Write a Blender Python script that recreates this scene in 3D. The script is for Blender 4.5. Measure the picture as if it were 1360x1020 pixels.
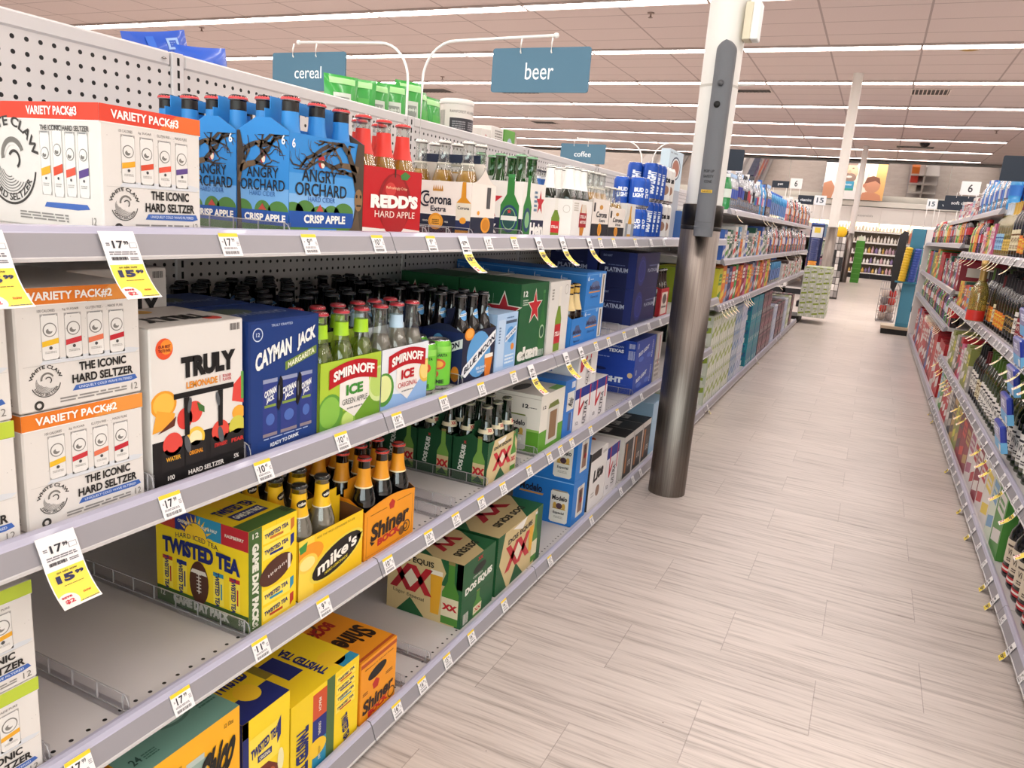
import bpy, bmesh, math, random
from mathutils import Vector, Matrix
random.seed(7)
for o in list(bpy.data.objects): bpy.data.objects.remove(o)
SC = bpy.context.scene
COL = SC.collection

# ------------------------------------------------------------------ camera, world, exposure, light
LAMP = 15.5                      # strength of every ceiling strip
CEIL = 3.765
cd = bpy.data.cameras.new('camera'); cam = bpy.data.objects.new('camera', cd); COL.objects.link(cam)
FPX = 995.67
def _axes():
    a = Vector((1165-680, -(321-510), FPX)).normalized()
    z = -Vector((335-680, -(4870-510), FPX)).normalized()
    x = a.cross(z)
    if x.x < 0: x = -x
    return x, a, z
_X, _Y, _Z = _axes()
R = Matrix(((_X.x, _X.y, -_X.z), (_Y.x, _Y.y, -_Y.z), (_Z.x, _Z.y, -_Z.z)))
cam.matrix_world = Matrix.Translation((0, 0, 1.21)) @ R.to_4x4()
cd.sensor_width = 36; cd.lens = FPX/1360*36; cd.clip_start = .02; cd.clip_end = 200
SC.camera = cam
w = bpy.data.worlds.new('world'); SC.world = w; w.use_nodes = True
w.node_tree.nodes['Background'].inputs[0].default_value = (.96, .98, 1, 1)
w.node_tree.nodes['Background'].inputs[1].default_value = 5.0
vs = SC.view_settings
vs.view_transform = 'Standard'; vs.look = 'None'; vs.gamma = 1; vs.use_curve_mapping = False
vs.exposure = 0.31
SC.cycles.max_bounces = 8; SC.cycles.diffuse_bounces = 6; SC.cycles.glossy_bounces = 4
SC.cycles.transmission_bounces = 4; SC.cycles.transparent_max_bounces = 24
SC.cycles.use_denoising = True; SC.cycles.sample_clamp_indirect = 6
SC.cycles.caustics_reflective = False; SC.cycles.caustics_refractive = False

# ------------------------------------------------------------------ materials
def lin(c): return c/12.92 if c <= .04045 else ((c+.055)/1.055)**2.4
def rgb(h): return tuple(lin(int(h[i:i+2], 16)/255) for i in (0, 2, 4)) + (1,)
_mats = {}
def M(h, rough=.45, metal=0., spec=.4, coat=0., emit=0.):
    k = (h, rough, metal, spec, coat, emit)
    if k in _mats: return _mats[k]
    m = bpy.data.materials.new('paint_'+h); m.use_nodes = True
    b = m.node_tree.nodes['Principled BSDF']
    b.inputs['Base Color'].default_value = rgb(h); b.inputs['Roughness'].default_value = rough
    b.inputs['Metallic'].default_value = metal; b.inputs['Specular IOR Level'].default_value = spec
    b.inputs['Coat Weight'].default_value = coat
    if emit:
        b.inputs['Emission Color'].default_value = rgb(h); b.inputs['Emission Strength'].default_value = emit
    m.diffuse_color = rgb(h); _mats[k] = m
    return m
def glassy(name, tint, fac=.12, rough=.04, body=0., bodycol=None):
    """thin clear wall: tinted see-through plus a reflection; body mixes in some solid colour"""
    if name in _mats: return _mats[name]
    m = bpy.data.materials.new(name); m.use_nodes = True; nt = m.node_tree
    for n in list(nt.nodes): nt.nodes.remove(n)
    out = nt.nodes.new('ShaderNodeOutputMaterial'); mx = nt.nodes.new('ShaderNodeMixShader')
    t = nt.nodes.new('ShaderNodeBsdfTransparent'); g = nt.nodes.new('ShaderNodeBsdfGlossy'); lw = nt.nodes.new('ShaderNodeLayerWeight')
    t.inputs[0].default_value = rgb(tint); g.inputs['Roughness'].default_value = rough
    mr = nt.nodes.new('ShaderNodeMapRange'); mr.inputs[3].default_value = fac*.5; mr.inputs[4].default_value = min(1, fac*4)
    lw.inputs[0].default_value = .35
    nt.links.new(lw.outputs['Facing'], mr.inputs[0]); nt.links.new(mr.outputs[0], mx.inputs[0])
    src = t
    if body:
        d = nt.nodes.new('ShaderNodeBsdfDiffuse'); d.inputs[0].default_value = rgb(bodycol or tint)
        m2 = nt.nodes.new('ShaderNodeMixShader'); m2.inputs[0].default_value = body
        nt.links.new(t.outputs[0], m2.inputs[1]); nt.links.new(d.outputs[0], m2.inputs[2]); src = m2
    nt.links.new(src.outputs[0], mx.inputs[1]); nt.links.new(g.outputs[0], mx.inputs[2]); nt.links.new(mx.outputs[0], out.inputs[0])
    _mats[name] = m
    return m
class Nodes:
    """small helper for node materials"""
    def __init__(s, name, rough=.5, spec=.4, metal=0.):
        s.m = bpy.data.materials.new(name); s.m.use_nodes = True; s.nt = s.m.node_tree
        s.b = s.nt.nodes['Principled BSDF']; s.b.inputs['Roughness'].default_value = rough
        s.b.inputs['Specular IOR Level'].default_value = spec; s.b.inputs['Metallic'].default_value = metal
    def n(s, t, **k):
        q = s.nt.nodes.new('ShaderNode'+t)
        for a, v in k.items(): setattr(q, a, v)
        return q
    def put(s, i, v):
        if isinstance(v, (int, float)): i.default_value = v
        elif isinstance(v, tuple): i.default_value = v
        else: s.nt.links.new(v, i)
    def math(s, op, a, b=0., c=0.):
        q = s.n('Math', operation=op); s.put(q.inputs[0], a); s.put(q.inputs[1], b)
        if op in ('COMPARE', 'MULTIPLY_ADD', 'SMOOTH_MIN', 'WRAP'): s.put(q.inputs[2], c)
        return q.outputs[0]
    def mix(s, f, a, b):
        q = s.n('Mix', data_type='RGBA'); s.put(q.inputs[0], f); s.put(q.inputs[6], a); s.put(q.inputs[7], b)
        return q.outputs[2]
    def xyz(s, kind='Position'):
        if kind == 'Position': o = s.n('NewGeometry').outputs['Position']
        else: o = s.n('TexCoord').outputs[kind]
        q = s.n('SeparateXYZ'); s.nt.links.new(o, q.inputs[0])
        return q.outputs[0], q.outputs[1], q.outputs[2], o
    def noise(s, vec, scale, detail=2., rough=.5):
        q = s.n('TexNoise'); s.put(q.inputs['Vector'], vec); q.inputs['Scale'].default_value = scale
        q.inputs['Detail'].default_value = detail; q.inputs['Roughness'].default_value = rough
        return q.outputs['Fac']
    def ramp(s, f, stops):
        q = s.n('ValToRGB'); s.put(q.inputs[0], f); e = q.color_ramp.elements
        e[0].position, e[0].color = stops[0]; e[1].position, e[1].color = stops[-1]
        for p, c in stops[1:-1]:
            k = e.new(p); k.color = c
        return q.outputs[0]
def hole_mat(name, base, u, v, pitch, r, vmin, vmax, rough=.45, u0=0., v0=0.):
    """painted steel with a punched grid of round holes on axes u, v between vmin and vmax"""
    N = Nodes(name, rough); c = N.xyz()
    a = N.math('SUBTRACT', N.math('WRAP', N.math('SUBTRACT', c[u], u0), pitch, 0.), pitch/2)
    b = N.math('SUBTRACT', N.math('WRAP', N.math('SUBTRACT', c[v], v0), pitch, 0.), pitch/2)
    d = N.math('SQRT', N.math('ADD', N.math('MULTIPLY', a, a), N.math('MULTIPLY', b, b)))
    h = N.math('LESS_THAN', d, r)
    if vmin is not None:
        h = N.math('MULTIPLY', h, N.math('MULTIPLY', N.math('GREATER_THAN', c[v], vmin), N.math('LESS_THAN', c[v], vmax)))
    dirt = N.noise(c[3], 9., 3.)
    k = rgb(base); k2 = tuple(x*.9 for x in k[:3])+(1,)
    N.put(N.b.inputs['Base Color'], N.mix(h, N.mix(dirt, k, k2), rgb('0c0a0a')))
    return N.m

# ------------------------------------------------------------------ mesh building
class MB:
    def __init__(s): s.v = []; s.f = []; s.mi = []; s.sm = []; s.mats = []
    def k(s, m):
        if m not in s.mats: s.mats.append(m)
        return s.mats.index(m)
    def add(s, vs, fs, m, smooth=False):
        b = len(s.v); i = s.k(m); s.v += [tuple(p) for p in vs]
        for f in fs: s.f.append(tuple(b+q for q in f)); s.mi.append(i); s.sm.append(smooth)
    def poly(s, pts, m): s.add(pts, [tuple(range(len(pts)))], m)
    def box(s, x0, y0, z0, x1, y1, z1, m, c=.0015):
        c = min(c, (x1-x0)/2.2, (y1-y0)/2.2, (z1-z0)/2.2)
        if c <= 0:
            vs = [(x, y, z) for x in (x0, x1) for y in (y0, y1) for z in (z0, z1)]
            s.add(vs, [(0, 1, 3, 2), (4, 6, 7, 5), (0, 4, 5, 1), (2, 3, 7, 6), (0, 2, 6, 4), (1, 5, 7, 3)], m); return
        X, Y, Z = (x0, x1), (y0, y1), (z0, z1); vs = []; ix = {}
        for i in (0, 1):
            for j in (0, 1):
                for l in (0, 1):
                    dx, dy, dz = (c if i == 0 else -c), (c if j == 0 else -c), (c if l == 0 else -c)
                    for a, p in enumerate(((X[i], Y[j]+dy, Z[l]+dz), (X[i]+dx, Y[j], Z[l]+dz), (X[i]+dx, Y[j]+dy, Z[l]))):
                        ix[i, j, l, a] = len(vs); vs.append(p)
        g = lambda i, j, l, a: ix[i, j, l, a]; fs = []
        for i in (0, 1):
            q = [g(i, 0, 0, 0), g(i, 1, 0, 0), g(i, 1, 1, 0), g(i, 0, 1, 0)]; fs.append(q if i else q[::-1])
            q = [g(0, i, 0, 1), g(0, i, 1, 1), g(1, i, 1, 1), g(1, i, 0, 1)]; fs.append(q if i else q[::-1])
            q = [g(0, 0, i, 2), g(1, 0, i, 2), g(1, 1, i, 2), g(0, 1, i, 2)]; fs.append(q if i else q[::-1])
        for i in (0, 1):
            for j in (0, 1):
                fl = (i == j)
                q = [g(i, j, 0, 0), g(i, j, 0, 1), g(i, j, 1, 1), g(i, j, 1, 0)]; fs.append(q if fl else q[::-1])
                q = [g(i, 0, j, 0), g(i, 1, j, 0), g(i, 1, j, 2), g(i, 0, j, 2)]; fs.append(q if not fl else q[::-1])
                q = [g(0, i, j, 1), g(1, i, j, 1), g(1, i, j, 2), g(0, i, j, 2)]; fs.append(q if fl else q[::-1])
                for l in (0, 1):
                    q = [g(i, j, l, 0), g(i, j, l, 1), g(i, j, l, 2)]; fs.append(q if (i+j+l) % 2 else q[::-1])
        s.add(vs, fs, m)
    def lathe(s, prof, n, m, cx=0., cy=0., z0=0., mats=None, teeth=0, a0=0., a1=2*math.pi):
        """profile of (radius, z); mats may give one material per segment"""
        full = abs(a1-a0-2*math.pi) < 1e-6; cols = n if full else n+1
        vs = []
        for r, z in prof:
            for i in range(cols):
                a = a0+(a1-a0)*i/n; rr = r*(1+(teeth if i % 2 else 0))
                vs.append((cx+rr*math.cos(a), cy+rr*math.sin(a), z0+z))
        for j in range(len(prof)-1):
            fs = []
            for i in range(n):
                k = (i+1) % cols
                fs.append((j*cols+i, j*cols+k, (j+1)*cols+k, (j+1)*cols+i))
            if j == 0: b = len(s.v); s.v += vs
            im = s.k(mats[j] if mats else m)
            for f in fs: s.f.append(tuple(b+q for q in f)); s.mi.append(im); s.sm.append(True)
    def tube(s, pts, r, m, n=8):
        pts = [Vector(p) for p in pts]; vs = []
        for i, p in enumerate(pts):
            d = (pts[min(i+1, len(pts)-1)]-pts[max(i-1, 0)]).normalized()
            u = d.cross(Vector((0, 0, 1)));
            if u.length < 1e-3: u = d.cross(Vector((1, 0, 0)))
            u.normalize(); v = d.cross(u)
            for k in range(n):
                a = 2*math.pi*k/n; vs.append(p+u*r*math.cos(a)+v*r*math.sin(a))
        fs = [(j*n+i, j*n+(i+1) % n, (j+1)*n+(i+1) % n, (j+1)*n+i) for j in range(len(pts)-1) for i in range(n)]
        fs += [tuple(range(n))[::-1], tuple((len(pts)-1)*n+i for i in range(n))]
        s.add(vs, fs, m, True)
    def mesh(s, name):
        me = bpy.data.meshes.new(name); me.from_pydata(s.v, [], s.f)
        for m in s.mats: me.materials.append(m)
        me.polygons.foreach_set('material_index', s.mi); me.polygons.foreach_set('use_smooth', s.sm); me.update()
        return me
    def obj(s, name, parent=None, loc=(0, 0, 0), rz=0.):
        o = bpy.data.objects.new(name, s.mesh(name)); COL.objects.link(o)
        o.location = loc; o.rotation_euler = (0, 0, rz)
        if parent: o.parent = parent
        return o
def tag(o, label, cat, group=None, kind=None):
    o['label'] = label; o['category'] = cat
    if group: o['group'] = group
    if kind: o['kind'] = kind
    return o
def struct(o, label=None):
    o['kind'] = 'structure'
    if label: o['label'] = label
    return o
def thing(name, label, cat, loc=(0, 0, 0), rz=0., group=None):
    o = bpy.data.objects.new(name, None); COL.objects.link(o); o.empty_display_size = .05
    o.location = loc; o.rotation_euler = (0, 0, rz)
    return tag(o, label, cat, group)
def dup(root, loc, rz=None, label=None, group=None):
    r = root.copy(); COL.objects.link(r); r.location = loc
    if rz is not None: r.rotation_euler = (0, 0, rz)
    if label: r['label'] = label
    if group: r['group'] = group
    for ch in root.children:
        c = ch.copy(); COL.objects.link(c); c.parent = r
        for g in ch.children:
            d = g.copy(); COL.objects.link(d); d.parent = c
    return r
ORD = ('first second third fourth fifth sixth seventh eighth ninth tenth eleventh twelfth thirteenth fourteenth fifteenth sixteenth '
       'seventeenth eighteenth nineteenth twentieth').split()
TENS = {2: 'twenty', 3: 'thirty', 4: 'forty', 5: 'fifty', 6: 'sixty', 7: 'seventy'}; TENTH = {30: 'thirtieth', 40: 'fortieth', 50: 'fiftieth', 60: 'sixtieth', 70: 'seventieth'}
def nth(i):
    i += 1
    if i <= 20: return ORD[i-1]
    return TENTH[i] if i % 10 == 0 else TENS[i//10]+'-'+ORD[i % 10-1]

# ------------------------------------------------------------------ lettering and flat artwork
_txt = {}
def text_geo(s, bold=0.):
    k = (s, bold)
    if k in _txt: return _txt[k]
    c = bpy.data.curves.new('t', 'FONT'); c.body = s; c.offset = bold; c.resolution_u = 3; c.fill_mode = 'FRONT'
    o = bpy.data.objects.new('t', c); COL.objects.link(o)
    dg = bpy.context.evaluated_depsgraph_get(); e = o.evaluated_get(dg); me = e.to_mesh()
    vs = [(v.co.x, v.co.y) for v in me.vertices]; fs = [tuple(p.vertices) for p in me.polygons]
    e.to_mesh_clear(); bpy.data.objects.remove(o); bpy.data.curves.remove(c)
    if vs:
        x0 = min(v[0] for v in vs); x1 = max(v[0] for v in vs); y0 = min(v[1] for v in vs); y1 = max(v[1] for v in vs)
        vs = [((x-x0)/max(1e-6, x1-x0), (y-y0)/max(1e-6, y1-y0)) for x, y in vs]
        asp = (x1-x0)/max(1e-6, y1-y0)
    else: asp = 1
    _txt[k] = (vs, fs, asp)
    return _txt[k]
LAY = .0002
class F:
    """a printed face: origin at its lower left corner, u to the reader's right, v up, W x H metres; art in fractions"""
    def __init__(s, mb, O, U, V, W, H, l=1):
        s.mb = mb; s.O = Vector(O); s.U = Vector(U).normalized(); s.V = Vector(V).normalized(); s.N = s.U.cross(s.V)
        s.W = W; s.H = H; s.l = l
    def pt(s, x, y, l): return s.O+s.U*(x*s.W)+s.V*(y*s.H)+s.N*(l*LAY)
    def p(s, pts, c, l=None):
        l = s.l if l is None else l
        m = M(c) if isinstance(c, str) else c
        for ax, lim, sg in ((0, 0., 1), (0, 1., -1), (1, 0., 1)):
            q = []
            for i in range(len(pts)):
                a, b = pts[i-1], pts[i]; da, db = sg*(a[ax]-lim), sg*(b[ax]-lim)
                if (da >= 0) != (db >= 0):
                    k = da/(da-db); q.append((a[0]+(b[0]-a[0])*k, a[1]+(b[1]-a[1])*k))
                if db >= 0: q.append(b)
            pts = q
            if len(pts) < 3: return
        ar = sum(pts[i][0]*pts[(i+1) % len(pts)][1]-pts[(i+1) % len(pts)][0]*pts[i][1] for i in range(len(pts)))
        if ar < 0: pts = pts[::-1]
        s.mb.poly([s.pt(x, y, l) for x, y in pts], m)
    def r(s, x0, y0, x1, y1, c, l=None): s.p([(x0, y0), (x1, y0), (x1, y1), (x0, y1)], c, l)
    def e(s, cx, cy, rx, ry, c, l=None, n=22, rot=0., a0=0., a1=360.):
        """ellipse with radii in metres-fractions of W for rx and of H for ry"""
        ca, sa = math.cos(math.radians(rot)), math.sin(math.radians(rot)); P = []
        full = a1-a0 >= 360
        for i in range(n if full else n+1):
            a = math.radians(a0+(a1-a0)*i/n); x, y = rx*s.W*math.cos(a), ry*s.H*math.sin(a)
            P.append((cx+(x*ca-y*sa)/s.W, cy+(x*sa+y*ca)/s.H))
        s.p(P, c, l)
    def ring(s, cx, cy, r, wd, c, l=None, n=28, a0=0., a1=360.):
        l = s.l if l is None else l; m = M(c) if isinstance(c, str) else c
        for i in range(n):
            a, b = math.radians(a0+(a1-a0)*i/n), math.radians(a0+(a1-a0)*(i+1)/n)
            q = [((cx+k*math.cos(t)*s.H/s.W), cy+k*math.sin(t)) for k, t in ((r-wd, a), (r, a), (r, b), (r-wd, b))]
            s.mb.poly([s.pt(x, y, l) for x, y in q], m)
    def t(s, txt, cx, cy, w, h, c, l=None, rot=0., sh=0., bold=.02, rise=0., arch=0.):
        """lettering fitted into w x h (fractions); rise lifts the right end, arch bows it up"""
        l = s.l+4 if l is None else l
        vs, fs, asp = text_geo(txt, bold); m = M(c) if isinstance(c, str) else c
        ca, sa = math.cos(math.radians(rot)), math.sin(math.radians(rot)); P = []
        for x, y in vs:
            X = (x-.5)*w*s.W; Y = (y-.5)*h*s.H
            X += sh*Y; Y += rise*(x-.5)*s.H+arch*s.H*(1-(2*x-1)**2)
            P.append(s.O+s.U*(cx*s.W+X*ca-Y*sa)+s.V*(cy*s.H+X*sa+Y*ca)+s.N*(l*LAY))
        s.mb.add(P, fs, m)
    def arc(s, txt, cx, cy, r, h, a0, a1, c, l=None, bold=.02, flip=False):
        l = s.l+4 if l is None else l
        vs, fs, asp = text_geo(txt, bold); m = M(c) if isinstance(c, str) else c; P = []
        for x, y in vs:
            a = math.radians(a0+(a1-a0)*x); k = r+(h*(1-y) if flip else h*y)
            P.append(s.pt(cx+k*math.cos(a)*s.H/s.W, cy+k*math.sin(a), l))
        s.mb.add(P, fs, m)
    def star(s, cx, cy, r, c, l=None, k=.4, sx=1.):
        P = []
        for i in range(10):
            a = math.radians(90+36*i); q = r if i % 2 == 0 else r*k
            P.append((cx+sx*q*math.cos(a)*s.H/s.W, cy+q*math.sin(a)))
        l = s.l if l is None else l; m = M(c)
        b = [s.pt(cx, cy, l)]+[s.pt(x, y, l) for x, y in P]
        s.mb.add(b, [(0, i+1, (i+1) % 10+1) for i in range(10)], m)
    def bars(s, x0, y0, x1, y1, n, c, l=None, fill=.5, seed=1):
        """a barcode or rows of tiny print"""
        rd = random.Random(seed); w = (x1-x0)/n
        for i in range(n):
            s.r(x0+i*w, y0, x0+i*w+w*(fill+rd.uniform(-.25, .25)), y1, c, l)
    def lines(s, x0, y0, x1, y1, n, c, l=None, seed=1):
        rd = random.Random(seed); h = (y1-y0)/n
        for i in range(n):
            x = x0
            while x < x1-.01:
                k = min(x1, x+(x1-x0)*rd.uniform(.08, .3)); s.r(x, y0+i*h, k, y0+i*h+h*.55, c, l); x = k+(x1-x0)*.03
    def sub(s, x0, y0, x1, y1, dl=3):
        """a smaller face inside this one"""
        return F(s.mb, s.pt(x0, y0, 0), s.U, s.V, (x1-x0)*s.W, (y1-y0)*s.H, s.l+dl)

def bend(tmp, fn, xs, mb, ys=()):
    """lay flat artwork round a curved body: slice it at xs (and ys), then map every corner through fn"""
    bm = bmesh.new(); vs = [bm.verts.new(v) for v in tmp.v]
    for q, i in zip(tmp.f, tmp.mi):
        try: bm.faces.new([vs[k] for k in q]).material_index = i
        except ValueError: pass
    for ax, L in ((0, xs), (1, ys)):
        for x in L:
            co = [0, 0, 0]; no = [0, 0, 0]; co[ax] = x; no[ax] = 1
            bmesh.ops.bisect_plane(bm, geom=bm.verts[:]+bm.edges[:]+bm.faces[:], plane_co=co, plane_no=no)
    bm.verts.index_update(); b = len(mb.v); mb.v += [tuple(fn(*v.co)) for v in bm.verts]
    for f in bm.faces: mb.f.append(tuple(b+v.index for v in f.verts)); mb.mi.append(mb.k(tmp.mats[f.material_index])); mb.sm.append(True)
    bm.free()

def face(mb, side, w, d, h, l=1):
    """faces of a w (along Y) x d (along X) x h carton standing at the origin, its front in the plane x = 0 on the left-hand gondola"""
    if side == 'front': return F(mb, (0, 0, 0), (0, 1, 0), (0, 0, 1), w, h, l)
    if side == 'side': return F(mb, (-d, 0, 0), (1, 0, 0), (0, 0, 1), d, h, l)
    if side == 'top': return F(mb, (0, 0, h), (0, 1, 0), (-1, 0, 0), w, d, l)
    if side == 'far': return F(mb, (0, w, 0), (-1, 0, 0), (0, 0, 1), d, h, l)
def carton(name, label, cat, x, y, z, w, d, h, col, front=None, side=None, top=None, group=None, rz=0., rough=.42, c=.002):
    mb = MB(); mb.box(-d, 0, 0, 0, w, h, M(col, rough), c)
    for k, fn in (('front', front), ('side', side), ('top', top)):
        if fn: fn(face(mb, k, w, d, h))
    o = mb.obj(name, None, (x, y, z), rz)
    return tag(o, label, cat, group)
# ------------------------------------------------------------------ the setting
def floor_mat():
    N = Nodes('streaked_vinyl_tile', .32, .45); x, y, z, P = N.xyz()
    TY, TX = .2675, .535
    ry = N.math('DIVIDE', N.math('SUBTRACT', y, 1.5575), TY); row = N.math('FLOOR', ry); fy = N.math('FRACT', ry)
    off = N.math('MULTIPLY', N.math('MODULO', N.math('ABSOLUTE', row), 2.), .265)
    rx = N.math('DIVIDE', N.math('SUBTRACT', N.math('ADD', x, 20.548+.001), off), TX)
    colx = N.math('FLOOR', rx); fx = N.math('FRACT', rx)
    cmb = N.n('CombineXYZ'); N.put(cmb.inputs[0], colx); N.put(cmb.inputs[1], row)
    wn = N.n('TexWhiteNoise', noise_dimensions='2D'); N.put(wn.inputs['Vector'], cmb.outputs[0]); rnd = wn.outputs['Value']
    sv = N.n('CombineXYZ'); N.put(sv.inputs[0], N.math('ADD', N.math('MULTIPLY', x, 2.9), N.math('MULTIPLY', rnd, 40.)))
    N.put(sv.inputs[1], N.math('MULTIPLY', y, 62.)); N.put(sv.inputs[2], rnd)
    s1 = N.noise(sv.outputs[0], 1., 3., .6)
    sv2 = N.n('CombineXYZ'); N.put(sv2.inputs[0], N.math('ADD', N.math('MULTIPLY', x, 6.5), N.math('MULTIPLY', rnd, 17.)))
    N.put(sv2.inputs[1], N.math('MULTIPLY', y, 170.))
    s2 = N.noise(sv2.outputs[0], 1., 2., .6)
    s = N.math('ADD', N.math('MULTIPLY', s1, .66), N.math('MULTIPLY', s2, .34))
    c = N.ramp(s, [(.30, rgb('8f857e')), (.41, rgb('afa49d')), (.50, rgb('c3b8b1')), (.66, rgb('cfc4bd'))])
    tone = N.math('MULTIPLY_ADD', rnd, .10, .93)
    hv = N.n('HueSaturation'); N.put(hv.inputs['Color'], c); N.put(hv.inputs['Value'], tone)
    e1 = N.math('LESS_THAN', fx, .004); e2 = N.math('LESS_THAN', fy, .006)
    edge = N.math('MAXIMUM', e1, N.math('MULTIPLY', e2, .5))
    v = N.n('TexVoronoi'); N.put(v.inputs['Vector'], P); v.inputs['Scale'].default_value = 5.5
    spk = N.math('MULTIPLY', N.math('LESS_THAN', v.outputs['Distance'], .014), .7)
    col = N.mix(N.math('MAXIMUM', N.math('MULTIPLY', edge, .5), spk), hv.outputs[0], rgb('6a5d58'))
    N.put(N.b.inputs['Base Color'], col)
    N.put(N.b.inputs['Roughness'], N.math('MULTIPLY_ADD', s, .25, .20))
    return N.m
def ceil_mat():
    N = Nodes('lay_in_ceiling_tile', .9, .1); x, y, z, P = N.xyz()
    fx = N.math('FRACT', N.math('DIVIDE', N.math('SUBTRACT', N.math('ADD', x, 46.), .11), 1.15))
    fy = N.math('FRACT', N.math('DIVIDE', N.math('SUBTRACT', N.math('ADD', y, 20.), 9.24-.317), .6345))
    l = N.math('MAXIMUM', N.math('LESS_THAN', fx, .022), N.math('LESS_THAN', fy, .03))
    sp = N.noise(P, 90., 2.)
    c = N.mix(sp, rgb('d2c6c3'), rgb('c6bab7'))
    dx, dy = N.math('SUBTRACT', x, .68), N.math('SUBTRACT', y, 12.11)
    d = N.math('ADD', N.math('MULTIPLY', dx, dx), N.math('MULTIPLY', dy, dy))
    st = N.ramp(N.math('SQRT', d), [(.0, rgb('9a7d45')), (.07, rgb('a88c58')), (.14, rgb('ccc0bd'))])
    c = N.mix(N.math('LESS_THAN', d, .019), c, st)
    N.put(N.b.inputs['Base Color'], N.mix(N.math('MULTIPLY', l, .6), c, rgb('7f7572')))
    return N.m
XL, XR, YB, YF = -34., 9., -5., 27.95
WALLP = M('d8d0c8', .7)
mb = MB(); mb.box(XL, YB, -.1, XR, YF, 0, floor_mat(), 0); struct(mb.obj('floor'))
mb = MB(); mb.box(XL, YB, CEIL, XR, YF, CEIL+.1, ceil_mat(), 0); struct(mb.obj('ceiling'))
for nm, b in (('wall_back', (XL, YF, 0, XR, YF+.1, CEIL)), ('wall_left', (XL-.1, YB, 0, XL, YF, CEIL)),
              ('wall_right', (XR, YB, 0, XR+.1, YF, CEIL))):
    mb = MB(); mb.box(*b, WALLP, 0); struct(mb.obj(nm))
# unseen glazed shop front added behind the camera: its daylight lifts the lower shelves
WX0, WX1, WZ0, WZ1 = -8., 8.6, .3, 3.3
mb = MB()
for b in ((XL, YB-.1, 0, WX0, YB, CEIL), (WX1, YB-.1, 0, XR, YB, CEIL), (WX0, YB-.1, 0, WX1, YB, WZ0), (WX0, YB-.1, WZ1, WX1, YB, CEIL)): mb.box(*b, WALLP, 0)
struct(mb.obj('wall_front'))
for k in range(4):
    a = WX0+(WX1-WX0)*k/4; b = WX0+(WX1-WX0)*(k+1)/4
    mb = MB()
    for q in ((a, YB-.08, WZ0, a+.06, YB-.02, WZ1), (b-.06, YB-.08, WZ0, b, YB-.02, WZ1), (a+.06, YB-.08, WZ0, b-.06, YB-.02, WZ0+.06), (a+.06, YB-.08, WZ1-.06, b-.06, YB-.02, WZ1)): mb.box(*q, M('6f6d6c', .4, .5), .004)
    o = struct(mb.obj('window_%d' % (k+1)))
    mb = MB(); mb.box(a+.06, YB-.052, WZ0+.06, b-.06, YB-.046, WZ1-.06, glassy('window_glass', 'f6faf8', .08, .02), 0); mb.obj('window_pane', o)
mb = MB(); mb.box(XL, YB-12, -.12, XR, YB-.1, -.02, M('9a9590', .8), 0); struct(mb.obj('pavement'))  # unseen ground added outside along with the shop front

# strip lights: rows across the store, one 2.3 m fixture after another
EM = M('fff8f3', .5, emit=LAMP); RIM = M('a89a94', .6)
mb = MB(); L2, W2 = 1.135, .115
mb.add([(-L2, -W2, -.012), (L2, -W2, -.012), (L2, W2, -.012), (-L2, W2, -.012)], [(3, 2, 1, 0)], EM)
lens_me = mb.mesh('lens')
mb = MB()
for y0, y1 in ((-W2-.012, -W2), (W2, W2+.012)): mb.box(-L2-.012, y0, -.03, L2+.012, y1, 0, RIM, .001)
for x0, x1 in ((-L2-.012, -L2), (L2, L2+.012)): mb.box(x0, -W2, -.03, x1, W2, 0, RIM, .001)
rim_me = mb.mesh('frame')
first = None
for r in range(-4, 8):
    y = 9.28+2.535*r
    for k in range(17):
        x = .11+1.15-2.3*k+(6.9 if r < 5 else 0)
        if x < -29: break
        if r < 0 and x < -14: continue
        lab = 'long white ceiling strip light glowing in one of the rows across the store'
        if first is None:
            first = thing('strip_light', lab, 'ceiling light', (x, y, CEIL), 0, 'ceiling strip lights')
            for n_, me in (('lens', lens_me), ('frame', rim_me)):
                o = bpy.data.objects.new(n_, me); COL.objects.link(o); o.parent = first
        else: dup(first, (x, y, CEIL))

# vents, sprinklers, a dome in the ceiling
DARK = M('2a2422', .6)
for i, (x, y, wx, wy, lab) in enumerate((
        (.40, 15.25, .56, .52, 'white louvred ceiling vent beside the pillar in the middle of the aisle'),
        (-2.53, 15.2, .62, .34, 'dark ceiling vent behind the big pillar with the grey tube'),
        (-9.0, 20.4, .7, .5, 'dark ceiling vent above the coffee sign'),
        (-9.6, 15.36, .9, .5, 'dark ceiling vent above the green bags'),
        (-7.5, 15.4, .9, .5, 'dark ceiling vent behind the beer sign'),
        (.50, 23.6, .9, .5, 'ceiling vent nearest to the mirrored wall'))):
    t = thing('ceiling_vent', lab, 'vent', (x, y, CEIL))
    mb = MB(); mb.box(-wx/2, -wy/2, -.004, wx/2, wy/2, 0, DARK, 0); mb.obj('backing', t)
    mb = MB(); P = M('cfc3bc', .5)
    for a, b in ((-wx/2-.02, -wx/2), (wx/2, wx/2+.02)): mb.box(a, -wy/2-.02, -.014, b, wy/2+.02, 0, P)
    for a, b in ((-wy/2-.02, -wy/2), (wy/2, wy/2+.02)): mb.box(-wx/2, a, -.014, wx/2, b, 0, P)
    mb.obj('frame', t)
    mb = MB()
    for k in range(9):
        q = -wx/2+wx*(k+.5)/9; mb.add([(q, -wy/2, -.012), (q+.02, -wy/2, -.003), (q+.02, wy/2, -.003), (q, wy/2, -.012)], [(0, 1, 2, 3)], P if i == 0 else DARK)
    mb.obj('louvre_slats', t)
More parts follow.
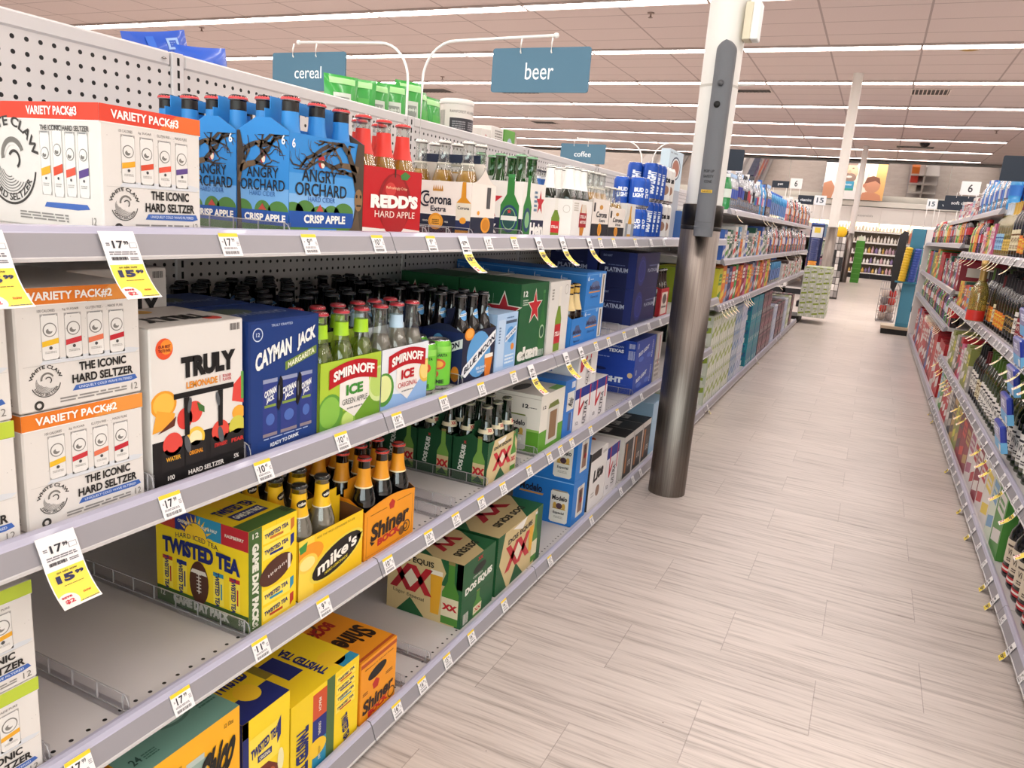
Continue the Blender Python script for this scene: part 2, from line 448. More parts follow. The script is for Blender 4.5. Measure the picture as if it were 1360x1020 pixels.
for x, y, lab in ((-10.5, 9.65, 'small ceiling sprinkler above the blue bag'), (-3.0, 9.8, 'small ceiling sprinkler beside the top of the big pillar'),
                  (1.95, 20.0, 'small ceiling sprinkler above the dark sign at the edge'), (-8.4, 13.8, 'small ceiling sprinkler above the cereal sign')):
    mb = MB(); c = M('8f7f78', .4, .6); mb.lathe([(0, 0), (.045, 0), (.045, -.008), (.012, -.012), (.012, -.05), (.03, -.055), (.03, -.06), (0, -.06)], 12, c)
    tag(mb.obj('sprinkler', None, (x, y, CEIL)), lab, 'sprinkler')
mb = MB(); mb.lathe([(.12, 0), (.12, -.02), (.10, -.06), (.06, -.1), (0, -.115)], 16, M('1c1a1c', .15))
tag(mb.obj('security_dome', None, (.69, 22.7, CEIL)), 'small black security camera dome near the far ceiling vent', 'camera dome')

# pillars in a row, each with a steel sleeve
WHITE = M('dcd9d4', .45)
def steel_mat():
    N = Nodes('brushed_stainless', .3, .5, 1.); x, y, z, P = N.xyz('Object')
    v = N.n('CombineXYZ'); N.put(v.inputs[0], N.math('MULTIPLY', x, 60.)); N.put(v.inputs[1], N.math('MULTIPLY', y, 60.)); N.put(v.inputs[2], N.math('MULTIPLY', z, .6))
    s = N.noise(v.outputs[0], 4., 3.)
    N.put(N.b.inputs['Base Color'], N.ramp(s, [(.3, rgb('6a625c')), (.7, rgb('857c75'))]))
    N.put(N.b.inputs['Roughness'], N.math('MULTIPLY_ADD', s, .2, .30)); N.b.inputs['Anisotropic'].default_value = .6
    return N.m
STEEL = steel_mat()
def pillar(x, y, top, lab, near=False):
    mb = MB(); mb.lathe([(.077, 0), (.077, CEIL)], 40, WHITE)
    if near: mb.lathe([(.0785, 1.775), (.0785, 1.785)], 40, M('bdb8b0', .5))
    o = struct(mb.obj('pillar', None, (x, y, 0)), lab)
    mb = MB(); mb.lathe([(.084, 0), (.084, top), (.077, top+.002)], 48, STEEL); mb.obj('steel_sleeve', o)
    if near:
        mb = MB(); mb.lathe([(.0845, top-.105), (.0862, top-.1), (.0862, top-.094), (.0845, top-.09)], 48, M('1b1918', .5)); mb.obj('strap', o)
        mb = MB(); mb.lathe([(.0845, top-.088), (.0858, top-.087), (.0858, top-.002), (.0845, top)], 48, M('3c3834', .4, .9)); mb.obj('collar', o)
    return o
PX, PY = -.695, 3.335
pillar(PX, PY, 1.305, 'thick white pillar in a brushed steel sleeve carrying the grey safety cone tube', True)
pillar(-.695, 13.66, 1.385, 'white pillar with steel sleeve standing at the end of the water shelves')
pillar(-.70, 23.7, 1.385, 'white pillar with steel sleeve beside the green tower display')
pillar(-11.5, 23.7, 1.385, 'distant white pillar in front of the mirrors, above the green bottles')
pillar(-10.9, 26.9, 1.385, 'distant white pillar beside the coffee sign')

# the grey tube strapped to the first pillar
GREY = M('66676b', .6, 0, .25); tx, ty = -.662, 3.222
t = thing('safety_cone_tube', 'long grey tube with rounded top strapped to the big pillar, printed pop up safety cone', 'safety cone holder', (tx, ty, 1.175))
mb = MB(); n = 14; prof = []
wd, dp = .0375, .028
for z, k in ((0, .98), (.012, 1.), (.09, 1.), (.725, 1.)): prof.append((z, k))
def stad(z, hw, d):
    P = []
    for i in range(n+1):
        a = math.pi+math.pi*i/n; P.append((hw*math.cos(a), d*math.sin(a)*.8-.0, z))
    P += [(hw, d, z), (-hw, d, z)]
    return P
rings = [stad(z, wd*k, dp) for z, k in prof]
for i in range(1, 9):
    a = math.pi/2*i/8; rings.append(stad(.725+wd*math.sin(a), max(.002, wd*math.cos(a)), dp))
m_ = len(rings[0]); vs = [p for r in rings for p in r]
mb.add(vs, [(j*m_+i, j*m_+(i+1) % m_, (j+1)*m_+(i+1) % m_, (j+1)*m_+i) for j in range(len(rings)-1) for i in range(m_)]+[tuple(range(m_))], GREY, False)
mb.obj('tube', t)
mb = MB(); f = F(mb, (-wd, -.0235, 0), (1, 0, 0), (0, 0, 1), wd*2, .76)
for s_, v_ in (('POP UP', .345), ('SAFETY', .318), ('CONE', .291)): f.t(s_, .5, v_, .55 if s_ != 'CONE' else .4, .014, '1a1a1c')
f.r(.2, .232, .8, .248, 'c9a22a'); f.lines(.25, .235, .75, .246, 2, '5e4a14', 3)
f.r(.05, .075, .95, .079, '5c5d60'); f.r(.05, .05, .95, .054, '66676a')
mb.obj('printing', t)
mb = MB(); mb.lathe([(0, 0), (.012, 0), (.012, .006), (.0, .008)], 16, M('4a4a4d', .4)); o = mb.obj('knob', t, (0, -.0235, .60)); o.rotation_euler = (math.pi/2, 0, 0)
mb = MB(); mb.lathe([(0, .001), (.013, .001), (.013, .0)], 18, M('050505', .6)); o = mb.obj('sight_hole', t, (-.004, -.0235, .52)); o.rotation_euler = (math.pi/2, 0, 0)
t = thing('junction_box', 'cream and white wall box high on the big pillar above the grey tube', 'junction box', (PX+.078, PY-.02, 2.02))
mb = MB(); mb.box(0, -.05, -.07, .03, .02, .07, M('cfc6ae', .5), .003); mb.obj('back_box', t)
mb = MB(); mb.box(.03, -.05, -.07, .06, .02, .07, M('e4e4e2', .4), .004); mb.obj('cover', t)
mb = MB(); mb.tube([(.006, -.015, .07), (.004, -.015, CEIL-2.02)], .008, M('d9d5cf', .5)); mb.obj('conduit', t)
mb = MB(); mb.tube([(0, -.0, 0), (.03, -.01, 0), (.07, -.015, .002)], .004, WHITE); tag(mb.obj('hook', None, (PX+.077, PY, 1.79)), 'tiny white hook sticking out of the big pillar below the wall box', 'hook')

# ------------------------------------------------------------------ gondola shelving
RAILG, RAILL, RAILW = M('918e93', .38), M('b1afc2', .3, coat=.3), M('c2bfbf', .4)
DECKC = 'c9c5c4'
SHELFM = M(DECKC, .42)
PITCH = .02541
PEG = hole_mat('pegboard_steel', 'cdc8c6', 1, 2, PITCH, .0042, -1., 9., .45, .0118, .0085)
def rail(mb, y0, y1, s=1, x=-.859, h=.037, z=0.):
    """price rail profile; s = 1 leans out towards +x"""
    pr = [(-.010, -.012), (-.006, -.001), (.0, 0), (.006, -.0015), (.009, -.0075), (.0105, -.009), (.0215, -h+.002), (.0235, -h+.001), (.0235, -h-.003), (.016, -h-.004)]
    ms = [RAILL, RAILL, RAILL, RAILL, RAILL, RAILG, RAILW, RAILW, RAILW]
    for i in range(len(pr)-1):
        a, b = pr[i], pr[i+1]
        mb.poly([(x+s*a[0], y0, z+a[1]), (x+s*a[0], y1, z+a[1]), (x+s*b[0], y1, z+b[1]), (x+s*b[0], y0, z+b[1])], ms[i])
    for y in (y0, y1): mb.poly([(x+s*a, y, z+b) for a, b in pr]+[(x-s*.01, y, z-.03)], RAILG)
def shelf(lab, y0, y1, z, s=1, x=-.859, depth=.56, h=.037, holes=True, base=False):
    """one shelf: deck, price rail, two brackets; z is the rail's upper lip"""
    t = thing('base_shelf' if base else 'shelf', lab, 'shelf', (x, y0, z)); L = y1-y0
    zs = -.012; xb = -s*depth
    if holes:
        lip = x-s*.028
        m = hole_mat('deck_steel', DECKC, 1, 0, .0254, .0032, lip-.014, lip+.012, .42, 0., lip-.0127)
    else: m = SHELFM
    mb = MB(); a, b = sorted((-s*.006, xb)); mb.box(a, .002, zs-.022, b, L-.002, zs, m, .001); mb.obj('deck', t)
    mb = MB(); rail(mb, .0015, L-.0015, s, 0., h); mb.obj('price_rail', t)
    if base:
        mb = MB(); a, b = sorted((-s*.03, -s*.06)); mb.box(a, .0, -z+.001, b, L, -h-.004, M('14110f', .7), 0); mb.obj('kick_plate', t)
    else:
        for yy in (.012, L-.015):
            mb = MB(); a, b = -s*.05, xb
            mb.add([(a, yy, zs-.022), (b, yy, zs-.022), (b, yy, zs-.058), (a, yy, zs-.034), (a, yy+.003, zs-.022), (b, yy+.003, zs-.022), (b, yy+.003, zs-.058), (a, yy+.003, zs-.034)],
                   [(0, 1, 2, 3), (7, 6, 5, 4), (0, 3, 7, 4), (3, 2, 6, 7), (2, 1, 5, 6)], SHELFM); mb.obj('bracket', t)
    return t
def gondola_wall(name, lab, ys, x, s, ztop, peg=PEG):
    """uprights and pegboard back of a run; ys are the upright positions; s = 1 faces +x"""
    t = thing(name, lab, 'shelving', (x, ys[0], 0)); y0 = ys[0]
    for i, (a, b) in enumerate(zip(ys[:-1], ys[1:])):
        mb = MB(); q = sorted((0, -s*.012)); mb.box(q[0], a-y0+.016, .02, q[1], b-y0-.016, ztop-.03, peg, 0); mb.obj('back_panel', t)
        mb = MB(); q = sorted((s*.004, -s*.05)); mb.box(q[0], a-y0+.018, ztop-.03, q[1], b-y0-.018, ztop, SHELFM, .004)
        if s > 0:
            o_ = Vector((s*.004, 0, ztop-.015))
            for yy in (b-y0-.036,): mb.lathe([(0, .003), (.005, .001), (.006, 0)], 12, M('9c9894', .25, 1.), o_.x+.001, yy, ztop-.017)
        mb.obj('top_cap', t)
    for yy in ys:
        mb = MB(); q = sorted((s*.006, -s*.05)); mb.box(q[0], yy-y0-.016, 0, q[1], yy-y0+.016, ztop, SHELFM, .002)
        fx = s*.0062; k = .04
        while k < ztop-.02:
            mb.box(min(fx-.0002, fx), yy-y0-.003, k, max(fx-.0002, fx)+.0004, yy-y0+.003, k+.016, M('12100f', .8), 0); k += .0254
        mb.obj('upright', t)
    return t
YS = [1.237+.913*k for k in range(-2, 5)]
gondola_wall('gondola', 'long grey pegboard shelving run holding the beer packs', YS, -1.422, 1, 1.488)
ZL = {1: 1.156, 2: .791, 3: .467, 0: .065}           # rail lips
ZS = {k: v-.012 for k, v in ZL.items()}               # shelf surfaces
LV = {1: 'top', 2: 'second', 3: 'third', 0: 'bottom'}
SEC = {-2: 'nearest the camera', -1: 'under the white seltzer packs', 0: 'under the green apple drinks', 1: 'beside the star cartons', 2: 'just before the big pillar', 3: 'just past the big pillar'}
for k in range(-2, 4):
    for lv in (1, 2, 3, 0):
        y0 = 1.237+.913*k
        shelf(f'{LV[lv]} grey shelf of the beer run with price rail, section {SEC[k]}', y0, y0+.913, ZL[lv], base=(lv == 0), h=.042 if lv == 0 else .037)
YS2 = [4.924]+[4.889+.913*k for k in range(1, 8)]
gondola_wall('gondola', 'grey shelving run of water and soda beyond the big pillar', YS2, -1.422, 1, 1.488)
ZW = {1: 1.345, 2: 1.03, 3: .735, 0: .065}
for k in range(7):
    for lv in (1, 2, 3, 0):
        y0 = 4.889+.913*k
        shelf(f'{LV[lv]} shelf of the water and soda run, {nth(k)} section past the big pillar', y0, y0+.913, ZW[lv], holes=False, base=(lv == 0), depth=.556, x=-.859)
# the other side of the beer run, holding the cereal aisle goods seen over the top
for k in range(-2, 4):
    y0 = 1.237+.913*k
    t = shelf(f'cereal aisle shelf behind the pegboard, {nth(k+2)} section from the camera', y0, y0+.913, 1.405, s=-1, x=-1.86, depth=.38, holes=False)

# right-hand run
RX = .588
YR = [1.85+.95*k for k in range(6)]; YR2 = [6.636+.913*k for k in range(6)]
PEGR = hole_mat('pegboard_steel_far', 'b9b4b2', 1, 2, PITCH, .004, -1., 9.)
gondola_wall('gondola', 'shelving run of wine bottles across the aisle', YR, 1.10, -1, 1.47, PEGR)
gondola_wall('gondola', 'far shelving run of soft drinks across the aisle', YR2, 1.10, -1, 1.47, PEGR)
ZR = {1: 1.19, 2: .815, 3: .405, 0: .065}
for k in range(5):
    for lv in (1, 2, 3, 0):
        shelf(f'{LV[lv]} wine shelf across the aisle, {nth(k)} section from the camera', YR[k], YR[k+1], ZR[lv], s=-1, x=RX, depth=.5, holes=False, base=(lv == 0))
ZF = {1: 1.25, 2: .90, 3: .615, 0: .065}
for k in range(5):
    for lv in (1, 2, 3, 0):
        shelf(f'{LV[lv]} soft drink shelf across the aisle, {nth(k)} far section', YR2[k], YR2[k+1], ZF[lv], s=-1, x=RX, depth=.5, holes=False, base=(lv == 0))
mb = MB(); mb.box(-.03, 0, 0, .5, .03, 1.42, M('d6d2d0', .5), .004); tag(mb.obj('end_panel', None, (RX, YR2[-1]+.005, 0)), 'tall white end panel closing the far soft drink shelves', 'panel')
# ------------------------------------------------------------------ bottles and cans
GL = {'clear': glassy('clear_glass', 'f2f5f2', .16), 'green': glassy('green_glass', '4f9a4a', .16, body=.16, bodycol='1f6a2a'), 'dkgreen': glassy('dark_green_glass', '1d4a26', .16, body=.35, bodycol='0c2a14'),
      'amber': M('1a0d07', .08, 0, .6, .5), 'black': M('0b0a0c', .08, 0, .6, .5), 'olive': glassy('olive_glass', '7f8a3c', .15, body=.3, bodycol='4a5218'),
      'wine': M('0d0f0c', .1, 0, .6, .4), 'winegreen': glassy('wine_green_glass', '5d7a3a', .14, body=.45, bodycol='33461c'), 'wineclear': glassy('pale_wine', 'd9cf8e', .14, body=.25, bodycol='c9b86a'),
      'rose': glassy('rose_wine', 'd98a7a', .14, body=.4, bodycol='b8604f')}
LQ = {'gold': glassy('golden_beer', 'edc25a', .06, body=.5, bodycol='dba93c'), 'white': glassy('clear_drink', 'd8d4cc', .06, body=.25, bodycol='c2bcb2'),
      'lime': glassy('lime_drink', 'b5c94a', .06, body=.4, bodycol='8fa52e'), 'red': glassy('red_drink', 'd0402a', .05, body=.5, bodycol='b93722'), 'cloud': glassy('cloudy_drink', 'cfc8b8', .06, body=.45, bodycol='b4aca0')}
LONG = [(0, .001), (.025, 0), (.0272, .004), (.0274, .118), (.0265, .130), (.0215, .148), (.0165, .164), (.0140, .182), (.0132, .212), (.0146, .214), (.0146, .220), (.0128, .222)]
def prof_at(prof, z):
    for (r0, z0), (r1, z1) in zip(prof[1:-1], prof[2:]):
        if z0 <= z <= z1 and z1 > z0: return r0+(r1-r0)*(z-z0)/(z1-z0)
    return prof[-1][0]
def band(prof, za, zb, m, off=.0004, n=20, steps=5, a0=0., a1=2*math.pi):
    mb = MB(); pr = []
    for i in range(steps+1):
        z = za+(zb-za)*i/steps; pr.append((prof_at(prof, z)+off, z))
    mb.lathe(pr, n, m, a0=a0, a1=a1); return mb
_bp = {}
def bottle(kind, loc, label, group, rz=0.):
    """kind picks glass, liquid, cap, neck label and body label; the first one is the source, later ones are copies"""
    if kind in _bp: return dup(_bp[kind], loc, rz, label, group)
    g, lq, cap, neck, body, sc = BK[kind]
    pr = [(r*sc, z*sc) for r, z in LONG]
    mb = MB(); mb.lathe(pr, 20, GL[g]); o = mb.obj('bottle', None, loc, rz); tag(o, label, 'bottle', group)
    if lq:
        top = .152*sc if lq == 'gold' else .176*sc
        if kind == 'smirnoff_ice' or kind == 'lime_ice': top = .158*sc
        q = [(max(0, r-.0016), z+.002) for r, z in pr if z < top]; q += [(prof_at(pr, top)-.0016, top), (0, top)]
        mb = MB(); mb.lathe(q, 16, LQ[lq]); mb.obj('drink', o)
    if cap:
        mb = MB(); z = .2135*sc; r = .0148*sc; cm = M(cap, .3, .2, .5)
        mb.lathe([(r*.96, z+.0005), (r*1.03, z+.0015), (r*1.0, z+.004), (r*.93, z+.0062), (r*.75, z+.0072), (0, z+.0075)], 42, cm, mats=[M('b9aeb0', .3, .6), cm, cm, cm, cm], teeth=.07)
        mb.obj('cap', o)
    if neck:
        for za, zb, c in neck: band(pr, za*sc, zb*sc, M(c, .4)).obj('neck_label', o)
    if body:
        for za, zb, c in body: band(pr, za*sc, zb*sc, M(c, .4)).obj('label', o)
    NK = NECKART.get(kind)
    if NK:
        mb = MB(); NK(mb, pr, sc); mb.obj('neck_print', o)
    _bp[kind] = o
    return o
def wrap_print(mb, pr, sc, za, zb, fn, a=-.7, width=.03):
    """small artwork bent round a bottle neck, facing the angle a"""
    tmp = MB(); f = F(tmp, (0, 0, 0), (1, 0, 0), (0, 1, 0), width, (zb-za)*sc, 1); fn(f)
    def fn2(x, y, z):
        zz = za*sc+y; r = prof_at(pr, zz)+.0006+z; t = a+(x-width/2)/r; return (r*math.cos(t), r*math.sin(t), zz)
    bend(tmp, fn2, [width*k/8 for k in range(1, 8)], mb, [(zb-za)*sc*k/4 for k in range(1, 4)])
def nk_mike(mb, pr, sc):
    def fn(f): f.e(.5, .5, .42, .2, '14100c', 1, rot=12); f.t('mike', .5, .5, .6, .17, 'f4efe2', 4, rot=12, bold=.03)
    wrap_print(mb, pr, sc, .166, .205, fn, -.45, .026)
def nk_moon(mb, pr, sc):
    def fn(f): f.e(.5, .5, .42, .42, '5f9fd6', 1); f.p([(0, .36), (1, .55), (1, .75), (0, .56)], 'e9eef2', 2); f.t('BLUE MOON', .5, .56, .9, .11, '22273a', 4, rot=9)
    wrap_print(mb, pr, sc, .155, .185, fn, -.35, .026)
def nk_xx(mb, pr, sc):
    def fn(f): f.r(0, 0, 1, 1, 'd9cfae', 1); f.t('XX', .5, .6, .7, .5, 'b8202a', 4, bold=.05)
    wrap_print(mb, pr, sc, .142, .160, fn, -.5, .022)
NECKART = {'mikes': nk_mike, 'moon': nk_moon, 'dosequis': nk_xx}
BK = {  # glass, liquid, cap, neck labels, body labels, scale
    'orchard': ('amber', None, 'd6474a', [(.128, .197, '2f86cf'), (.198, .212, '17120f')], [(.02, .11, '2f86cf')], 1.0),
    'redds': ('clear', 'gold', 'cf3a37', [(.150, .196, 'd8392f')], [(.02, .11, 'c8262b')], 1.0),
    'corona': ('clear', 'gold', 'dcdad2', [(.166, .170, 'cfcabb')], [(.02, .11, 'e8e4d6')], 1.0),
    'coronita': ('clear', 'gold', 'dcdad2', None, None, .82),
    'heineken': ('green', None, '7fae86', [(.120, .123, 'd8d8d0')], [(.03, .10, '1f6f3a')], 1.0),
    'stella': ('dkgreen', None, 'efece6', [(.150, .223, 'f1efea')], [(.03, .10, 'ece8de')], 1.0),
    'blueline': ('clear', 'white', '3a3d44', [(.150, .19, '3f6fb5'), (.19, .198, 'e6e6ea')], None, 1.0),
    'lime_ice': ('clear', 'lime', 'c3333f', [(.172, .198, 'a9d92c')], None, 1.0),
    'smirnoff_ice': ('clear', 'cloud', 'c3333f', None, None, 1.0),
    'smirnoff_lab': ('clear', 'cloud', 'c3333f', [(.168, .196, 'bcd6ea')], None, 1.0),
    'moon': ('black', None, '2b2d33', None, [(.03, .1, '27407a')], 1.0),
    'mikes': ('clear', 'cloud', '23211f', [(.160, .205, 'f3c021'), (.158, .162, 'e9e3cf')], None, 1.0),
    'shiner': ('black', None, 'c9392c', [(.158, .198, 'e59a24'), (.155, .158, 'efe2bb')], None, 1.0),
    'dosequis': ('dkgreen', None, '8a8a72', [(.143, .154, 'd6ccac')], None, 1.0),
    'budred': ('amber', None, '8d8d8d', [(.16, .2, '2a1512')], None, 1.0),
}
def six(kind, label_fn, group, origin, rz, L=.19, Dp=.118, rows=2, cols=3, z=.003, kinds=None, skip=()):
    """bottles in a carrier; origin is the carrier's near front lower corner, its length running along y when rz is 0"""
    ca, sa = math.cos(rz), math.sin(rz); i = 0
    for r in range(rows):
        for c in range(cols):
            if (r, c) in skip: continue
            lx, ly = -Dp*(r+.5)/rows, L*(c+.5)/cols
            bottle(kinds[(r, c)] if kinds and (r, c) in kinds else kind, (origin[0]+lx*ca-ly*sa, origin[1]+lx*sa+ly*ca, origin[2]+z), label_fn(r, c), group, rz+.3*(i % 3))
            i += 1
POS3 = ('first', 'middle', 'last'); ROW2 = ('front row', 'back row')
def lab6(desc, where): return lambda r, c: f'{desc}, {ROW2[r]} {POS3[c]}, {where}'
def carrier(name, label, x, y, z, col, inner, long_art=None, end_art=None, rz=0., L=.19, Dp=.118, h=.122, hh=.205, group=None, curve=False, ends=True, bow=0., hcol=None):
    """open six-pack carrier: two long panels, two ends that rise to the middle, a centre wall with a hand hole"""
    mb = MB(); cm = M(col, .45); im = M(inner, .7); T = .0012
    mb.box(-Dp, 0, 0, 0, L, .0025, im, 0)
    for xx in (0, -Dp):
        a, b = (xx-T, xx) if xx == 0 else (xx, xx+T)
        if bow:
            n = 8; top = [(L*i/n, h+bow*math.sin(math.pi*i/n)) for i in range(n+1)]
            for q, mm, fl in ((b, cm if xx == 0 else im, 0), (a, im if xx == 0 else cm, 1)):
                pts = [(q, 0, 0), (q, L, 0)]+[(q, yy, zz) for yy, zz in top[::-1]]; mb.poly(pts[::-1] if fl else pts, mm)
        else: mb.box(a, 0, 0, b, L, h, cm, 0); mb.add([((a if xx == 0 else b), .001, .004), ((a if xx == 0 else b), L-.001, .004), ((a if xx == 0 else b), L-.001, h-.001), ((a if xx == 0 else b), .001, h-.001)], [(0, 1, 2, 3)], im)
    prof = [(-Dp, 0), (0, 0), (0, h)]
    mid = Dp/2
    if curve:
        for i in range(1, 7):
            k = i/6; prof.append((-mid*k, h+(hh-.03-h)*(k*k)))
        prof += [(-mid-(mid*(i/6)), h+(hh-.03-h)*((1-i/6)**2)) for i in range(1, 7)]
    else: prof += [(-mid+.016, hh-.035), (-mid-.016, hh-.035), (-Dp, h)]
    if ends:
        for yy, inw in ((0, T), (L, -T)):
            mb.poly([(px, yy, pz) for px, pz in (prof if yy == 0 else prof[::-1])], cm)
            mb.poly([(px, yy+inw, pz) for px, pz in (prof[::-1] if yy == 0 else prof)], im)
    o_art = F(mb, (0, 0, 0), (0, 1, 0), (0, 0, 1), L, h)
    if long_art: long_art(o_art)
    if end_art:
        end_art(F(mb, (-Dp, 0, 0), (1, 0, 0), (0, 0, 1), Dp, h)); end_art(F(mb, (0, L, 0), (-1, 0, 0), (0, 0, 1), Dp, h))
    o = mb.obj(name, None, (x, y, z), rz); tag(o, label, 'six-pack carrier', group)
    # the centre wall with its hand hole
    mb = MB(); a, b = -mid-.0008, -mid+.0008; y0, y1 = .004, L-.004
    hz0, hz1, ha, hb = hh-.045, hh-.02, L*.3, L*.7
    for s0, s1, q0, q1 in ((y0, y1, .003, hz0), (y0, ha, hz0, hz1), (hb, y1, hz0, hz1), (y0+.012, y1-.012, hz1, hh)): mb.box(a, s0, q0, b, s1, q1, M(hcol, .45) if hcol and q0 >= hz1 else cm, 0)
    mb.obj('handle', o)
    return o
CANP = [(0, .003), (.022, .001), (.0245, 0), (.0285, .006), (.0288, .010), (.0288, .138), (.0240, .150), (.0240, .153), (.0230, .153), (.0225, .1505), (0, .1505)]
SLEEK = CANP
STD = [(0, .003), (.024, .001), (.026, 0), (.0325, .008), (.033, .013), (.033, .108), (.027, .120), (.0265, .122), (.0255, .122), (.025, .119), (0, .119)]
TALL = [(r, z if z < .05 else z+.035) for r, z in STD]
_cp = {}
def can(kind, loc, label, group, art=None, prof=STD, col='1f55b5', rz=0.):
    if kind in _cp: return dup(_cp[kind], loc, rz, label, group)
    al = M('c9c9cc', .25, .9); cm = M(col, .28, .35, .5)
    mb = MB(); ms = [al, al, al, al, cm]+[cm]+[al]*(len(prof)-7); mb.lathe(prof, 24, cm, mats=ms)
    if art:
        H = prof[5][1]-prof[4][1]; r = prof[5][0]
        tmp = MB(); f = F(tmp, (0, 0, 0), (1, 0, 0), (0, 1, 0), r*2, H, 1); art(f)
        def fn2(x, y, z):
            t = (x-r)/r-.9; return ((r+.0003+z)*math.cos(t), (r+.0003+z)*math.sin(t), prof[4][1]+y)
        bend(tmp, fn2, [r*2*k/12 for k in range(1, 12)], mb)
    o = mb.obj('drink_can', None, loc, rz); tag(o, label, 'can', group)
    mb = MB(); z = prof[-1][1]; mb.box(-.004, -.009, z+.0005, .004, .012, z+.0016, M('b5b5b8', .3, .9), 0); mb.obj('pull_tab', o)
    _cp[kind] = o
    return o

# ------------------------------------------------------------------ artwork for the packs
def ill_can(f, cx, cy, w, h, body, bandc, logo='7a7874', txt=None):
    f.r(cx-w/2-.004, cy-h/2-.004, cx+w/2+.004, cy+h/2+.004, 'a9a6a2', f.l); x0, x1, y0, y1 = cx-w/2, cx+w/2, cy-h/2, cy+h/2
    f.p([(x0, y0+.06*h), (x0+.12*w, y0), (x1-.12*w, y0), (x1, y0+.06*h), (x1, y1-.06*h), (x1-.14*w, y1), (x0+.14*w, y1), (x0, y1-.06*h)], body, f.l+1)
    f.r(x0+.14*w, y1-.02*h, x1-.14*w, y1, '8b8b8c', f.l+2)
    f.e(cx, cy+.16*h, .42*w, .42*w*f.W/f.H, logo, f.l+2); f.e(cx, cy+.16*h, .36*w, .36*w*f.W/f.H, body, f.l+3)
    f.e(cx-.05*w, cy+.13*h, .2*w, .16*w*f.W/f.H, logo, f.l+4); f.e(cx+.05*w, cy+.17*h, .15*w, .12*w*f.W/f.H, body, f.l+5)
    if bandc:
        f.p([(x0, cy-.21*h), (x1, cy-.15*h), (x1, cy-.03*h), (x0, cy-.09*h)], bandc, f.l+3); f.e(cx, cy-.24*h, .1*w, .1*w*f.W/f.H, '4a4a4c', f.l+4)
        f.lines(x0+.15*w, cy-.36*h, x1-.15*w, cy-.3*h, 2, 'b0aeaa', f.l+3)
def wave(f, cx, cy, r, lettered=True, ink='3e3c3a', paper='e6e3df'):
    f.ring(cx, cy, r, r*.06, ink, f.l+1, a0=200, a1=350)
    if lettered:
        f.arc('WHITE CLAW', cx, cy, r*.90, r*.24, 168, 12, ink, f.l+2, .03)
        f.arc('HARD SELTZER', cx, cy, r*.72, r*.18, 205, 335, ink, f.l+2, .02, flip=True)
    for i in range(7): f.ring(cx-r*.04*i*f.H/f.W*.3, cy-r*.08, r*(.68-.07*i), r*.025, '6f6d6b', f.l+1, 14, 150+8*i, 330-6*i)
    f.ring(cx+r*.1*f.H/f.W, cy+r*.18, r*.46, r*.13, '77746f', f.l+1, 16, 20, 190); f.ring(cx+r*.16*f.H/f.W, cy+r*.1, r*.24, r*.07, ink, f.l+2, 14, -60, 150)
    f.ring(cx+r*.12*f.H/f.W, cy+r*.14, r*.35, r*.04, paper, f.l+2, 14, 30, 170)
def seltzer_front(c1, c2, name, bands, small='8a8784'):
    def fn(f):
        f.r(0, .865, 1, 1, c1); f.p([(.55, .865), (1, .865), (1, 1), (.75, 1)], c2, f.l+1)
        f.r(0, .86, 1, .868, 'f0ece6', f.l+1)
        if name: f.t(name, .43, .93, .66, .075, 'f6f3ee', f.l+4, bold=.03)
        for i, s in enumerate(('100 CALORIES', '2g SUGAR', 'GLUTEN FREE', 'MADE PURE')): f.t(s, .23+.185*i, .815, .13, .022, '6d6a68', f.l+2, bold=.0)
        for i, b in enumerate(bands): ill_can(f, .25+.18*i, .60-.004*i, .125, .37, 'e0deda', b)
        f.p([(.16, .38), (.95, .38), (.99, .41), (.9, .43), (.2, .42)], 'cfd3d8', f.l); f.r(.04, .375, .98, .379, 'c3c0bb', f.l+1)
        wave(f, .2, .235, .125)
        f.t('THE ICONIC', .66, .325, .40, .075, '201e1d', f.l+4, bold=.035); f.t('HARD SELTZER', .66, .225, .52, .075, '201e1d', f.l+4, bold=.035)
        f.p([(.40, .125), (.43, .17), (.94, .175), (.96, .135), (.9, .12)], '3c63ae', f.l+1); f.t('UNIQUELY COLD WAVE FILTERED', .68, .147, .46, .026, 'c8d4ea', f.l+3)
        f.lines(.30, .045, .86, .095, 2, small, f.l+1, 5); f.t('12', .93, .07, .055, .06, '77746f', f.l+2, bold=0)
        f.ring(.14, .05, .04, .02, '35332f', f.l+1); rd = random.Random(3)
        for i in range(26):
            x, y = rd.uniform(.05, .97), rd.uniform(.4, .84); f.e(x, y, .004, .004, 'b9b6b2', f.l+1, 6)
    return fn
def seltzer_side(c1, name, bands):
    def fn(f):
        f.r(0, .865, 1, 1, c1); f.r(0, .86, 1, .868, 'f0ece6', f.l+1)
        if name: f.t(name, .62, .93, .42, .075, 'f6f3ee', f.l+4, bold=.03)
        f.t('THE ICONIC HARD SELTZER', .72, .80, .40, .042, '2a2826', f.l+4, bold=.02)
        for i, b in enumerate(bands): ill_can(f, .55+.105*i, .52+(.02 if i == 1 else 0), .078, .50 if i != 1 else .56, 'e0deda', b)
        wave(f, .24, .50, .34)
        f.p([(.52, .17), (.54, .21), (.88, .215), (.90, .18), (.8, .165)], '3c63ae', f.l+1); f.lines(.3, .06, .72, .13, 3, '8a8784', f.l+1, 6); f.t('12', .93, .09, .035, .06, '77746f', f.l+2, bold=0)
    return fn
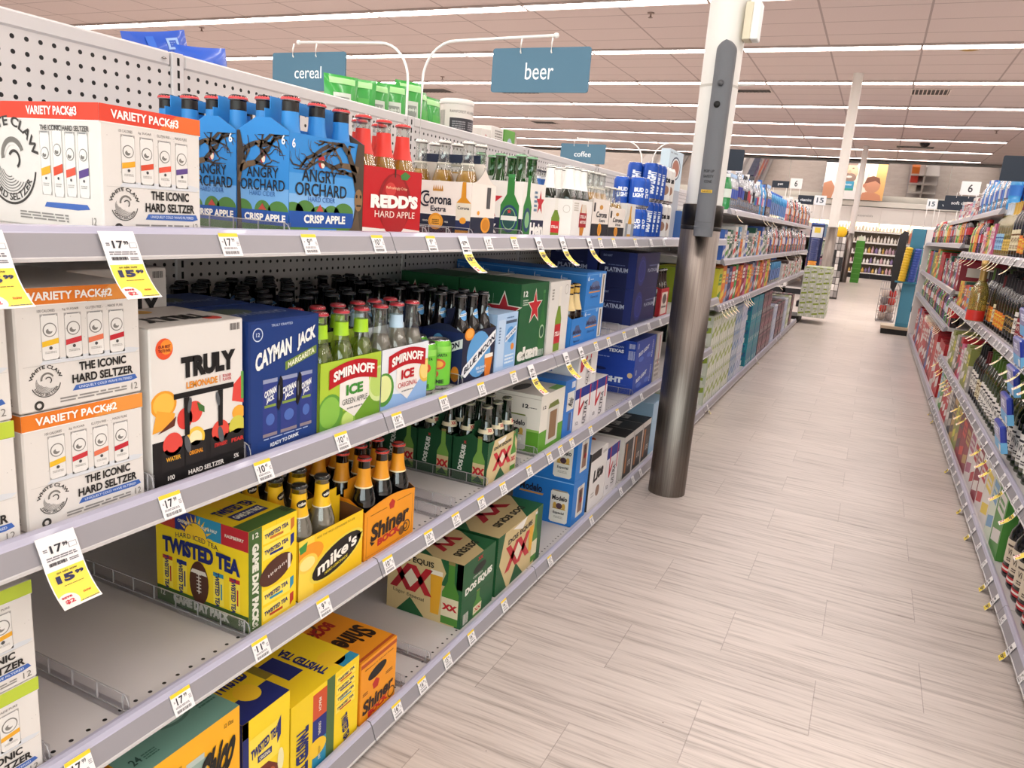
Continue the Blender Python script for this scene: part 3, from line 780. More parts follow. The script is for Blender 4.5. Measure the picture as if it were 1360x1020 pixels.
def branch(f, x, y, a, L, w, c, depth, rd, l):
    """a crooked tapering branch in metres on the face, forking as it goes"""
    n = 4
    for i in range(n):
        a2 = a+rd.uniform(-.55, .55); q = L/n; x2, y2 = x+q*math.cos(a2), min(f.H*.96, max(f.H*.66, y+q*math.sin(a2))); w2 = w*.86
        nx, ny, mx, my = -math.sin(a2)*w/2, math.cos(a2)*w/2, -math.sin(a2)*w2/2, math.cos(a2)*w2/2
        f.p([((x+nx)/f.W, (y+ny)/f.H), ((x-nx)/f.W, (y-ny)/f.H), ((x2-mx)/f.W, (y2-my)/f.H), ((x2+mx)/f.W, (y2+my)/f.H)], c if rd.random() < .7 else '6a5640', l)
        x, y, w = x2, y2, w2; a = a+.45*(a2-a)
        if depth and i: branch(f, x, y, a+rd.choice((-1, 1))*rd.uniform(.5, 1.1), L*rd.uniform(.4, .62), w*.66, c, depth-1, rd, l)
def orchard_front(f):
    f.r(0, 0, 1, 1, '2f86cf'); f.r(0, .3, 1, .62, '4c97d8', f.l+1); f.r(0, .2, 1, .42, '7fb0e0', f.l+2)
    for x, y, r in ((.05, .24, .13), (.2, .27, .12), (.38, .22, .12), (.55, .24, .11), (.72, .25, .14)): f.e(x, y, r, r*.75, '4d7d3a', f.l+3)
    f.r(0, 0, 1, .09, '4f7f35', f.l+3); f.r(0, .09, .86, .25, '1e4f9e', f.l+4); f.t('CRISP APPLE', .46, .175, .56, .085, 'f4f1ea', f.l+7, bold=.04)
    f.r(.24, .045, .62, .08, '2f7fc6', f.l+4); f.p([(.34, .255), (.44, .255), (.39, .33)], 'b6473d', f.l+4)
    f.t('ANGRY', .38, .61, .46, .125, '1b1a1e', f.l+7, bold=.01); f.t('ORCHARD', .41, .47, .68, .13, '1b1a1e', f.l+7, bold=.01); f.t('HARD CIDER', .41, .375, .36, .05, '2f62a5', f.l+7, bold=.0)
    f.e(.4, .76, .045, .07, 'a8242c', f.l+4); f.e(.415, .735, .025, .04, 'ecd9c6', f.l+5); f.r(.395, .82, .402, .86, '3a2a1c', f.l+5)
    B = '463a2e'
    f.p([(.84, 0), (1, 0), (1, 1), (.9, 1), (.86, .75), (.9, .45)], B, f.l+5); f.p([(.70, .0), (.84, .1), (.92, .3), (.98, .0)], '5b4b3a', f.l+6)
    rd = random.Random(4)
    branch(f, .90*f.W, .60*f.H, 2.35, .105, .016, B, 2, rd, f.l+6); branch(f, .92*f.W, .72*f.H, 2.9, .10, .012, B, 2, rd, f.l+6); branch(f, .9*f.W, .5*f.H, 2.75, .06, .009, B, 2, rd, f.l+6); branch(f, .5*f.W, .93*f.H, 3.2, .085, .008, B, 2, rd, f.l+6); branch(f, .55*f.W, .92*f.H, 3.6, .07, .006, B, 2, rd, f.l+6)
    f.e(.93, .4, .06, .12, '8a6a45', f.l+7); f.e(.9, .44, .015, .02, '20180f', f.l+8, 8); f.e(.96, .44, .015, .02, '20180f', f.l+8, 8); f.r(.9, .33, .97, .35, '2c2014', f.l+8)
    f.t('6', .045, .90, .04, .09, 'eef1f4', f.l+7)
def orchard_end(f):
    f.r(0, 0, 1, 1, '2f86cf'); f.r(0, .2, 1, .45, '6fa7dd', f.l+1)
    for x, r in ((.1, .2), (.5, .16), (.8, .2)): f.e(x, .22, r, .11, '4d7d3a', f.l+2)
    f.r(0, 0, 1, .09, '4f7f35', f.l+2); f.r(0, .09, 1, .23, '1e4f9e', f.l+3); f.t('CRISP APPLE', .55, .16, .8, .075, 'f4f1ea', f.l+6, bold=.04)
    f.t('ANGRY', .5, .60, .62, .10, '1b1a1e', f.l+6, bold=.01); f.t('ORCHARD', .5, .48, .86, .11, '1b1a1e', f.l+6, bold=.01); f.t('HARD CIDER', .5, .395, .5, .045, '2f62a5', f.l+6, bold=0.)
    f.e(.5, .75, .06, .06, 'a8242c', f.l+4); f.e(.52, .73, .035, .035, 'ecd9c6', f.l+5); f.p([(.42, .235), (.58, .235), (.5, .30)], 'b6473d', f.l+5)
    B = '3d3229'; f.p([(0, 0), (.10, 0), (.06, .5), (.16, .75), (.06, 1), (0, 1)], B, f.l+4)
    rd = random.Random(8)
    branch(f, .05*f.W, .62*f.H, .75, .075, .012, B, 2, rd, f.l+5); branch(f, .06*f.W, .78*f.H, .45, .075, .010, B, 2, rd, f.l+5); branch(f, .45*f.W, .86*f.H, -.25, .05, .007, B, 2, rd, f.l+5); branch(f, .04*f.W, .5*f.H, .6, .04, .007, B, 1, rd, f.l+5)
    f.t('6', .9, .92, .07, .09, 'eef1f4', f.l+7)
def redds_front(f):
    f.r(0, 0, 1, 1, 'b9131b'); f.p([(0, 0), (1, 0), (1, .10), (.7, .13), (.3, .12), (0, .14)], 'e9e2dc', f.l+1)
    f.e(.52, .5, .29, .44, '8e0f14', f.l+2); f.e(.52, .46, .24, .46, 'a5171c', f.l+3); f.e(.44, .7, .09, .1, 'c83a36', f.l+4); f.p([(.6, .92), (.68, .98), (.78, .93), (.72, .86), (.62, .86)], '3f7a38', f.l+5); f.r(.5, .88, .52, 1, '3b2a1e', f.l+5)
    f.t("REDD'S", .52, .525, .82, .20, 'f5efe8', f.l+8, bold=.07, rise=.02); f.t('HARD APPLE', .53, .335, .70, .095, 'f0dfd2', f.l+8, bold=.0); f.t('Refreshingly Crisp', .54, .72, .36, .05, 'f0cfa8', f.l+8, bold=0.)
def corona_long(f):
    f.r(0, .38, 1, 1, 'ece2d9'); f.r(0, 0, 1, .38, '1b2238', f.l+1); f.r(0, .375, 1, .395, 'f2ece4', f.l+2)
    f.t('Corona', .53, .66, .40, .19, '1a1c2c', f.l+5, bold=.025); f.ring(.365, .66, .15, .035, '1a1c2c', f.l+5, 20, 60, 300); f.t('Extra', .55, .485, .22, .10, '1a1c2c', f.l+5, bold=.02)
    f.e(.52, .25, .105, .155, 'e49a2c', f.l+3); f.e(.52, .25, .085, .125, 'c97f1c', f.l+4); f.e(.52, .25, .08, .117, 'e9a63a', f.l+5); f.lines(.47, .2, .57, .3, 3, '7a4a10', f.l+6)
    f.t('CERVEZA', .37, .25, .08, .03, 'd8d4c8', f.l+4); f.t('1925', .67, .25, .05, .03, 'd8d4c8', f.l+4)
    for i in range(5): f.p([(.46+.03*i, .84), (.485+.03*i, .84), (.4725+.03*i, .93)], 'c98f3a', f.l+3)
    f.r(.46, .81, .605, .845, 'c98f3a', f.l+3)
    f.p([(.80, .0), (1., .0), (1., .62), (.93, .72), (.92, 1.0), (.87, 1.0), (.86, .72), (.80, .62)], 'd08b1e', f.l+4); f.r(.80, .30, 1, .62, 'ded6c2', f.l+5); f.t('Corona', .9, .53, .16, .06, '1a1c2c', f.l+7); f.r(.80, .12, 1, .30, '1f2a52', f.l+6); f.e(.9, .30, .045, .06, 'e49a2c', f.l+7)
def corona_end(f):
    f.r(0, .38, 1, 1, 'ece2d9'); f.r(0, 0, 1, .38, '1b2238', f.l+1); f.e(.62, .24, .2, .15, 'e49a2c', f.l+3); f.e(.62, .24, .15, .11, 'c97f1c', f.l+4); f.lines(.3, .06, .9, .1, 1, 'cfcabc', f.l+3)
    f.r(.62, .55, .78, .95, '4b4a4c', f.l+2); f.e(.3, .46, .05, .04, 'e49a2c', f.l+3)
def corona_light(f, extra='Extra'):
    f.r(0, .38, 1, 1, 'e8dfd6'); f.r(0, 0, 1, .38, '201f26', f.l+1); f.t('Corona', .55, .62, .62, .15, '1a1c2c', f.l+5, bold=.02); f.t(extra, .6, .47, .34, .08, '1a1c2c', f.l+5, bold=.01)
    f.e(.5, .8, .1, .06, 'c98f3a', f.l+3); f.r(.07, .68, .16, .9, '2a2a30', f.l+3); f.e(.48, .24, .11, .16, 'e49a2c', f.l+4); f.e(.48, .24, .075, .11, 'c97f1c', f.l+5); f.lines(.2, .06, .8, .1, 1, 'cfcabc', f.l+3)
def ill_bottle(f, cx, y0, w, h, g, lab, cap='d8d8d2', txt=None, tc='ffffff', neck=None):
    f.p([(cx-w/2, y0), (cx+w/2, y0), (cx+w/2, y0+.5*h), (cx+.2*w, y0+.68*h), (cx+.17*w, y0+h), (cx-.17*w, y0+h), (cx-.2*w, y0+.68*h), (cx-w/2, y0+.5*h)], g, f.l+2)
    f.r(cx-.19*w, y0+.95*h, cx+.19*w, y0+h, cap, f.l+3)
    if neck: f.r(cx-.19*w, y0+.70*h, cx+.19*w, y0+.95*h, neck, f.l+3)
    if lab: f.r(cx-w/2, y0+.12*h, cx+w/2, y0+.42*h, lab, f.l+3)
    if txt: f.t(txt, cx, y0+.27*h, w*.8, .07*h, tc, f.l+5, bold=.03)
def heineken_long(f):
    f.r(0, 0, 1, 1, 'e6e2dc'); f.r(0, 0, 1, .34, '1c2140', f.l+1); f.star(.42, .62, .34, 'b9202c', f.l+2)
    f.t('Heinek', .30, .17, .62, .24, 'f2efe9', f.l+4, bold=.06); ill_bottle(f, .80, .02, .30, 1.1, '2f7a36', None, '3c8a48'); f.e(.8, .33, .14, .25, '1d3f66', f.l+5); f.e(.8, .33, .11, .2, '7fb07a', f.l+6); f.e(.8, .33, .1, .18, '1d4a4a', f.l+7); f.star(.8, .46, .05, 'c23a3a', f.l+8); f.r(.67, .3, .93, .38, 'e9e9e2', f.l+8)
def heineken_end(f):
    f.r(0, 0, 1, 1, 'e6e2dc'); f.r(0, 0, 1, .34, '1c2140', f.l+1); f.star(.78, .66, .24, 'b9202c', f.l+2, sx=.8); f.t('Hein', .68, .17, .6, .24, 'f2efe9', f.l+4, bold=.06)
    ill_bottle(f, .22, .02, .36, 1.1, '2f7a36', None, '3c8a48'); f.e(.22, .33, .15, .22, '1d3f66', f.l+5); f.e(.22, .33, .1, .15, '7fb07a', f.l+6); f.lines(.5, .5, .64, .9, 5, '5f7d99', f.l+3)
def stella_side(f):
    f.r(0, 0, 1, 1, 'eae7e2'); ill_bottle(f, .58, .0, .22, 1.0, '6f8a2e', 'c62a30', 'e8e4da', 'STELLA', 'f4ece4', 'e6e2da'); f.ring(.85, .75, .1, .012, 'b9b3a9', f.l+2)
def stella_front(f):
    f.r(0, 0, 1, 1, 'e9e6e1'); f.lines(.08, .72, .3, .95, 4, 'b9b2a6', f.l+1); f.p([(.46, .0), (.58, .0), (.72, .62), (.66, .9), (.44, .9), (.38, .62)], 'c9822a', f.l+2); f.r(.37, .3, .73, .68, 'a3222b', f.l+3); f.t('STELLA', .55, .58, .3, .08, 'f1e6dc', f.l+6, bold=.03); f.t('ARTOIS', .55, .44, .3, .08, 'f1e6dc', f.l+6, bold=.03); f.r(.45, .68, .66, .9, 'd9cfc0', f.l+4)
def truly_front(f):
    f.r(0, 0, 1, .30, '151314'); f.e(.14, .87, .085, .065, 'e0542c', f.l+1); f.e(.16, .88, .06, .045, 'ef8a2e', f.l+2); f.t('OUR BEST', .14, .885, .12, .018, '6b1520', f.l+4); f.t('TASTE EVER', .14, .86, .12, .018, '6b1520', f.l+4)
    f.t('TRULY', .60, .735, .60, .135, '141213', f.l+5, bold=.075); f.t('LEMONADE', .52, .62, .34, .045, 'd98a22', f.l+5, bold=.04); f.t('BOLDER', .80, .635, .1, .02, 'b02a34', f.l+5); f.t('FLAVOR', .80, .61, .1, .02, 'b02a34', f.l+5); f.r(.715, .6, .72, .645, 'b02a34', f.l+4)
    f.r(.22, .545, .88, .58, '141213', f.l+3)
    f.e(.12, .53, .13, .085, 'e59a2a', f.l+1); f.e(.12, .53, .105, .07, 'f2b94a', f.l+2); f.p([(0, .36), (.2, .38), (.23, .46), (.05, .5)], 'e8a236', f.l+3); f.p([(.05, .35), (.22, .38), (.24, .44)], '5a2a1c', f.l+4)
    f.p([(.88, .56), (1, .63), (1, .42), (.86, .45)], 'd8483f', f.l+1); f.e(.94, .36, .08, .05, 'e9a63a', f.l+2); f.r(.97, .45, 1, .64, '5d9a4a', f.l+2)
    f.e(.33, .41, .08, .07, 'cf3a32', f.l+2); f.e(.43, .44, .09, .07, 'd8473a', f.l+2); f.p([(.46, .5), (.54, .46), (.54, .42), (.48, .44)], '3f6b33', f.l+4)
    for cx, a in ((.35, 1), (.72, -1)):
        f.p([(cx-.03, .545), (cx+.03, .545), (cx+.025, .3), (cx-.025, .3)], '141213', f.l+5); f.e(cx+.03*a, .49, .02, .05, '55585c', f.l+6, rot=-10*a); f.e(cx+.0, .24, .03, .06, '55585c', f.l+7, rot=12)
    for i, (cx, nm, c, fr) in enumerate(((.20, 'WATER', 'd9a02c', 'd8483f'), (.44, 'ORIGINAL', 'dd8f22', 'f0c040'), (.72, 'STRAWBERRY', 'c9342f', 'd84a3c'), (.92, 'PEAR', 'c9342f', 'c9c24a'))):
        f.e(cx, .265, .10, .075, fr, f.l+3); f.e(cx, .265, .07, .05, 'f0dfb0' if i == 1 else fr, f.l+4); f.p([(cx-.115, .1), (cx+.115, .1), (cx+.115, .23), (cx, .25), (cx-.115, .23)], '1d1a1b', f.l+4 if i % 2 else f.l+3); f.t(nm, cx, .175, .15, .028, c, f.l+7, bold=.03)
    f.r(0, .0, 1, .09, '0f0d0e', f.l+6); f.t('HARD SELTZER', .55, .05, .40, .032, 'dedad6', f.l+9, bold=.03); f.t('100', .17, .055, .07, .03, 'dedad6', f.l+9); f.t('5%', .90, .06, .06, .03, 'dedad6', f.l+9); f.bars(.84, .93, .96, .975, 14, '55504e', f.l+2)
def truly_top(f):
    f.r(0, 0, 1, 1, 'd8d3cc'); f.t('TRULY', .5, .35, .66, .26, '1c1a1a', f.l+3, rot=180, bold=.07); f.e(.8, .2, .09, .1, 'd8473a', f.l+1); f.e(.25, .75, .09, .1, 'd95a3a', f.l+1); f.e(.5, .8, .1, .1, 'e0a83a', f.l+1)
def cayman_front(f):
    f.r(0, 0, 1, 1, '18326e'); f.r(.03, .02, .97, .98, '1a3878', f.l+1)
    f.t('CAYMAN', .335, .74, .50, .13, 'e9ece9', f.l+6, bold=.05, rise=.10, arch=.01); f.t('JACK', .81, .825, .28, .13, 'e9ece9', f.l+6, bold=.05, rise=.06)
    f.p([(.50, .60), (.97, .69), (.97, .755), (.50, .665)], '6f8a3a', f.l+3); f.t('MARGARITA', .735, .678, .40, .045, 'eaeccf', f.l+6, rise=.085, bold=.03); f.ring(.12, .90, .05, .008, 'c6d2e6', f.l+3); f.t('12', .12, .9, .05, .03, 'c6d2e6', f.l+4)
    f.t('TRULY CRAFTED', .45, .955, .3, .018, 'a9b8d8', f.l+4)
    for cx, w in ((.29, .2), (.56, .24), (.82, .18)):
        f.r(cx-w/2, .12, cx+w/2, .55, '2c3a80', f.l+2); f.r(cx-w/2, .53, cx+w/2, .56, '8f97b5', f.l+3); f.r(cx-w/2, .12, cx+w/2, .145, '8a7f86', f.l+3)
        f.t('CAYMAN', cx, .46, w*.82, .05, 'e6e9ea', f.l+5, rise=.03, bold=.05); f.t('JACK', cx, .405, w*.55, .05, 'e6e9ea', f.l+5, rise=.02, bold=.05); f.r(cx-w/2+.02, .345, cx+w/2-.02, .365, '7d9444', f.l+4); f.e(cx, .25, w*.3, .045, '4a68b0', f.l+4)
    for cx in (.43, .71): f.p([(cx-.05, .33), (cx-.02, .30), (cx+.04, .4), (cx+.03, .54), (cx, .57), (cx-.04, .5)], '0f0e12', f.l+6); f.e(cx-.02, .44, .012, .06, '5b5d66', f.l+7)
    f.r(.12, .035, .9, .10, '1a3a7c', f.l+3); f.t('READY TO DRINK', .5, .06, .42, .03, 'dfe5ef', f.l+6, bold=.04, rise=.02); f.lines(.2, .10, .85, .115, 1, '9fb0d4', f.l+5)
def smirnoff(c0, c1, icec, sub, fruit):
    def fn(f):
        f.r(0, 0, 1, 1, c0); f.p([(0, 0), (1, 0), (1, .45), (.5, .2), (0, .3)], c1, f.l+1)
        for x, y, r, c, c2 in fruit: f.e(x, y, r, r*f.W/f.H, c, f.l+2); f.e(x-.01, y+.02, r*.8, r*.8*f.W/f.H, c2, f.l+3)
        f.p([(.30, .72), (.78, .74), (.80, .36), (.55, .10), (.30, .32)], 'e9e4de', f.l+4)
        n = 12; top = [(.13+.80*i/n, .88+.085*math.sin(math.pi*i/n)) for i in range(n+1)]; bot = [(.13+.80*i/n, .60+.085*math.sin(math.pi*i/n)) for i in range(n+1)]
        f.p(top+bot[::-1], 'b3131f', f.l+6); f.t('SMIRNOFF', .53, .765, .68, .15, 'f4efea', f.l+10, bold=.045, arch=.06)
        f.t('ICE', .54, .53, .28, .16, icec, f.l+9, bold=.05); f.t(sub, .55, .36, .42, .085, icec if sub[0] == 'O' else '49524a', f.l+9, bold=0.); f.lines(.42, .24, .68, .28, 1, '8a8a86', f.l+8)
    return fn
def moon_end(f):
    f.r(0, 0, 1, 1, '20243c'); f.e(.5, .52, .36, .46, '5b9bd2', f.l+1)
    f.p([(.0, .20), (.12, .12), (1, .74), (1, .95), (.9, .9), (.05, .34)], 'e8ebee', f.l+3); f.t('BLUE MOON', .52, .53, .90, .13, '1c2038', f.l+6, rise=.56, bold=.03)
    f.t('BELGIAN', .58, .24, .3, .055, 'e8f0f6', f.l+5); f.t('WHITE', .58, .16, .24, .05, 'e8f0f6', f.l+5); f.p([(.72, .02), (.88, .02), (.95, .45), (.68, .45)], 'd87a22', f.l+4); f.p([(.68, .4), (.95, .4), (.94, .48), (.69, .48)], 'efe6d8', f.l+5); f.e(.18, .96, .14, .12, 'e08a2a', f.l+4); f.e(.18, .97, .1, .085, 'f0a94e', f.l+5)
def moon_long(f):
    f.r(0, 0, 1, 1, '1d2a5c'); f.e(.4, .5, .22, .44, '5b9bd2', f.l+1); f.p([(.0, .35), (1, .72), (1, .9), (0, .52)], 'e8ebee', f.l+3); f.t('BLUE MOON', .5, .62, .85, .12, '1c2038', f.l+6, rise=.34, bold=.03); f.e(.85, .2, .1, .15, 'e08a2a', f.l+4)
def moonsky_front(f):
    f.r(0, 0, 1, 1, 'a9c6e6'); f.r(.08, .1, .4, .9, 'bcd2ea', f.l+1); f.r(.42, .06, .95, .86, '8db7e2', f.l+2); f.e(.68, .62, .2, .14, '4f93d0', f.l+4); f.p([(.44, .5), (.93, .66), (.93, .76), (.44, .6)], 'eef2f5', f.l+5); f.t('BLUE MOON', .68, .63, .46, .06, '2c4f86', f.l+7, rise=.15); f.e(.8, .4, .08, .06, 'e08a3a', f.l+5); f.r(.42, .82, .95, .87, '4a5a72', f.l+4)
    f.lines(.46, .12, .9, .3, 3, 'dbe7f3', f.l+4); f.lines(.12, .5, .2, .8, 6, '5f7da2', f.l+3); f.lines(.45, .91, .8, .95, 1, '4f6f9a', f.l+2)
def hein12_front(f):
    f.r(0, 0, 1, 1, '1f5a34'); f.t('12', .16, .88, .15, .07, 'e4e8e0', f.l+4, bold=.03); f.lines(.09, .74, .26, .82, 3, 'b9c9b9', f.l+2)
    f.star(.52, .70, .24, 'e2e0d4', f.l+1, sx=1.0); f.star(.52, .70, .205, 'b7222a', f.l+2, sx=1.0); ill_bottle(f, .84, .12, .2, .78, '2c6b34', None, '4d8a50'); f.e(.84, .36, .09, .09, 'a9bfa0', f.l+4); f.e(.84, .36, .07, .07, '24563a', f.l+5)
    f.t('eken', .38, .135, .74, .17, 'e6e4da', f.l+6, bold=.07); f.bars(.74, .04, .96, .13, 12, 'c9d2c6', f.l+7)
def hein12_side(f):
    f.r(0, 0, 1, 1, '1b4f2d'); f.t('12', .46, .80, .10, .09, 'e4e8e0', f.l+4, bold=.03); f.r(.56, .74, .563, .86, 'b9c9b9', f.l+2); f.star(.74, .65, .26, 'd8d4c4', f.l+1, k=.42); f.star(.74, .65, .225, '9c1f28', f.l+2, k=.42); f.star(.25, .65, .26, 'd8d4c4', f.l+1, k=.42); f.star(.25, .65, .225, '9c1f28', f.l+2, k=.42); f.t('Heineken', .5, .2, .8, .18, 'd9d8ce', f.l+4, bold=.07)
def stella12_front(f):
    f.r(0, 0, 1, 1, 'dcd8d2'); ill_bottle(f, .5, .03, .3, .90, '74902f', 'b8232c', 'e6e2d8', 'STELLA', 'f2e9e0', 'e2ddd4'); f.lines(.1, .76, .2, .92, 4, '8a857c', f.l+1); f.ring(.82, .88, .07, .01, 'a9a398', f.l+1)
def modelo6(f):
    f.r(0, 0, 1, 1, '2f7cc8'); f.t('6', .09, .84, .08, .13, 'dfe8f2', f.l+4); f.lines(.18, .8, .34, .84, 1, 'c9d9ec', f.l+2); f.p([(.15, .52), (.3, .72), (.5, .76), (.65, .7), (.72, .52)], '5b6b92', f.l+1); f.t('Modelo', .44, .56, .52, .15, '3a3a5c', f.l+4, bold=.03); f.r(.15, .42, .72, .46, 'c98a4a', f.l+2); f.t('Especial', .44, .3, .36, .10, '23407c', f.l+3, bold=0.)
    f.r(.78, .06, .97, .94, 'd9d5cd', f.l+2); f.r(.84, .1, .9, .9, '7a6a5a', f.l+3); f.r(0, .93, 1, .95, '6ea3d8', f.l+2); f.e(.66, .9, .05, .06, '8fb6e0', f.l+3)
def modelo6_side(f):
    f.r(0, 0, 1, 1, '2a70b8'); f.t('6', .08, .82, .05, .14, 'cfdcea', f.l+4); f.lines(.14, .78, .3, .83, 1, 'a9c2e0', f.l+2); f.t('Modelo', .5, .5, .4, .2, '3a3a5c', f.l+4, bold=.03); f.r(0, .92, 1, .94, '6ea3d8', f.l+2)
def modelo_blue(f, canx=.62):
    f.r(0, 0, 1, 1, '1f6fbe'); f.t('Modelo', .30, .70, .38, .17, '1d2238', f.l+4, bold=.03); f.p([(.1, .56), (.5, .56), (.52, .6), (.12, .6)], 'c9914a', f.l+2); f.r(0, .94, 1, .96, '7fb2e2', f.l+2)
    modelo_can(f, canx+.17, .40, .30, .72, 'd9d6cd', 'c9a24a')
def modelo_can(f, cx, cy, w, h, body, accent, sub='Especial', cap='9a8f7a'):
    f.p([(cx-w/2, cy-.45*h), (cx-.4*w, cy-.5*h), (cx+.4*w, cy-.5*h), (cx+w/2, cy-.45*h), (cx+w/2, cy+.43*h), (cx+.38*w, cy+.5*h), (cx-.38*w, cy+.5*h), (cx-w/2, cy+.43*h)], body, f.l+4); f.r(cx-.4*w, cy+.46*h, cx+.4*w, cy+.5*h, cap, f.l+5)
    f.t('Modelo', cx, cy+.26*h, w*.82, .15*h, '23222c', f.l+8, bold=.03); f.e(cx, cy+.02*h, .17*w, .09*h, '4a3340', f.l+7); f.e(cx-.24*w, cy+.02*h, .1*w, .1*h, accent, f.l+6); f.e(cx+.24*w, cy+.02*h, .1*w, .1*h, accent, f.l+6); f.r(cx-.36*w, cy-.08*h, cx+.36*w, cy-.05*h, accent, f.l+6); f.t(sub, cx, cy-.2*h, w*.6, .1*h, '33323a' if sub == 'Especial' else 'ecece2', f.l+8, bold=.02); f.lines(cx-.25*w, cy-.36*h, cx+.25*w, cy-.28*h, 2, 'a9a59a', f.l+6)
def modelo_end(f):
    f.r(0, 0, 1, 1, '2f78c4'); f.r(.3, .12, .8, .80, 'd9d6cd', f.l+1); f.r(.4, .2, .7, .72, '8a6a5a', f.l+2); f.t('Modelo', .55, .6, .12, .4, '23222c', f.l+4); f.e(.6, .45, .1, .06, 'b23a3a', f.l+4)
def chelada_side(f):
    f.r(0, 0, 1, 1, 'e2ddd2'); f.r(0, 0, 1, .36, '5d9a2c', f.l+1); f.r(0, .36, 1, .40, '8fb85a', f.l+1); f.t('Modelo', .22, .70, .42, .16, '23222c', f.l+4, bold=.03); f.t('12', .80, .79, .08, .07, '1f1f22', f.l+4, bold=.04); f.lines(.85, .765, .95, .79, 1, '55524c', f.l+3); f.r(0, .93, 1, .94, 'b9b3a6', f.l+2)
    modelo_can(f, .70, .33, .27, .62, 'cfccc2', 'c9a24a', 'CHELADA', '6f7a3a'); f.e(.2, .1, .1, .1, '3f7a24', f.l+2)
def chelada_front(f):
    f.r(0, 0, 1, 1, 'e2ddd2'); f.r(0, 0, 1, .36, '5d9a2c', f.l+1); f.r(.3, .08, .78, .72, 'cfccc2', f.l+2); f.p([(.3, .72), (.78, .72), (.7, .82), (.36, .8)], '6f7a3a', f.l+3); f.r(.4, .15, .7, .65, '8a6a4a', f.l+3); f.t('12', .14, .78, .14, .06, '1f1f22', f.l+3)
def modeloblue_front(f):
    f.r(0, 0, 1, 1, '2f74c6'); f.r(.25, .45, .95, .78, 'dcdad4', f.l+1); f.t('Modelo', .6, .6, .3, .25, '33323a', f.l+4, rot=70); f.r(.5, .08, .75, .40, '4a5a86', f.l+2); f.r(.82, .05, .86, .4, 'c9d6ea', f.l+2); f.r(.6, .84, .95, .95, 'c9cfda', f.l+1)
def ultra_front(f):
    f.r(0, 0, 1, 1, 'e3dfdf'); f.r(0, .76, 1, 1, '1b2f86', f.l+1)
    for x in (.12, .62): f.p([(x, 1.0), (x+.04, 1.0), (x+.05, .45), (x+.16, .64), (x+.2, .60), (x+.04, .32), (x, .32)], 'c2333c', f.l+2)
    for x in (.42, .86): f.p([(x, .98), (x+.03, .98), (x+.03, .5), (x, .5)], 'c2333c', f.l+2)
    f.r(.24, .08, .38, .62, 'cfcaca', f.l+2); f.t('ULTRA', .31, .35, .42, .12, '4a4850', f.l+5, rot=80); f.r(.70, .08, .84, .62, 'cfcaca', f.l+2); f.t('ULTRA', .77, .35, .42, .12, '4a4850', f.l+5, rot=80); f.t('12', .1, .16, .08, .08, '5a5860', f.l+4); f.t('12', .55, .16, .08, .08, '5a5860', f.l+4); f.r(.485, 0, .492, .76, 'b9b4b4', f.l+2)
def ultra_small(f):
    f.r(0, 0, 1, 1, 'e0dcdc'); f.p([(.12, 1.0), (.22, 1.0), (.2, .62), (.42, .86), (.46, .8), (.2, .45), (.1, .45)], 'c2333c', f.l+2); f.p([(.6, 1), (.66, 1), (.66, .75), (.6, .75)], 'c2333c', f.l+2); f.r(.4, .08, .68, .72, 'c9c4c4', f.l+2); f.t('ULTRA', .54, .4, .5, .15, '4a4850', f.l+5, rot=80); f.t('95', .82, .3, .12, .1, '5a5860', f.l+4)
def ultra_side(f): f.r(0, 0, 1, 1, 'd9d5d4'); f.t('95', .55, .45, .14, .12, '3a4a8a', f.l+3)
def budlight_side(f):
    f.r(0, 0, 1, 1, '1b3fa0'); f.r(.30, .45, .80, .88, '16388f', f.l+1); f.star(.38, .66, .12, 'a9b8e0', f.l+2); f.t('AMERICAN', .62, .74, .28, .07, 'a9b8e0', f.l+4); f.t('TEXAS', .62, .58, .30, .13, 'e3e8f2', f.l+4, bold=.05); f.bars(.86, .72, .99, .9, 10, 'c9cede', f.l+2); f.bars(.86, .3, .99, .64, 12, 'b9c0d8', f.l+2); f.lines(.1, .3, .5, .36, 1, '8fa2d8', f.l+2)
def budlight_side_low(f):
    f.r(0, 0, 1, 1, '1b3fa0'); f.t('LIGHT', .55, .5, .5, .22, 'e3e8f2', f.l+4, bold=.07); f.r(.28, .32, .88, .34, '3a5cb8', f.l+2); f.e(.32, .85, .14, .06, '0e1f58', f.l+2); f.lines(.05, .62, .3, .66, 1, 'b9c4e6', f.l+2); f.e(.93, .72, .05, .1, 'c9b08a', f.l+2); f.e(.3, .18, .15, .05, '0e1f58', f.l+2)
def budlight_front(f):
    f.r(0, 0, 1, 1, '1d45aa'); f.t('BUD LIGHT', .4, .55, .5, .16, 'e3e8f2', f.l+4, rise=.2, bold=.05); f.e(.3, .25, .12, .1, '4a6ec8', f.l+2); f.e(.7, .3, .12, .1, '4a6ec8', f.l+2); f.bars(.08, .7, .14, .9, 3, 'c9d2ea', f.l+2); f.t('BUD LIGHT', .85, .5, .7*f.H/f.W, .14, 'd3dcf0', f.l+4, rot=85)
def platinum_side(f):
    f.r(0, 0, 1, 1, '141a44'); f.t('PLATINUM', .48, .50, .62, .12, 'a9b0c8', f.l+4, bold=.03); f.lines(.25, .62, .7, .66, 1, '5a628a', f.l+2); f.lines(.2, .42, .75, .44, 1, '4a527a', f.l+2); f.t('BUD LIGHT', .22, .88, .24, .06, '8a92b2', f.l+4); f.r(.78, 0, 1, 1, '1a2560', f.l+1)
def platinum_front(f):
    f.r(0, 0, 1, 1, '171f54'); f.e(.25, .5, .16, .42, '202c74', f.l+1); f.ring(.25, .5, .3, .02, '3a48a0', f.l+2); f.t('PLATINUM', .7, .5, .4, .1, 'a9b0c8', f.l+4); f.lines(.55, .62, .9, .68, 1, '6a72a0', f.l+2); f.r(.92, .4, .99, .66, 'c9c9d2', f.l+2)
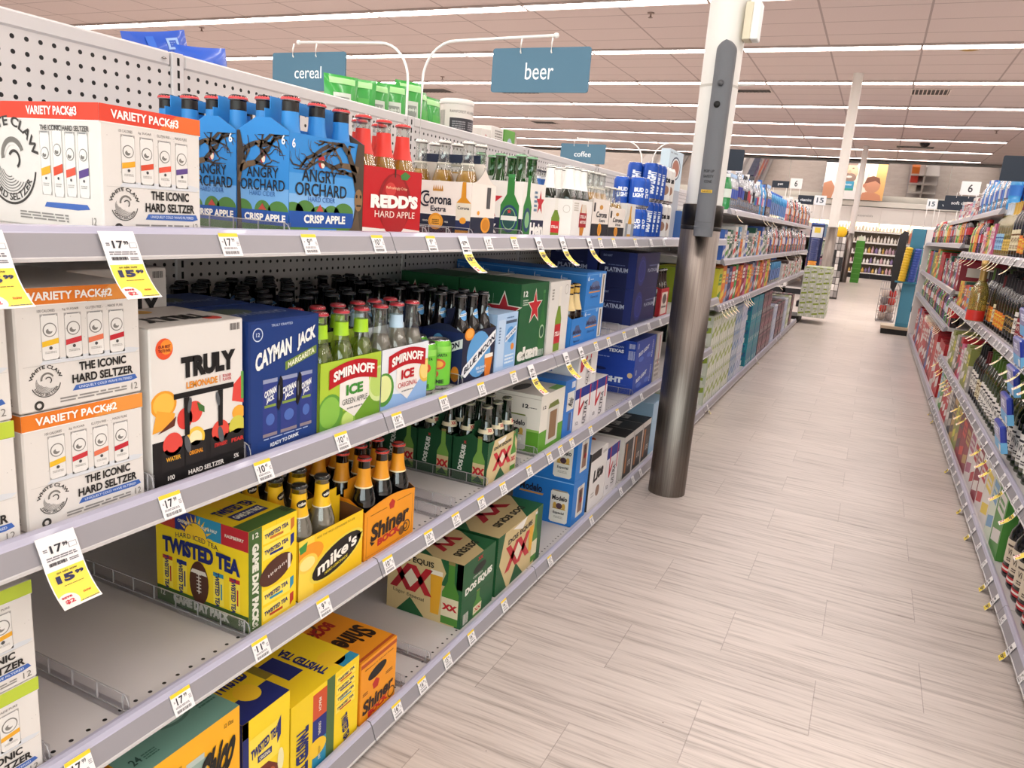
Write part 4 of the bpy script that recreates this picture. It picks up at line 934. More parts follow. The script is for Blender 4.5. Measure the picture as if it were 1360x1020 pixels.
def twisted_side(f):
    f.r(0, 0, 1, 1, 'f0cf1e'); q = .42
    for x0, x1, c, s in ((0, .22, 'b5392c', 'PEACH'), (.22, .46, '1b2a78', 'ORIGINAL'), (.46, .72, '2a86a8', 'HALF & HALF'), (.72, 1, 'b3262e', 'RASPBERRY')): f.r(x0, .80, x1, 1, c, f.l+1); f.t(s, (x0+x1)/2, .9, (x1-x0)*.7, .032, 'e9e4d2', f.l+4)
    for i in range(11):
        a = math.radians(10+16*i); f.p([(.45+.13*math.cos(a-.09), .77+.16*math.sin(a-.09)), (.45+.13*math.cos(a+.09), .77+.16*math.sin(a+.09)), (.45+.19*math.cos(a), .77+.235*math.sin(a))], 'e8b93a', f.l+3)
    f.e(.45, .77, .12, .15, 'eec22a', f.l+4, a0=0, a1=180); f.t('HARD ICED TEA', .46, .745, .46, .05, '2a2a4a', f.l+6, arch=.03, bold=.0)
    f.t('TWISTED TEA', .50, .615, .84, .165, '1b2668', f.l+7, bold=.06, arch=.02)
    for x, c, c2 in ((.13, 'b5392c', 'b5392c'), (.29, '1b2a78', '1b2a78'), (.69, '2a86a8', '2a86a8'), (.86, 'b3262e', 'b3262e')):
        f.r(x-.055, .18, x+.055, .50, 'f4dc4a', f.l+3); f.r(x-.055, .46, x+.055, .50, c2, f.l+4); f.t('TWISTED TEA', x-.01, .33, .30, .055, '1b2668', f.l+6, rot=-90, bold=.04); f.r(x+.025, .24, x+.04, .40, c, f.l+5)
    f.e(.48, .33, .105, .22, '4d2a1e', f.l+4); f.r(.475, .22, .485, .45, 'e6ddd2', f.l+6)
    for i in range(6): f.r(.455, .24+.035*i, .505, .25+.035*i, 'e6ddd2', f.l+6)
    f.p([(.39, .42), (.57, .42), (.55, .46), (.41, .46)], 'ded5c9', f.l+5)
    f.r(0, 0, 1, .165, '41602c', f.l+2); f.t('GAME DAY PACK', .5, .085, .62, .10, 'dcdccc', f.l+7, bold=.07); f.t('12', .07, .1, .05, .06, 'dcdccc', f.l+6); f.t('5%', .93, .08, .06, .06, 'dcdccc', f.l+6)
def twisted_front(f):
    f.r(0, 0, 1, 1, 'f0cf1e'); f.r(0, 0, .26, 1, '41602c', f.l+1); f.t('GAME DAY PACK', .13, .46, .80*f.H/f.W, .13*f.W/f.H, 'dcdccc', f.l+4, rot=-90, bold=.07); f.t('12', .13, .94, .12, .05, 'dcdccc', f.l+4); f.t('5%', .13, .05, .12, .05, 'dcdccc', f.l+4)
    f.r(.56, 0, .565, 1, 'd2b416', f.l+1)
    for y, c in ((.88, 'c9742c'), (.72, '1b2a78'), (.27, '2a86a8'), (.10, 'b5392c')): f.r(.28, y-.07, .86, y+.07, 'f6de55', f.l+2); f.t('TWISTED TEA', .56, y+.015, .5, .045, '1b2668', f.l+5, rise=.03, bold=.04); f.r(.42, y-.045, .7, y-.02, c, f.l+4); f.p([(.86, y-.06), (.94, y-.02), (.94, y+.07), (.86, y+.06)], c, f.l+3)
    f.e(.56, .5, .36, .125, '4d2a1e', f.l+4, rot=14); f.t('HHHHH', .58, .5, .4, .03, 'e6ddd2', f.l+6, rot=14, bold=0.); f.p([(.80, .44), (.86, .46), (.86, .6), (.80, .6)], 'ded5c9', f.l+6)
def twisted_top(f):
    f.r(0, 0, 1, 1, 'e6c51c'); f.r(0, .0, 1, .16, '41602c', f.l+1); f.t('TWISTED TEA', .5, .42, .72, .12, '1b2668', f.l+5, bold=.05); f.r(.2, .2, .8, .33, '1b2668', f.l+3); f.t('GAME DAY PACK', .5, .265, .54, .07, 'e2e2d2', f.l+6, bold=.05); f.e(.5, .56, .16, .1, 'eec22a', f.l+3); f.r(.2, .75, .8, .95, '7a6a20', f.l+2); f.lines(.85, .04, .98, .14, 4, '2a2a20', f.l+5)
def mikes_front(f):
    f.r(0, 0, 1, 1, 'f0c41e'); f.r(0, 0, .22, 1, 'f4d24a', f.l+1); f.e(.16, .72, .2, .17, 'e8951e', f.l+2); f.e(.12, .58, .15, .15, 'f2c84a', f.l+3); f.e(.12, .58, .11, .11, 'f7dd86', f.l+4); f.p([(.0, .9), (.12, .95), (.1, .8), (.02, .78)], '3f8a3a', f.l+3)
    f.e(.58, .44, .44, .27, 'e7d04a', f.l+4, rot=14); f.e(.58, .44, .40, .235, '191510', f.l+5, rot=14); f.p([(.93, .5), (1, .62), (.9, .6)], '191510', f.l+5)
    f.t("mike's", .58, .47, .62, .22, 'f3eee2', f.l+8, rise=.20, bold=.03); f.t('HARD LEMONADE', .56, .29, .36, .05, 'd6c23a', f.l+8, rise=.09, bold=.03); f.t("ADD THE MIKE'S LEMONADE TO LIFE", .55, .93, .6, .035, '6a5a1c', f.l+6, bold=.0)
def shiner_front(f):
    f.r(0, 0, 1, 1, 'e8951c'); f.r(.04, .05, .96, .055, '7a4a10', f.l+1); f.r(.04, .05, .045, .9, '7a4a10', f.l+1); f.r(.955, .05, .96, .9, '7a4a10', f.l+1)
    f.t('Shiner', .5, .53, .76, .36, '2a1a10', f.l+6, bold=.04, rise=.06, sh=.1); f.p([(.1, .35), (.2, .28), (.14, .24)], '2a1a10', f.l+4); f.t('BOCK', .48, .27, .46, .15, 'b5261e', f.l+6, bold=.06, rise=.06)
    f.ring(.84, .25, .13, .03, '5a3a18', f.l+4); f.ring(.82, .25, .075, .03, '5a3a18', f.l+4); f.e(.74, .2, .06, .1, '7a5020', f.l+3); f.star(.52, .9, .11, 'b5261e', f.l+3, k=.8); f.r(.1, .88, .42, .89, '5a3a18', f.l+3); f.r(.62, .91, .92, .92, '5a3a18', f.l+3)
def shiner_end(f): f.r(0, 0, 1, 1, 'd9861c'); f.t('Shiner', .5, .6, .8, .25, '2a1a10', f.l+4, bold=.04); f.t('BOCK', .5, .3, .5, .15, 'b5261e', f.l+4, bold=.05)
def shiner12_front(f):
    f.r(0, 0, 1, 1, 'e8951c'); f.r(0, .90, 1, .96, 'a8481c', f.l+1); f.t('SPENDING IT THE LAST SHINE', .5, .84, .8, .02, '6a3a10', f.l+3); f.star(.42, .50, .09, 'b5261e', f.l+2, k=.8)
    f.e(.45, .70, .26, .085, '0d0a08', f.l+3, rot=8); f.t('Shiner', .5, .27, .86, .22, '2a1a10', f.l+6, bold=.04, rise=.07, sh=.1); f.t('BOCK', .5, .11, .56, .10, 'b5261e', f.l+6, bold=.06, rise=.05); f.ring(.88, .13, .09, .02, '5a3a18', f.l+4); f.lines(.7, .5, .9, .56, 2, '7a4a1a', f.l+3); f.lines(.06, .44, .2, .5, 2, '7a4a1a', f.l+3)
def shiner12_top(f): f.r(0, 0, 1, 1, 'dd8c1b'); f.t('Shiner', .48, .30, .85, .26, '2a1a10', f.l+4, rot=180, bold=.04); f.t('BOCK', .42, .62, .5, .14, 'a8261e', f.l+4, rot=180, bold=.06); f.r(0, .02, 1, .05, 'a8481c', f.l+1); f.ring(.2, .75, .14, .03, '5a3a18', f.l+3)
def bigx(f, cx, cy, w, h, c, l):
    for s in (1, -1):
        f.p([(cx-w/2, cy-s*h/2), (cx-w/2+.3*w, cy-s*h/2), (cx+w/2, cy+s*h/2), (cx+w/2-.3*w, cy+s*h/2)], c, l)
def dos_front(f):
    f.r(0, 0, 1, 1, 'cdb98a'); f.p([(0, 1), (0, .35), (.2, 1)], '1f5a34', f.l+1); f.p([(.25, 0), (.45, .26), (.62, 0)], '1f5a34', f.l+1); f.p([(.85, 1), (1, .7), (1, 1)], '2a6a3a', f.l+1)
    f.t('DOS EQUIS', .48, .80, .58, .09, '2a2a22', f.l+6, bold=.03, rise=.03); bigx(f, .36, .47, .36, .42, 'bb2330', f.l+3); bigx(f, .62, .47, .36, .42, 'c32a36', f.l+4); f.p([(.49, .62), (.58, .47), (.49, .33), (.40, .47)], 'e0d6bd', f.l+5); f.p([(.3, .93), (.6, .98), (.55, .86), (.36, .84)], 'e6e2da', f.l+2)
    ill_bottle(f, .88, .02, .18, .95, '4f8a34', 'd9cfae', '8a7a4a'); f.t('XX', .88, .3, .15, .12, 'b8202a', f.l+6, bold=.06)
def dos_end(f):
    f.r(0, 0, 1, 1, '17472a'); f.t('DOS EQUIS', .28, .55, .62*f.H/f.W, .15*f.W/f.H, 'dcdfd6', f.l+4, rot=82, bold=.05); f.t('x', .34, .92, .08, .06, 'c32a36', f.l+4, bold=.06); ill_bottle(f, .76, .02, .34, 1.1, '6f9a44', 'cdb98a', '8a7a4a'); f.t('XX', .76, .30, .36, .18, 'b8202a', f.l+6, bold=.07); f.p([(.6, .04), (.76, .2), (.92, .04)], '17472a', f.l+5)
def dos12_side(f):
    f.r(0, 0, 1, 1, 'cbb685'); f.p([(0, 1), (0, .55), (.16, .9), (.12, 1)], '1f5a34', f.l+1); f.p([(.14, 0), (.32, .26), (.52, 0)], '1f5a34', f.l+1); f.p([(.70, 1), (.78, .8), (.72, .6), (1, .6), (1, 1)], '1f5a34', f.l+1); f.r(.92, 0, 1, 1, '1f5a34', f.l+1)
    f.t('DOS EQUIS', .36, .86, .52, .10, '1f1f1a', f.l+6, bold=.03); bigx(f, .20, .57, .32, .42, '9c1f2a', f.l+3); bigx(f, .45, .57, .32, .42, 'b3262f', f.l+4); f.p([(.32, .72), (.42, .57), (.32, .42), (.23, .57)], 'ded4bc', f.l+5); f.t('Lager Especial', .30, .29, .42, .07, '3a3a2c', f.l+6, bold=0., rise=-.04)
    f.p([(.60, .12), (.71, .12), (.74, .75), (.58, .75)], 'e0a52a', f.l+3); f.r(.58, .73, .74, .80, 'ece4d2', f.l+4); ill_bottle(f, .85, .02, .22, .98, '4a8232', 'd9cfae', '8a7a4a'); f.t('XX', .85, .29, .2, .1, 'b8202a', f.l+6, bold=.07)
def dos12_front(f):
    f.r(0, 0, 1, 1, '1d5530'); f.r(0, .40, 1, .405, '12351e', f.l+1); f.e(.5, .78, .2, .07, '0a120c', f.l+2, rot=4); f.t('XX', .5, .93, .16, .06, 'b8202a', f.l+4, bold=.06); f.t('DOS EQUIS', .5, .56, .84, .13, 'e2e2d8', f.l+4, rise=.06, bold=.06); f.t('CERVEZA', .45, .68, .3, .03, 'cfd2c6', f.l+4)
    ill_bottle(f, .5, .0, .26, .42, '4a8232', 'd9cfae', '8a7a4a'); f.t('XX', .5, .115, .2, .06, 'b8202a', f.l+6); f.bars(.06, .03, .22, .2, 8, 'd9d6cc', f.l+3)
def dos12_top(f):
    f.r(0, 0, 1, 1, 'bda97a'); f.p([(0, 1), (0, .4), (.5, 1)], '1f5a34', f.l+1); f.p([(1, 0), (1, .5), (.6, 0)], '1f5a34', f.l+1); bigx(f, .38, .55, .34, .38, 'a3222c', f.l+3); bigx(f, .62, .55, .34, .38, 'a3222c', f.l+4); f.p([(.5, .68), (.6, .55), (.5, .42), (.4, .55)], 'd9d0b8', f.l+5); f.t('DOS EQUIS', .5, .2, .6, .12, '2a2a20', f.l+5, rot=180, bold=.04)
def dosX_front(f):
    f.r(0, 0, 1, 1, 'cbb685'); f.p([(0, 1), (0, 0), (.24, 0), (.05, .5), (.14, 1)], '1d5530', f.l+1); f.p([(.3, 0), (.42, .3), (.6, 0)], '1d5530', f.l+1); f.r(.86, 0, 1, 1, '1d5530', f.l+1); f.p([(.3, .96), (.62, 1), (.52, .84)], 'e6e2da', f.l+2); f.t('DOS EQUIS', .48, .80, .54, .1, '1f1f1a', f.l+6, bold=.03, rise=.04); bigx(f, .33, .5, .32, .44, 'b3262f', f.l+3); bigx(f, .56, .5, .32, .44, 'bd2c36', f.l+4); f.p([(.44, .66), (.53, .5), (.44, .34), (.36, .5)], 'ded4bc', f.l+5); f.p([(.70, .3), (.77, .3), (.79, .75), (.69, .75)], 'e0a52a', f.l+5); ill_bottle(f, .84, .05, .13, .9, '4a8232', 'd9cfae')
def topo_front(f):
    f.r(0, 0, 1, 1, 'efae1e'); f.r(0, .0, 1, .12, '7fa89a', f.l+1); f.t('Topo', .28, .56, .36, .30, '14120e', f.l+8, bold=.05, rise=.12, sh=.25); f.t('Chico', .74, .72, .42, .30, '14120e', f.l+8, bold=.05, rise=.12, sh=.25); f.r(.42, 0, .64, .82, '8fa79e', f.l+3); f.r(.44, .82, .62, .86, 'b5c2bb', f.l+3); f.t('MINERAL WATER', .62, .37, .5, .06, '2a2820', f.l+8, rise=.06, bold=.03); f.lines(.08, .86, .4, .9, 1, 'a9781a', f.l+2); f.t('12 12oz', .88, .93, .1, .03, '5a4212', f.l+3); f.r(.66, .46, .98, .47, 'a9781a', f.l+2)
def topo_top(f): f.r(0, 0, 1, 1, '6f9a8c'); f.t('24', .12, .2, .08, .1, '23453c', f.l+3); f.e(.6, .5, .2, .2, '55796e', f.l+1); f.e(.6, .5, .16, .16, '8fb0a4', f.l+2); f.lines(.8, .3, .97, .45, 3, '3f6a5c', f.l+2); f.lines(.18, .14, .3, .24, 3, '3f6a5c', f.l+2)
def tea_front(f):
    f.r(0, 0, 1, 1, 'efd022'); f.r(0, 0, .12, 1, '1b2668', f.l+1); f.r(0, .86, 1, 1, 'efd022', f.l+1); f.p([(.12, 0), (.75, 0), (.75, .40), (.4, .56), (.12, .4)], '6a2a1c', f.l+2); f.e(.35, .2, .12, .1, '9a4a2a', f.l+3); f.e(.6, .34, .09, .08, 'a8562e', f.l+3); f.r(.12, .5, .78, .82, 'f3d94a', f.l+3); f.t('TWISTED TEA', .45, .70, .58, .09, '1b2668', f.l+6, rise=.06, bold=.05); f.r(.3, .56, .6, .62, '1b2668', f.l+5); f.t('ORIGINAL', .45, .59, .24, .035, 'e9e2c2', f.l+7); f.e(.8, .42, .07, .11, 'e6dfae', f.l+4); f.p([(.72, .78), (.8, .84), (.8, .66), (.72, .6)], '1b2668', f.l+4)
def tea_top(f): f.r(0, 0, 1, 1, 'e6c51c'); f.r(0, 0, 1, .25, '1b2668', f.l+1); f.r(.1, .55, .45, .75, '1b2668', f.l+2); f.t('ORIGINAL', .28, .65, .3, .07, 'e9e2c2', f.l+5); f.t('TWISTED', .62, .48, .62, .16, '1b2668', f.l+5, bold=.05); f.e(.6, .26, .2, .12, 'eec22a', f.l+3)
def tea2_front(f):
    f.r(0, 0, 1, 1, 'f0cf1e'); f.r(0, 0, .30, 1, 'eac91c', f.l+1); f.t('TWISTED TEA', .155, .34, .62*f.H/f.W, .17*f.W/f.H, '1b2668', f.l+6, rot=-90, bold=.06)
    for y0, y1, c, s in ((.62, .94, 'c9502a', 'PEACH'), (.34, .62, '1b2a78', 'ORIGINAL'), (.0, .34, '2a86a8', 'HALF & HALF')): f.r(.30, y0, .50, y1, c, f.l+2); f.t(s, .40, (y0+y1)/2, .16*f.H/f.W, .04, 'e9e4d2', f.l+4, rot=-90)
    f.r(.50, 0, .62, 1, '49663a', f.l+2); f.e(.36, .26, .14, .11, 'eec22a', f.l+4)
    for i, c in enumerate(('b5392c', '1b2a78', '2a86a8', 'b3262e')): y = .88-.12*i; f.r(.64, y-.05, .94, y+.05, 'f6de55', f.l+3); f.t('TWISTED TEA', .79, y+.01, .26, .035, '1b2668', f.l+5, rise=.02, bold=.04); f.r(.7, y-.04, .88, y-.02, c, f.l+4)
    f.t('TWISTED TEA', .80, .2, .36*f.H/f.W, .1*f.W/f.H, '1b2668', f.l+5, rot=-80, bold=.05)
def lite_front(f): f.r(0, 0, 1, 1, 'e2dedb'); f.r(0, .86, .6, 1, '2a2626', f.l+1); f.t('Lite', .52, .58, .60, .22, '231f20', f.l+4, bold=.05, rise=.05, sh=.1); f.e(.55, .25, .12, .10, '8a6a5a', f.l+2); f.lines(.15, .2, .35, .3, 2, 'b5afa8', f.l+2); f.lines(.7, .88, .95, .93, 2, '8a857e', f.l+2)
def dark_front(f): f.r(0, 0, 1, 1, '2a2524'); f.r(0, .86, 1, 1, 'd6d0ca', f.l+1); f.r(0, 0, .12, .9, 'cfc8c0', f.l+1); f.r(.25, .1, .42, .8, 'a8642a', f.l+2); f.r(.5, .2, .9, .6, '4a4340', f.l+2); f.t('LITE', .7, .3, .3, .12, 'cfc8c0', f.l+4)
def dark_top(f): f.r(0, 0, 1, 1, '1f1c1c'); f.t('Lite', .5, .5, .5, .3, 'a9a39c', f.l+3, bold=.05); f.r(0, .85, 1, 1, '8a8580', f.l+1)
# ------------------------------------------------------------------ goods on the beer run
FX = -.88
S1, S2, S3, S0 = ZS[1], ZS[2], ZS[3], ZS[0]
def pack(name, label, cat, y, z, w, d, h, col, front=None, side=None, top=None, x=FX, group=None, rz=0.): return carton(name, label, cat, x, y, z, w, d, h, col, front, side, top, group, rz)
PAPER = 'dbd7d2'
# --- top shelf
pack('seltzer_carton', 'white hard seltzer carton with a red variety pack band, alone on the top shelf', 'drink carton', .649, S1, .154, .235, .158, PAPER,
     seltzer_front('d8432f', 'e8692f', 'VARIETY PACK#3', ('e2a52a', 'cf4a2e', 'd9543f', '5a4484')), seltzer_side('d8432f', 'VARIETY PACK#3', ('e2a52a', 'cf4a2e', 'd9543f', '5a4484')))
for i, (x, wh) in enumerate(((FX, 'in front'), (-.995, 'in the middle'), (-1.11, 'at the back'))):
    carrier('six_pack_carrier', f'blue apple cider six-pack carrier {wh} of the row of three', x, .984, S1, '2f86cf', '6b5a48', orchard_front if i == 0 else None, orchard_end, L=.198, Dp=.112, h=.166, hh=.222, group='blue cider carriers')
    six('orchard', lab6('blue-necked cider bottle', f'the blue carrier {wh}'), 'blue cider bottles', (x, .984, S1), 0, .198, .112)
carrier('six_pack_carrier', 'red hard apple six-pack carrier between the blue cider and the white crown pack', FX, 1.184, S1, 'b9131b', '6b4a40', redds_front, None, L=.200, Dp=.118, h=.132, hh=.15)
six('redds', lab6('clear bottle with red neck label and red cap', 'the red apple carrier'), 'red necked bottles', (FX, 1.184, S1), 0, .2, .118)
def end_pack(label, y, L, Dp, h, hh, col, long_art, end_art, x=-.885, curve=True, hcol=None):
    return carrier('six_pack_carrier', label, x-L, y+0., S1, col, '8a8078', long_art, end_art, rz=-math.pi/2, L=L, Dp=Dp, h=h, hh=hh, curve=curve, hcol=hcol)
end_pack('cream and navy crown beer carrier standing end on beside an empty slot', 1.615, .20, .125, .128, .195, 'e4dad0', corona_long, corona_end, hcol='232b45')
six('corona', lambda r, c: f'clear golden lager bottle, {POS3[2-c]} from the aisle, {"camera" if r == 0 else "far"} row of the crown carrier', 'golden lager bottles', (-1.085, 1.615, S1), -math.pi/2, .2, .125)
end_pack('white carrier with red star and green bottle picture on the top shelf', 1.905, .19, .150, .150, .165, 'e2ded8', heineken_long, heineken_end)
six('heineken', lambda r, c: f'green lager bottle, {POS3[2-c]} from the aisle, {"camera" if r == 0 else "far"} row of the red star carrier', 'green lager bottles', (-1.075, 1.905, S1), -math.pi/2, .19, .15)
carrier('six_pack_carrier', 'white carrier picturing a red chalice, beside the red star carrier', FX, 2.268, S1, 'e6e3de', '9a948c', stella_front, stella_side, L=.183, Dp=.13, h=.122, hh=.15, curve=True)
six('stella', lab6('green bottle wrapped in white neck foil', 'the chalice carrier'), 'white foiled bottles', (FX, 2.268, S1), 0, .183, .13)
carrier('six_pack_carrier', 'taller cream and black lager carrier beside the chalice carrier', FX, 2.455, S1, 'e0d7ce', '8a8078', corona_light, None, L=.178, Dp=.12, h=.135, hh=.15)
six('corona', lab6('clear golden lager bottle', 'the taller cream and black carrier'), 'golden lager bottles', (FX, 2.455, S1), 0, .178, .12)
carrier('six_pack_carrier', 'lower cream and black carrier of small bottles beside the taller one', FX, 2.638, S1, 'e0d7ce', '8a8078', lambda f: corona_light(f, 'ita'), None, L=.185, Dp=.11, h=.112, hh=.12)
six('coronita', lab6('small clear lager bottle', 'the lower cream and black carrier'), 'small lager bottles', (FX, 2.638, S1), 0, .185, .11)
for yy in (2.47, 2.66):
    six('blueline', lab6('blue banded clear bottle', 'unboxed behind the %s cream carrier' % ('taller' if yy < 2.5 else 'lower')), 'blue banded bottles', (-1.03, yy, S1), 0, .17, .11, z=.001)
def prem_front(f): f.r(0, 0, 1, 1, 'd9d6d2'); f.r(0, 0, 1, .45, '8f949a', f.l+1); ill_bottle(f, .45, .03, .4, .95, 'd09a2e', 'c9ccd0')
pack('drink_carton', 'slim white and silver carton with a tall bottle picture, beside the blue cans', 'drink carton', 2.845, S1, .11, .12, .135, 'dad7d3', prem_front)
def bl_art(f): f.r(0, 0, 1, 1, '1c50ae'); f.t('BUD', .42, .62, .6, .18, 'e6ecf4', f.l+3, bold=.06); f.t('LIGHT', .42, .40, .7, .18, 'e6ecf4', f.l+3, bold=.06)
def bl2_art(f): f.r(0, 0, 1, 1, '1a4aa6'); f.t('BUD LIGHT', .4, .5, .7*f.H/f.W, .3, 'e6ecf4', f.l+3, rot=85, bold=.06)
def ml_art(f): f.r(0, 0, 1, 1, 'e2dfdb'); f.t('Lite', .45, .7, .75, .2, '232026', f.l+3, bold=.05); f.e(.45, .35, .3, .16, 'a07a66', f.l+2)
for lv in range(2):
    for a in range(2):
        for b in range(2):
            can('bud', (-.905-.067*b, 3.035+.067*a, S1+.1225*lv), f'short blue beer can, {"aisle" if b == 0 else "rear"} side, {ORD[a]} along, {"upper" if lv else "lower"} layer of its stack', 'short blue cans', bl_art, STD, '1c50ae')
for lv in range(2):
    for a in range(3):
        for b in range(2):
            can('budtall', (-.905-.068*b, 3.20+.068*a, S1+.1575*lv), f'tall blue beer can, {"aisle" if b == 0 else "rear"} side, {ORD[a]} along, {"upper" if lv else "lower"} layer by the big pillar', 'tall blue cans', bl2_art, TALL, '1a4aa6')
for lv in range(2):
    for a in range(2):
        can('litetall', (-.905, 3.425+.068*a, S1+.1575*lv*.86 if False else S1+.1575*lv), f'tall white beer can, {ORD[a]} along, {"upper" if lv else "lower"} layer, half hidden by the big pillar', 'tall white cans', ml_art, TALL, 'e2dfdb')
def blu_art(f): f.r(0, 0, 1, 1, 'c9dbe6'); f.t('10 15PK', .3, .92, .5, .04, '3a4a5e', f.l+2); f.e(.5, .55, .36, .3, '27405e', f.l+1); f.e(.5, .55, .31, .26, 'e2e8ea', f.l+2); f.e(.5, .55, .26, .22, 'a8705e', f.l+3)
pack('drink_carton', 'pale blue carton with a round picture, standing behind the tall blue cans', 'drink carton', 4.08, S1+.256, .30, .05, .205, 'c9dbe6', blu_art, x=-1.06)
pack('drink_carton', 'plain grey carton under the pale blue one with the round picture', 'drink carton', 4.08, S1, .30, .05, .255, 'a9adb4', x=-1.06)

# --- second shelf
for i, z in enumerate((S2, S2+.152)):
    lay = ('lower', 'upper')[i]
    pack('seltzer_carton', f'{lay} white seltzer carton with a lime green band at the picture edge, second shelf', 'drink carton', .335, z, .182, .235, .151, PAPER, seltzer_front('a9bf2e', 'b5c83c', 'VARIETY PACK', ('e2a52a', '8fae3a', 'd9543f', 'e08a2a')), None, x=-.872, group='white seltzer cartons')
    pack('seltzer_carton', f'{lay} of two stacked white seltzer cartons with an orange variety pack band', 'drink carton', .530, z, .166, .235, .150, PAPER, seltzer_front('e07a22', 'e2913f', 'VARIETY PACK#2', ('e2b52a', 'c2333a', 'd9704f', 'b9232f')), seltzer_side('e07a22', None, ('e2b52a', 'c2333a', 'd9704f', 'b9232f')), group='white seltzer cartons')
TR = [(truly_front, None, truly_top)]
pack('seltzer_carton', 'tall white lemonade seltzer carton with fruit pictures and a black base', 'drink carton', .710, S2, .173, .155, .237, 'dedad5', truly_front, None, truly_top)
pack('drink_carton', 'flat grey carton lying behind the fruit picture carton', 'drink carton', .700, S2, .19, .22, .062, '8f8a86', x=-1.045)
pack('seltzer_carton', 'second fruit picture lemonade carton standing higher at the back of the shelf', 'drink carton', .712, S2+.0625, .173, .155, .237, 'dedad5', truly_front, x=-1.05)
for i, x in enumerate((FX, -1.045)):
    pack('cocktail_carton', ('dark blue margarita can carton standing at the shelf edge', 'dark blue margarita can carton standing behind the first one')[i], 'drink carton', .894, S2, .170, .155, .229, '1d3f8a', cayman_front, lambda f: f.r(0, 0, 1, 1, '1a387c'), lambda f: (f.r(0, 0, 1, 1, '1d3d84'), f.t('CAYMAN JACK', .5, .4, .7, .2, '8f9dc0', f.l+3, rot=180), f.e(.3, .6, .25, .2, '5d6a5a', f.l+1)), x=x)
GA = smirnoff('a9c63a', '6f9e2c', '3f8a34', 'GREEN APPLE', ((.16, .25, .20, '5f9a3a', '86bb4a'), (.98, .5, .2, 'cfe09a', 'b5d06a'), (.45, .05, .12, '8fc04a', 'c3dc7a')))
OG = smirnoff('dfe4ea', '8fb2dd', 'b3131f', 'ORIGINAL', ((.06, .36, .2, '4f8f35', 'dbe29a'), (.96, .5, .15, 'e0b54a', 'f0cf7a')))
carrier('six_pack_carrier', 'lime green apple drink carrier with a red banner', FX, 1.072, S2, 'a9c63a', '6a7a3a', GA, None, L=.190, Dp=.118, h=.134, hh=.175)
six('lime_ice', lab6('clear bottle with lime neck label and red cap', 'the lime green carrier'), 'lime labelled bottles', (FX, 1.072, S2), 0, .19, .118)
carrier('six_pack_carrier', 'pale blue and white citrus drink carrier with a red banner', FX, 1.266, S2, 'dfe4ea', 'a8b4c2', OG, None, L=.180, Dp=.118, h=.134, hh=.17)
six('smirnoff_ice', lab6('clear bottle with red cap', 'the pale blue citrus carrier'), 'clear red capped bottles', (FX, 1.266, S2), 0, .18, .118, kinds={(0, 1): 'smirnoff_lab', (1, 0): 'smirnoff_lab'})
def marg_art(f): f.r(0, 0, 1, 1, '6fc23a'); f.r(0, .85, 1, 1, '8fd25a', f.l+1); f.t('MARGARITA', .45, .78, .7, .08, '24401c', f.l+3); f.e(.45, .55, .3, .14, 'c9542f', f.l+2); f.e(.45, .55, .2, .09, 'e0a83a', f.l+3); f.e(.3, .3, .2, .1, 'c9542f', f.l+2); f.t('LIME', .45, .1, .5, .1, '24401c', f.l+3, bold=.05)
for a in range(2):
    for b in range(2):
        can('marg', (-.915-.067*b, 1.482+.067*a, S2), f'bright green lime cocktail can, {"aisle side" if b == 0 else "rear"}, {ORD[a]} along beside the citrus carrier', 'green cocktail cans', marg_art, STD, '6fc23a')
for i, x in enumerate((FX, -1.005, -1.13, -1.255)):
    wh = ('at the shelf edge', 'second from the aisle', 'third from the aisle', 'against the pegboard')[i]
    carrier('six_pack_carrier', f'navy wheat ale carrier with a blue moon, {wh}', x, 1.608, S2, '1f2746', '5a4a3c', moon_end if i == 0 else moon_long, moon_long, L=.178, Dp=.118, h=.132, hh=.185, group='navy ale carriers')
    six('moon', lab6('blue labelled dark ale bottle', f'navy carrier {wh}'), 'dark ale bottles', (x, 1.608, S2), 0, .178, .118)
for j, y in enumerate((1.12, 1.33)):
    for i, x in enumerate((-1.06, -1.185, -1.305)):
        wh = f'{("front", "middle", "rear")[i]} of the dark row behind the {("lime green", "pale blue")[j]} carrier'
        carrier('six_pack_carrier', f'dark navy ale carrier, {wh}', x, y, S2, '1f2746', '4a3c30', moon_long, None, L=.185, Dp=.115, h=.128, hh=.18, group='navy ale carriers')
        six('moon', lab6('dark ale bottle', wh), 'dark ale bottles', (x, y, S2), 0, .185, .115)
pack('drink_carton', 'small sky blue carton picturing a slim can, beside the navy carrier', 'drink carton', 1.792, S2, .130, .10, .162, 'a9c6e6', moonsky_front, lambda f: f.r(0, 0, 1, 1, '9dbbdc'))
for i, x in enumerate((FX, -1.085)):
    pack('beer_carton', ('dark green twelve-bottle carton with a big red star, at the shelf edge', 'dark green star carton standing behind the first')[i], 'drink carton', 1.931, S2, .202, .198, .236, '1f5a34', hein12_front, hein12_side, x=x)
    pack('beer_carton', ('tall white carton picturing a green bottle, beside the star carton', 'tall white carton behind the first white one')[i], 'drink carton', 2.148, S2, .168, .198, .232, 'd9d5cf', stella12_front, None, x=x)
for i in range(5):
    for lv in range(2):
        pack('beer_carton', f'{("lower", "upper")[lv]} blue six-can carton, {ORD[i]} of the row going back', 'drink carton', 2.470, S2+.1245*lv, .205, .103, .124, '2f7cc8', modelo6 if i == 0 else None, modelo6_side, x=FX-.1035*i, group='blue six-can cartons')
def modsm(f): f.r(0, 0, 1, 1, '2f7cc8'); f.p([(.2, .5), (.35, .75), (.6, .75), (.8, .5)], '4a5a86', f.l+1); f.t('Modelo', .5, .52, .7, .16, '3a3a5c', f.l+4, bold=.03); f.r(.2, .36, .8, .40, 'c98a4a', f.l+2); f.t('Especial', .5, .2, .5, .1, '23407c', f.l+3)
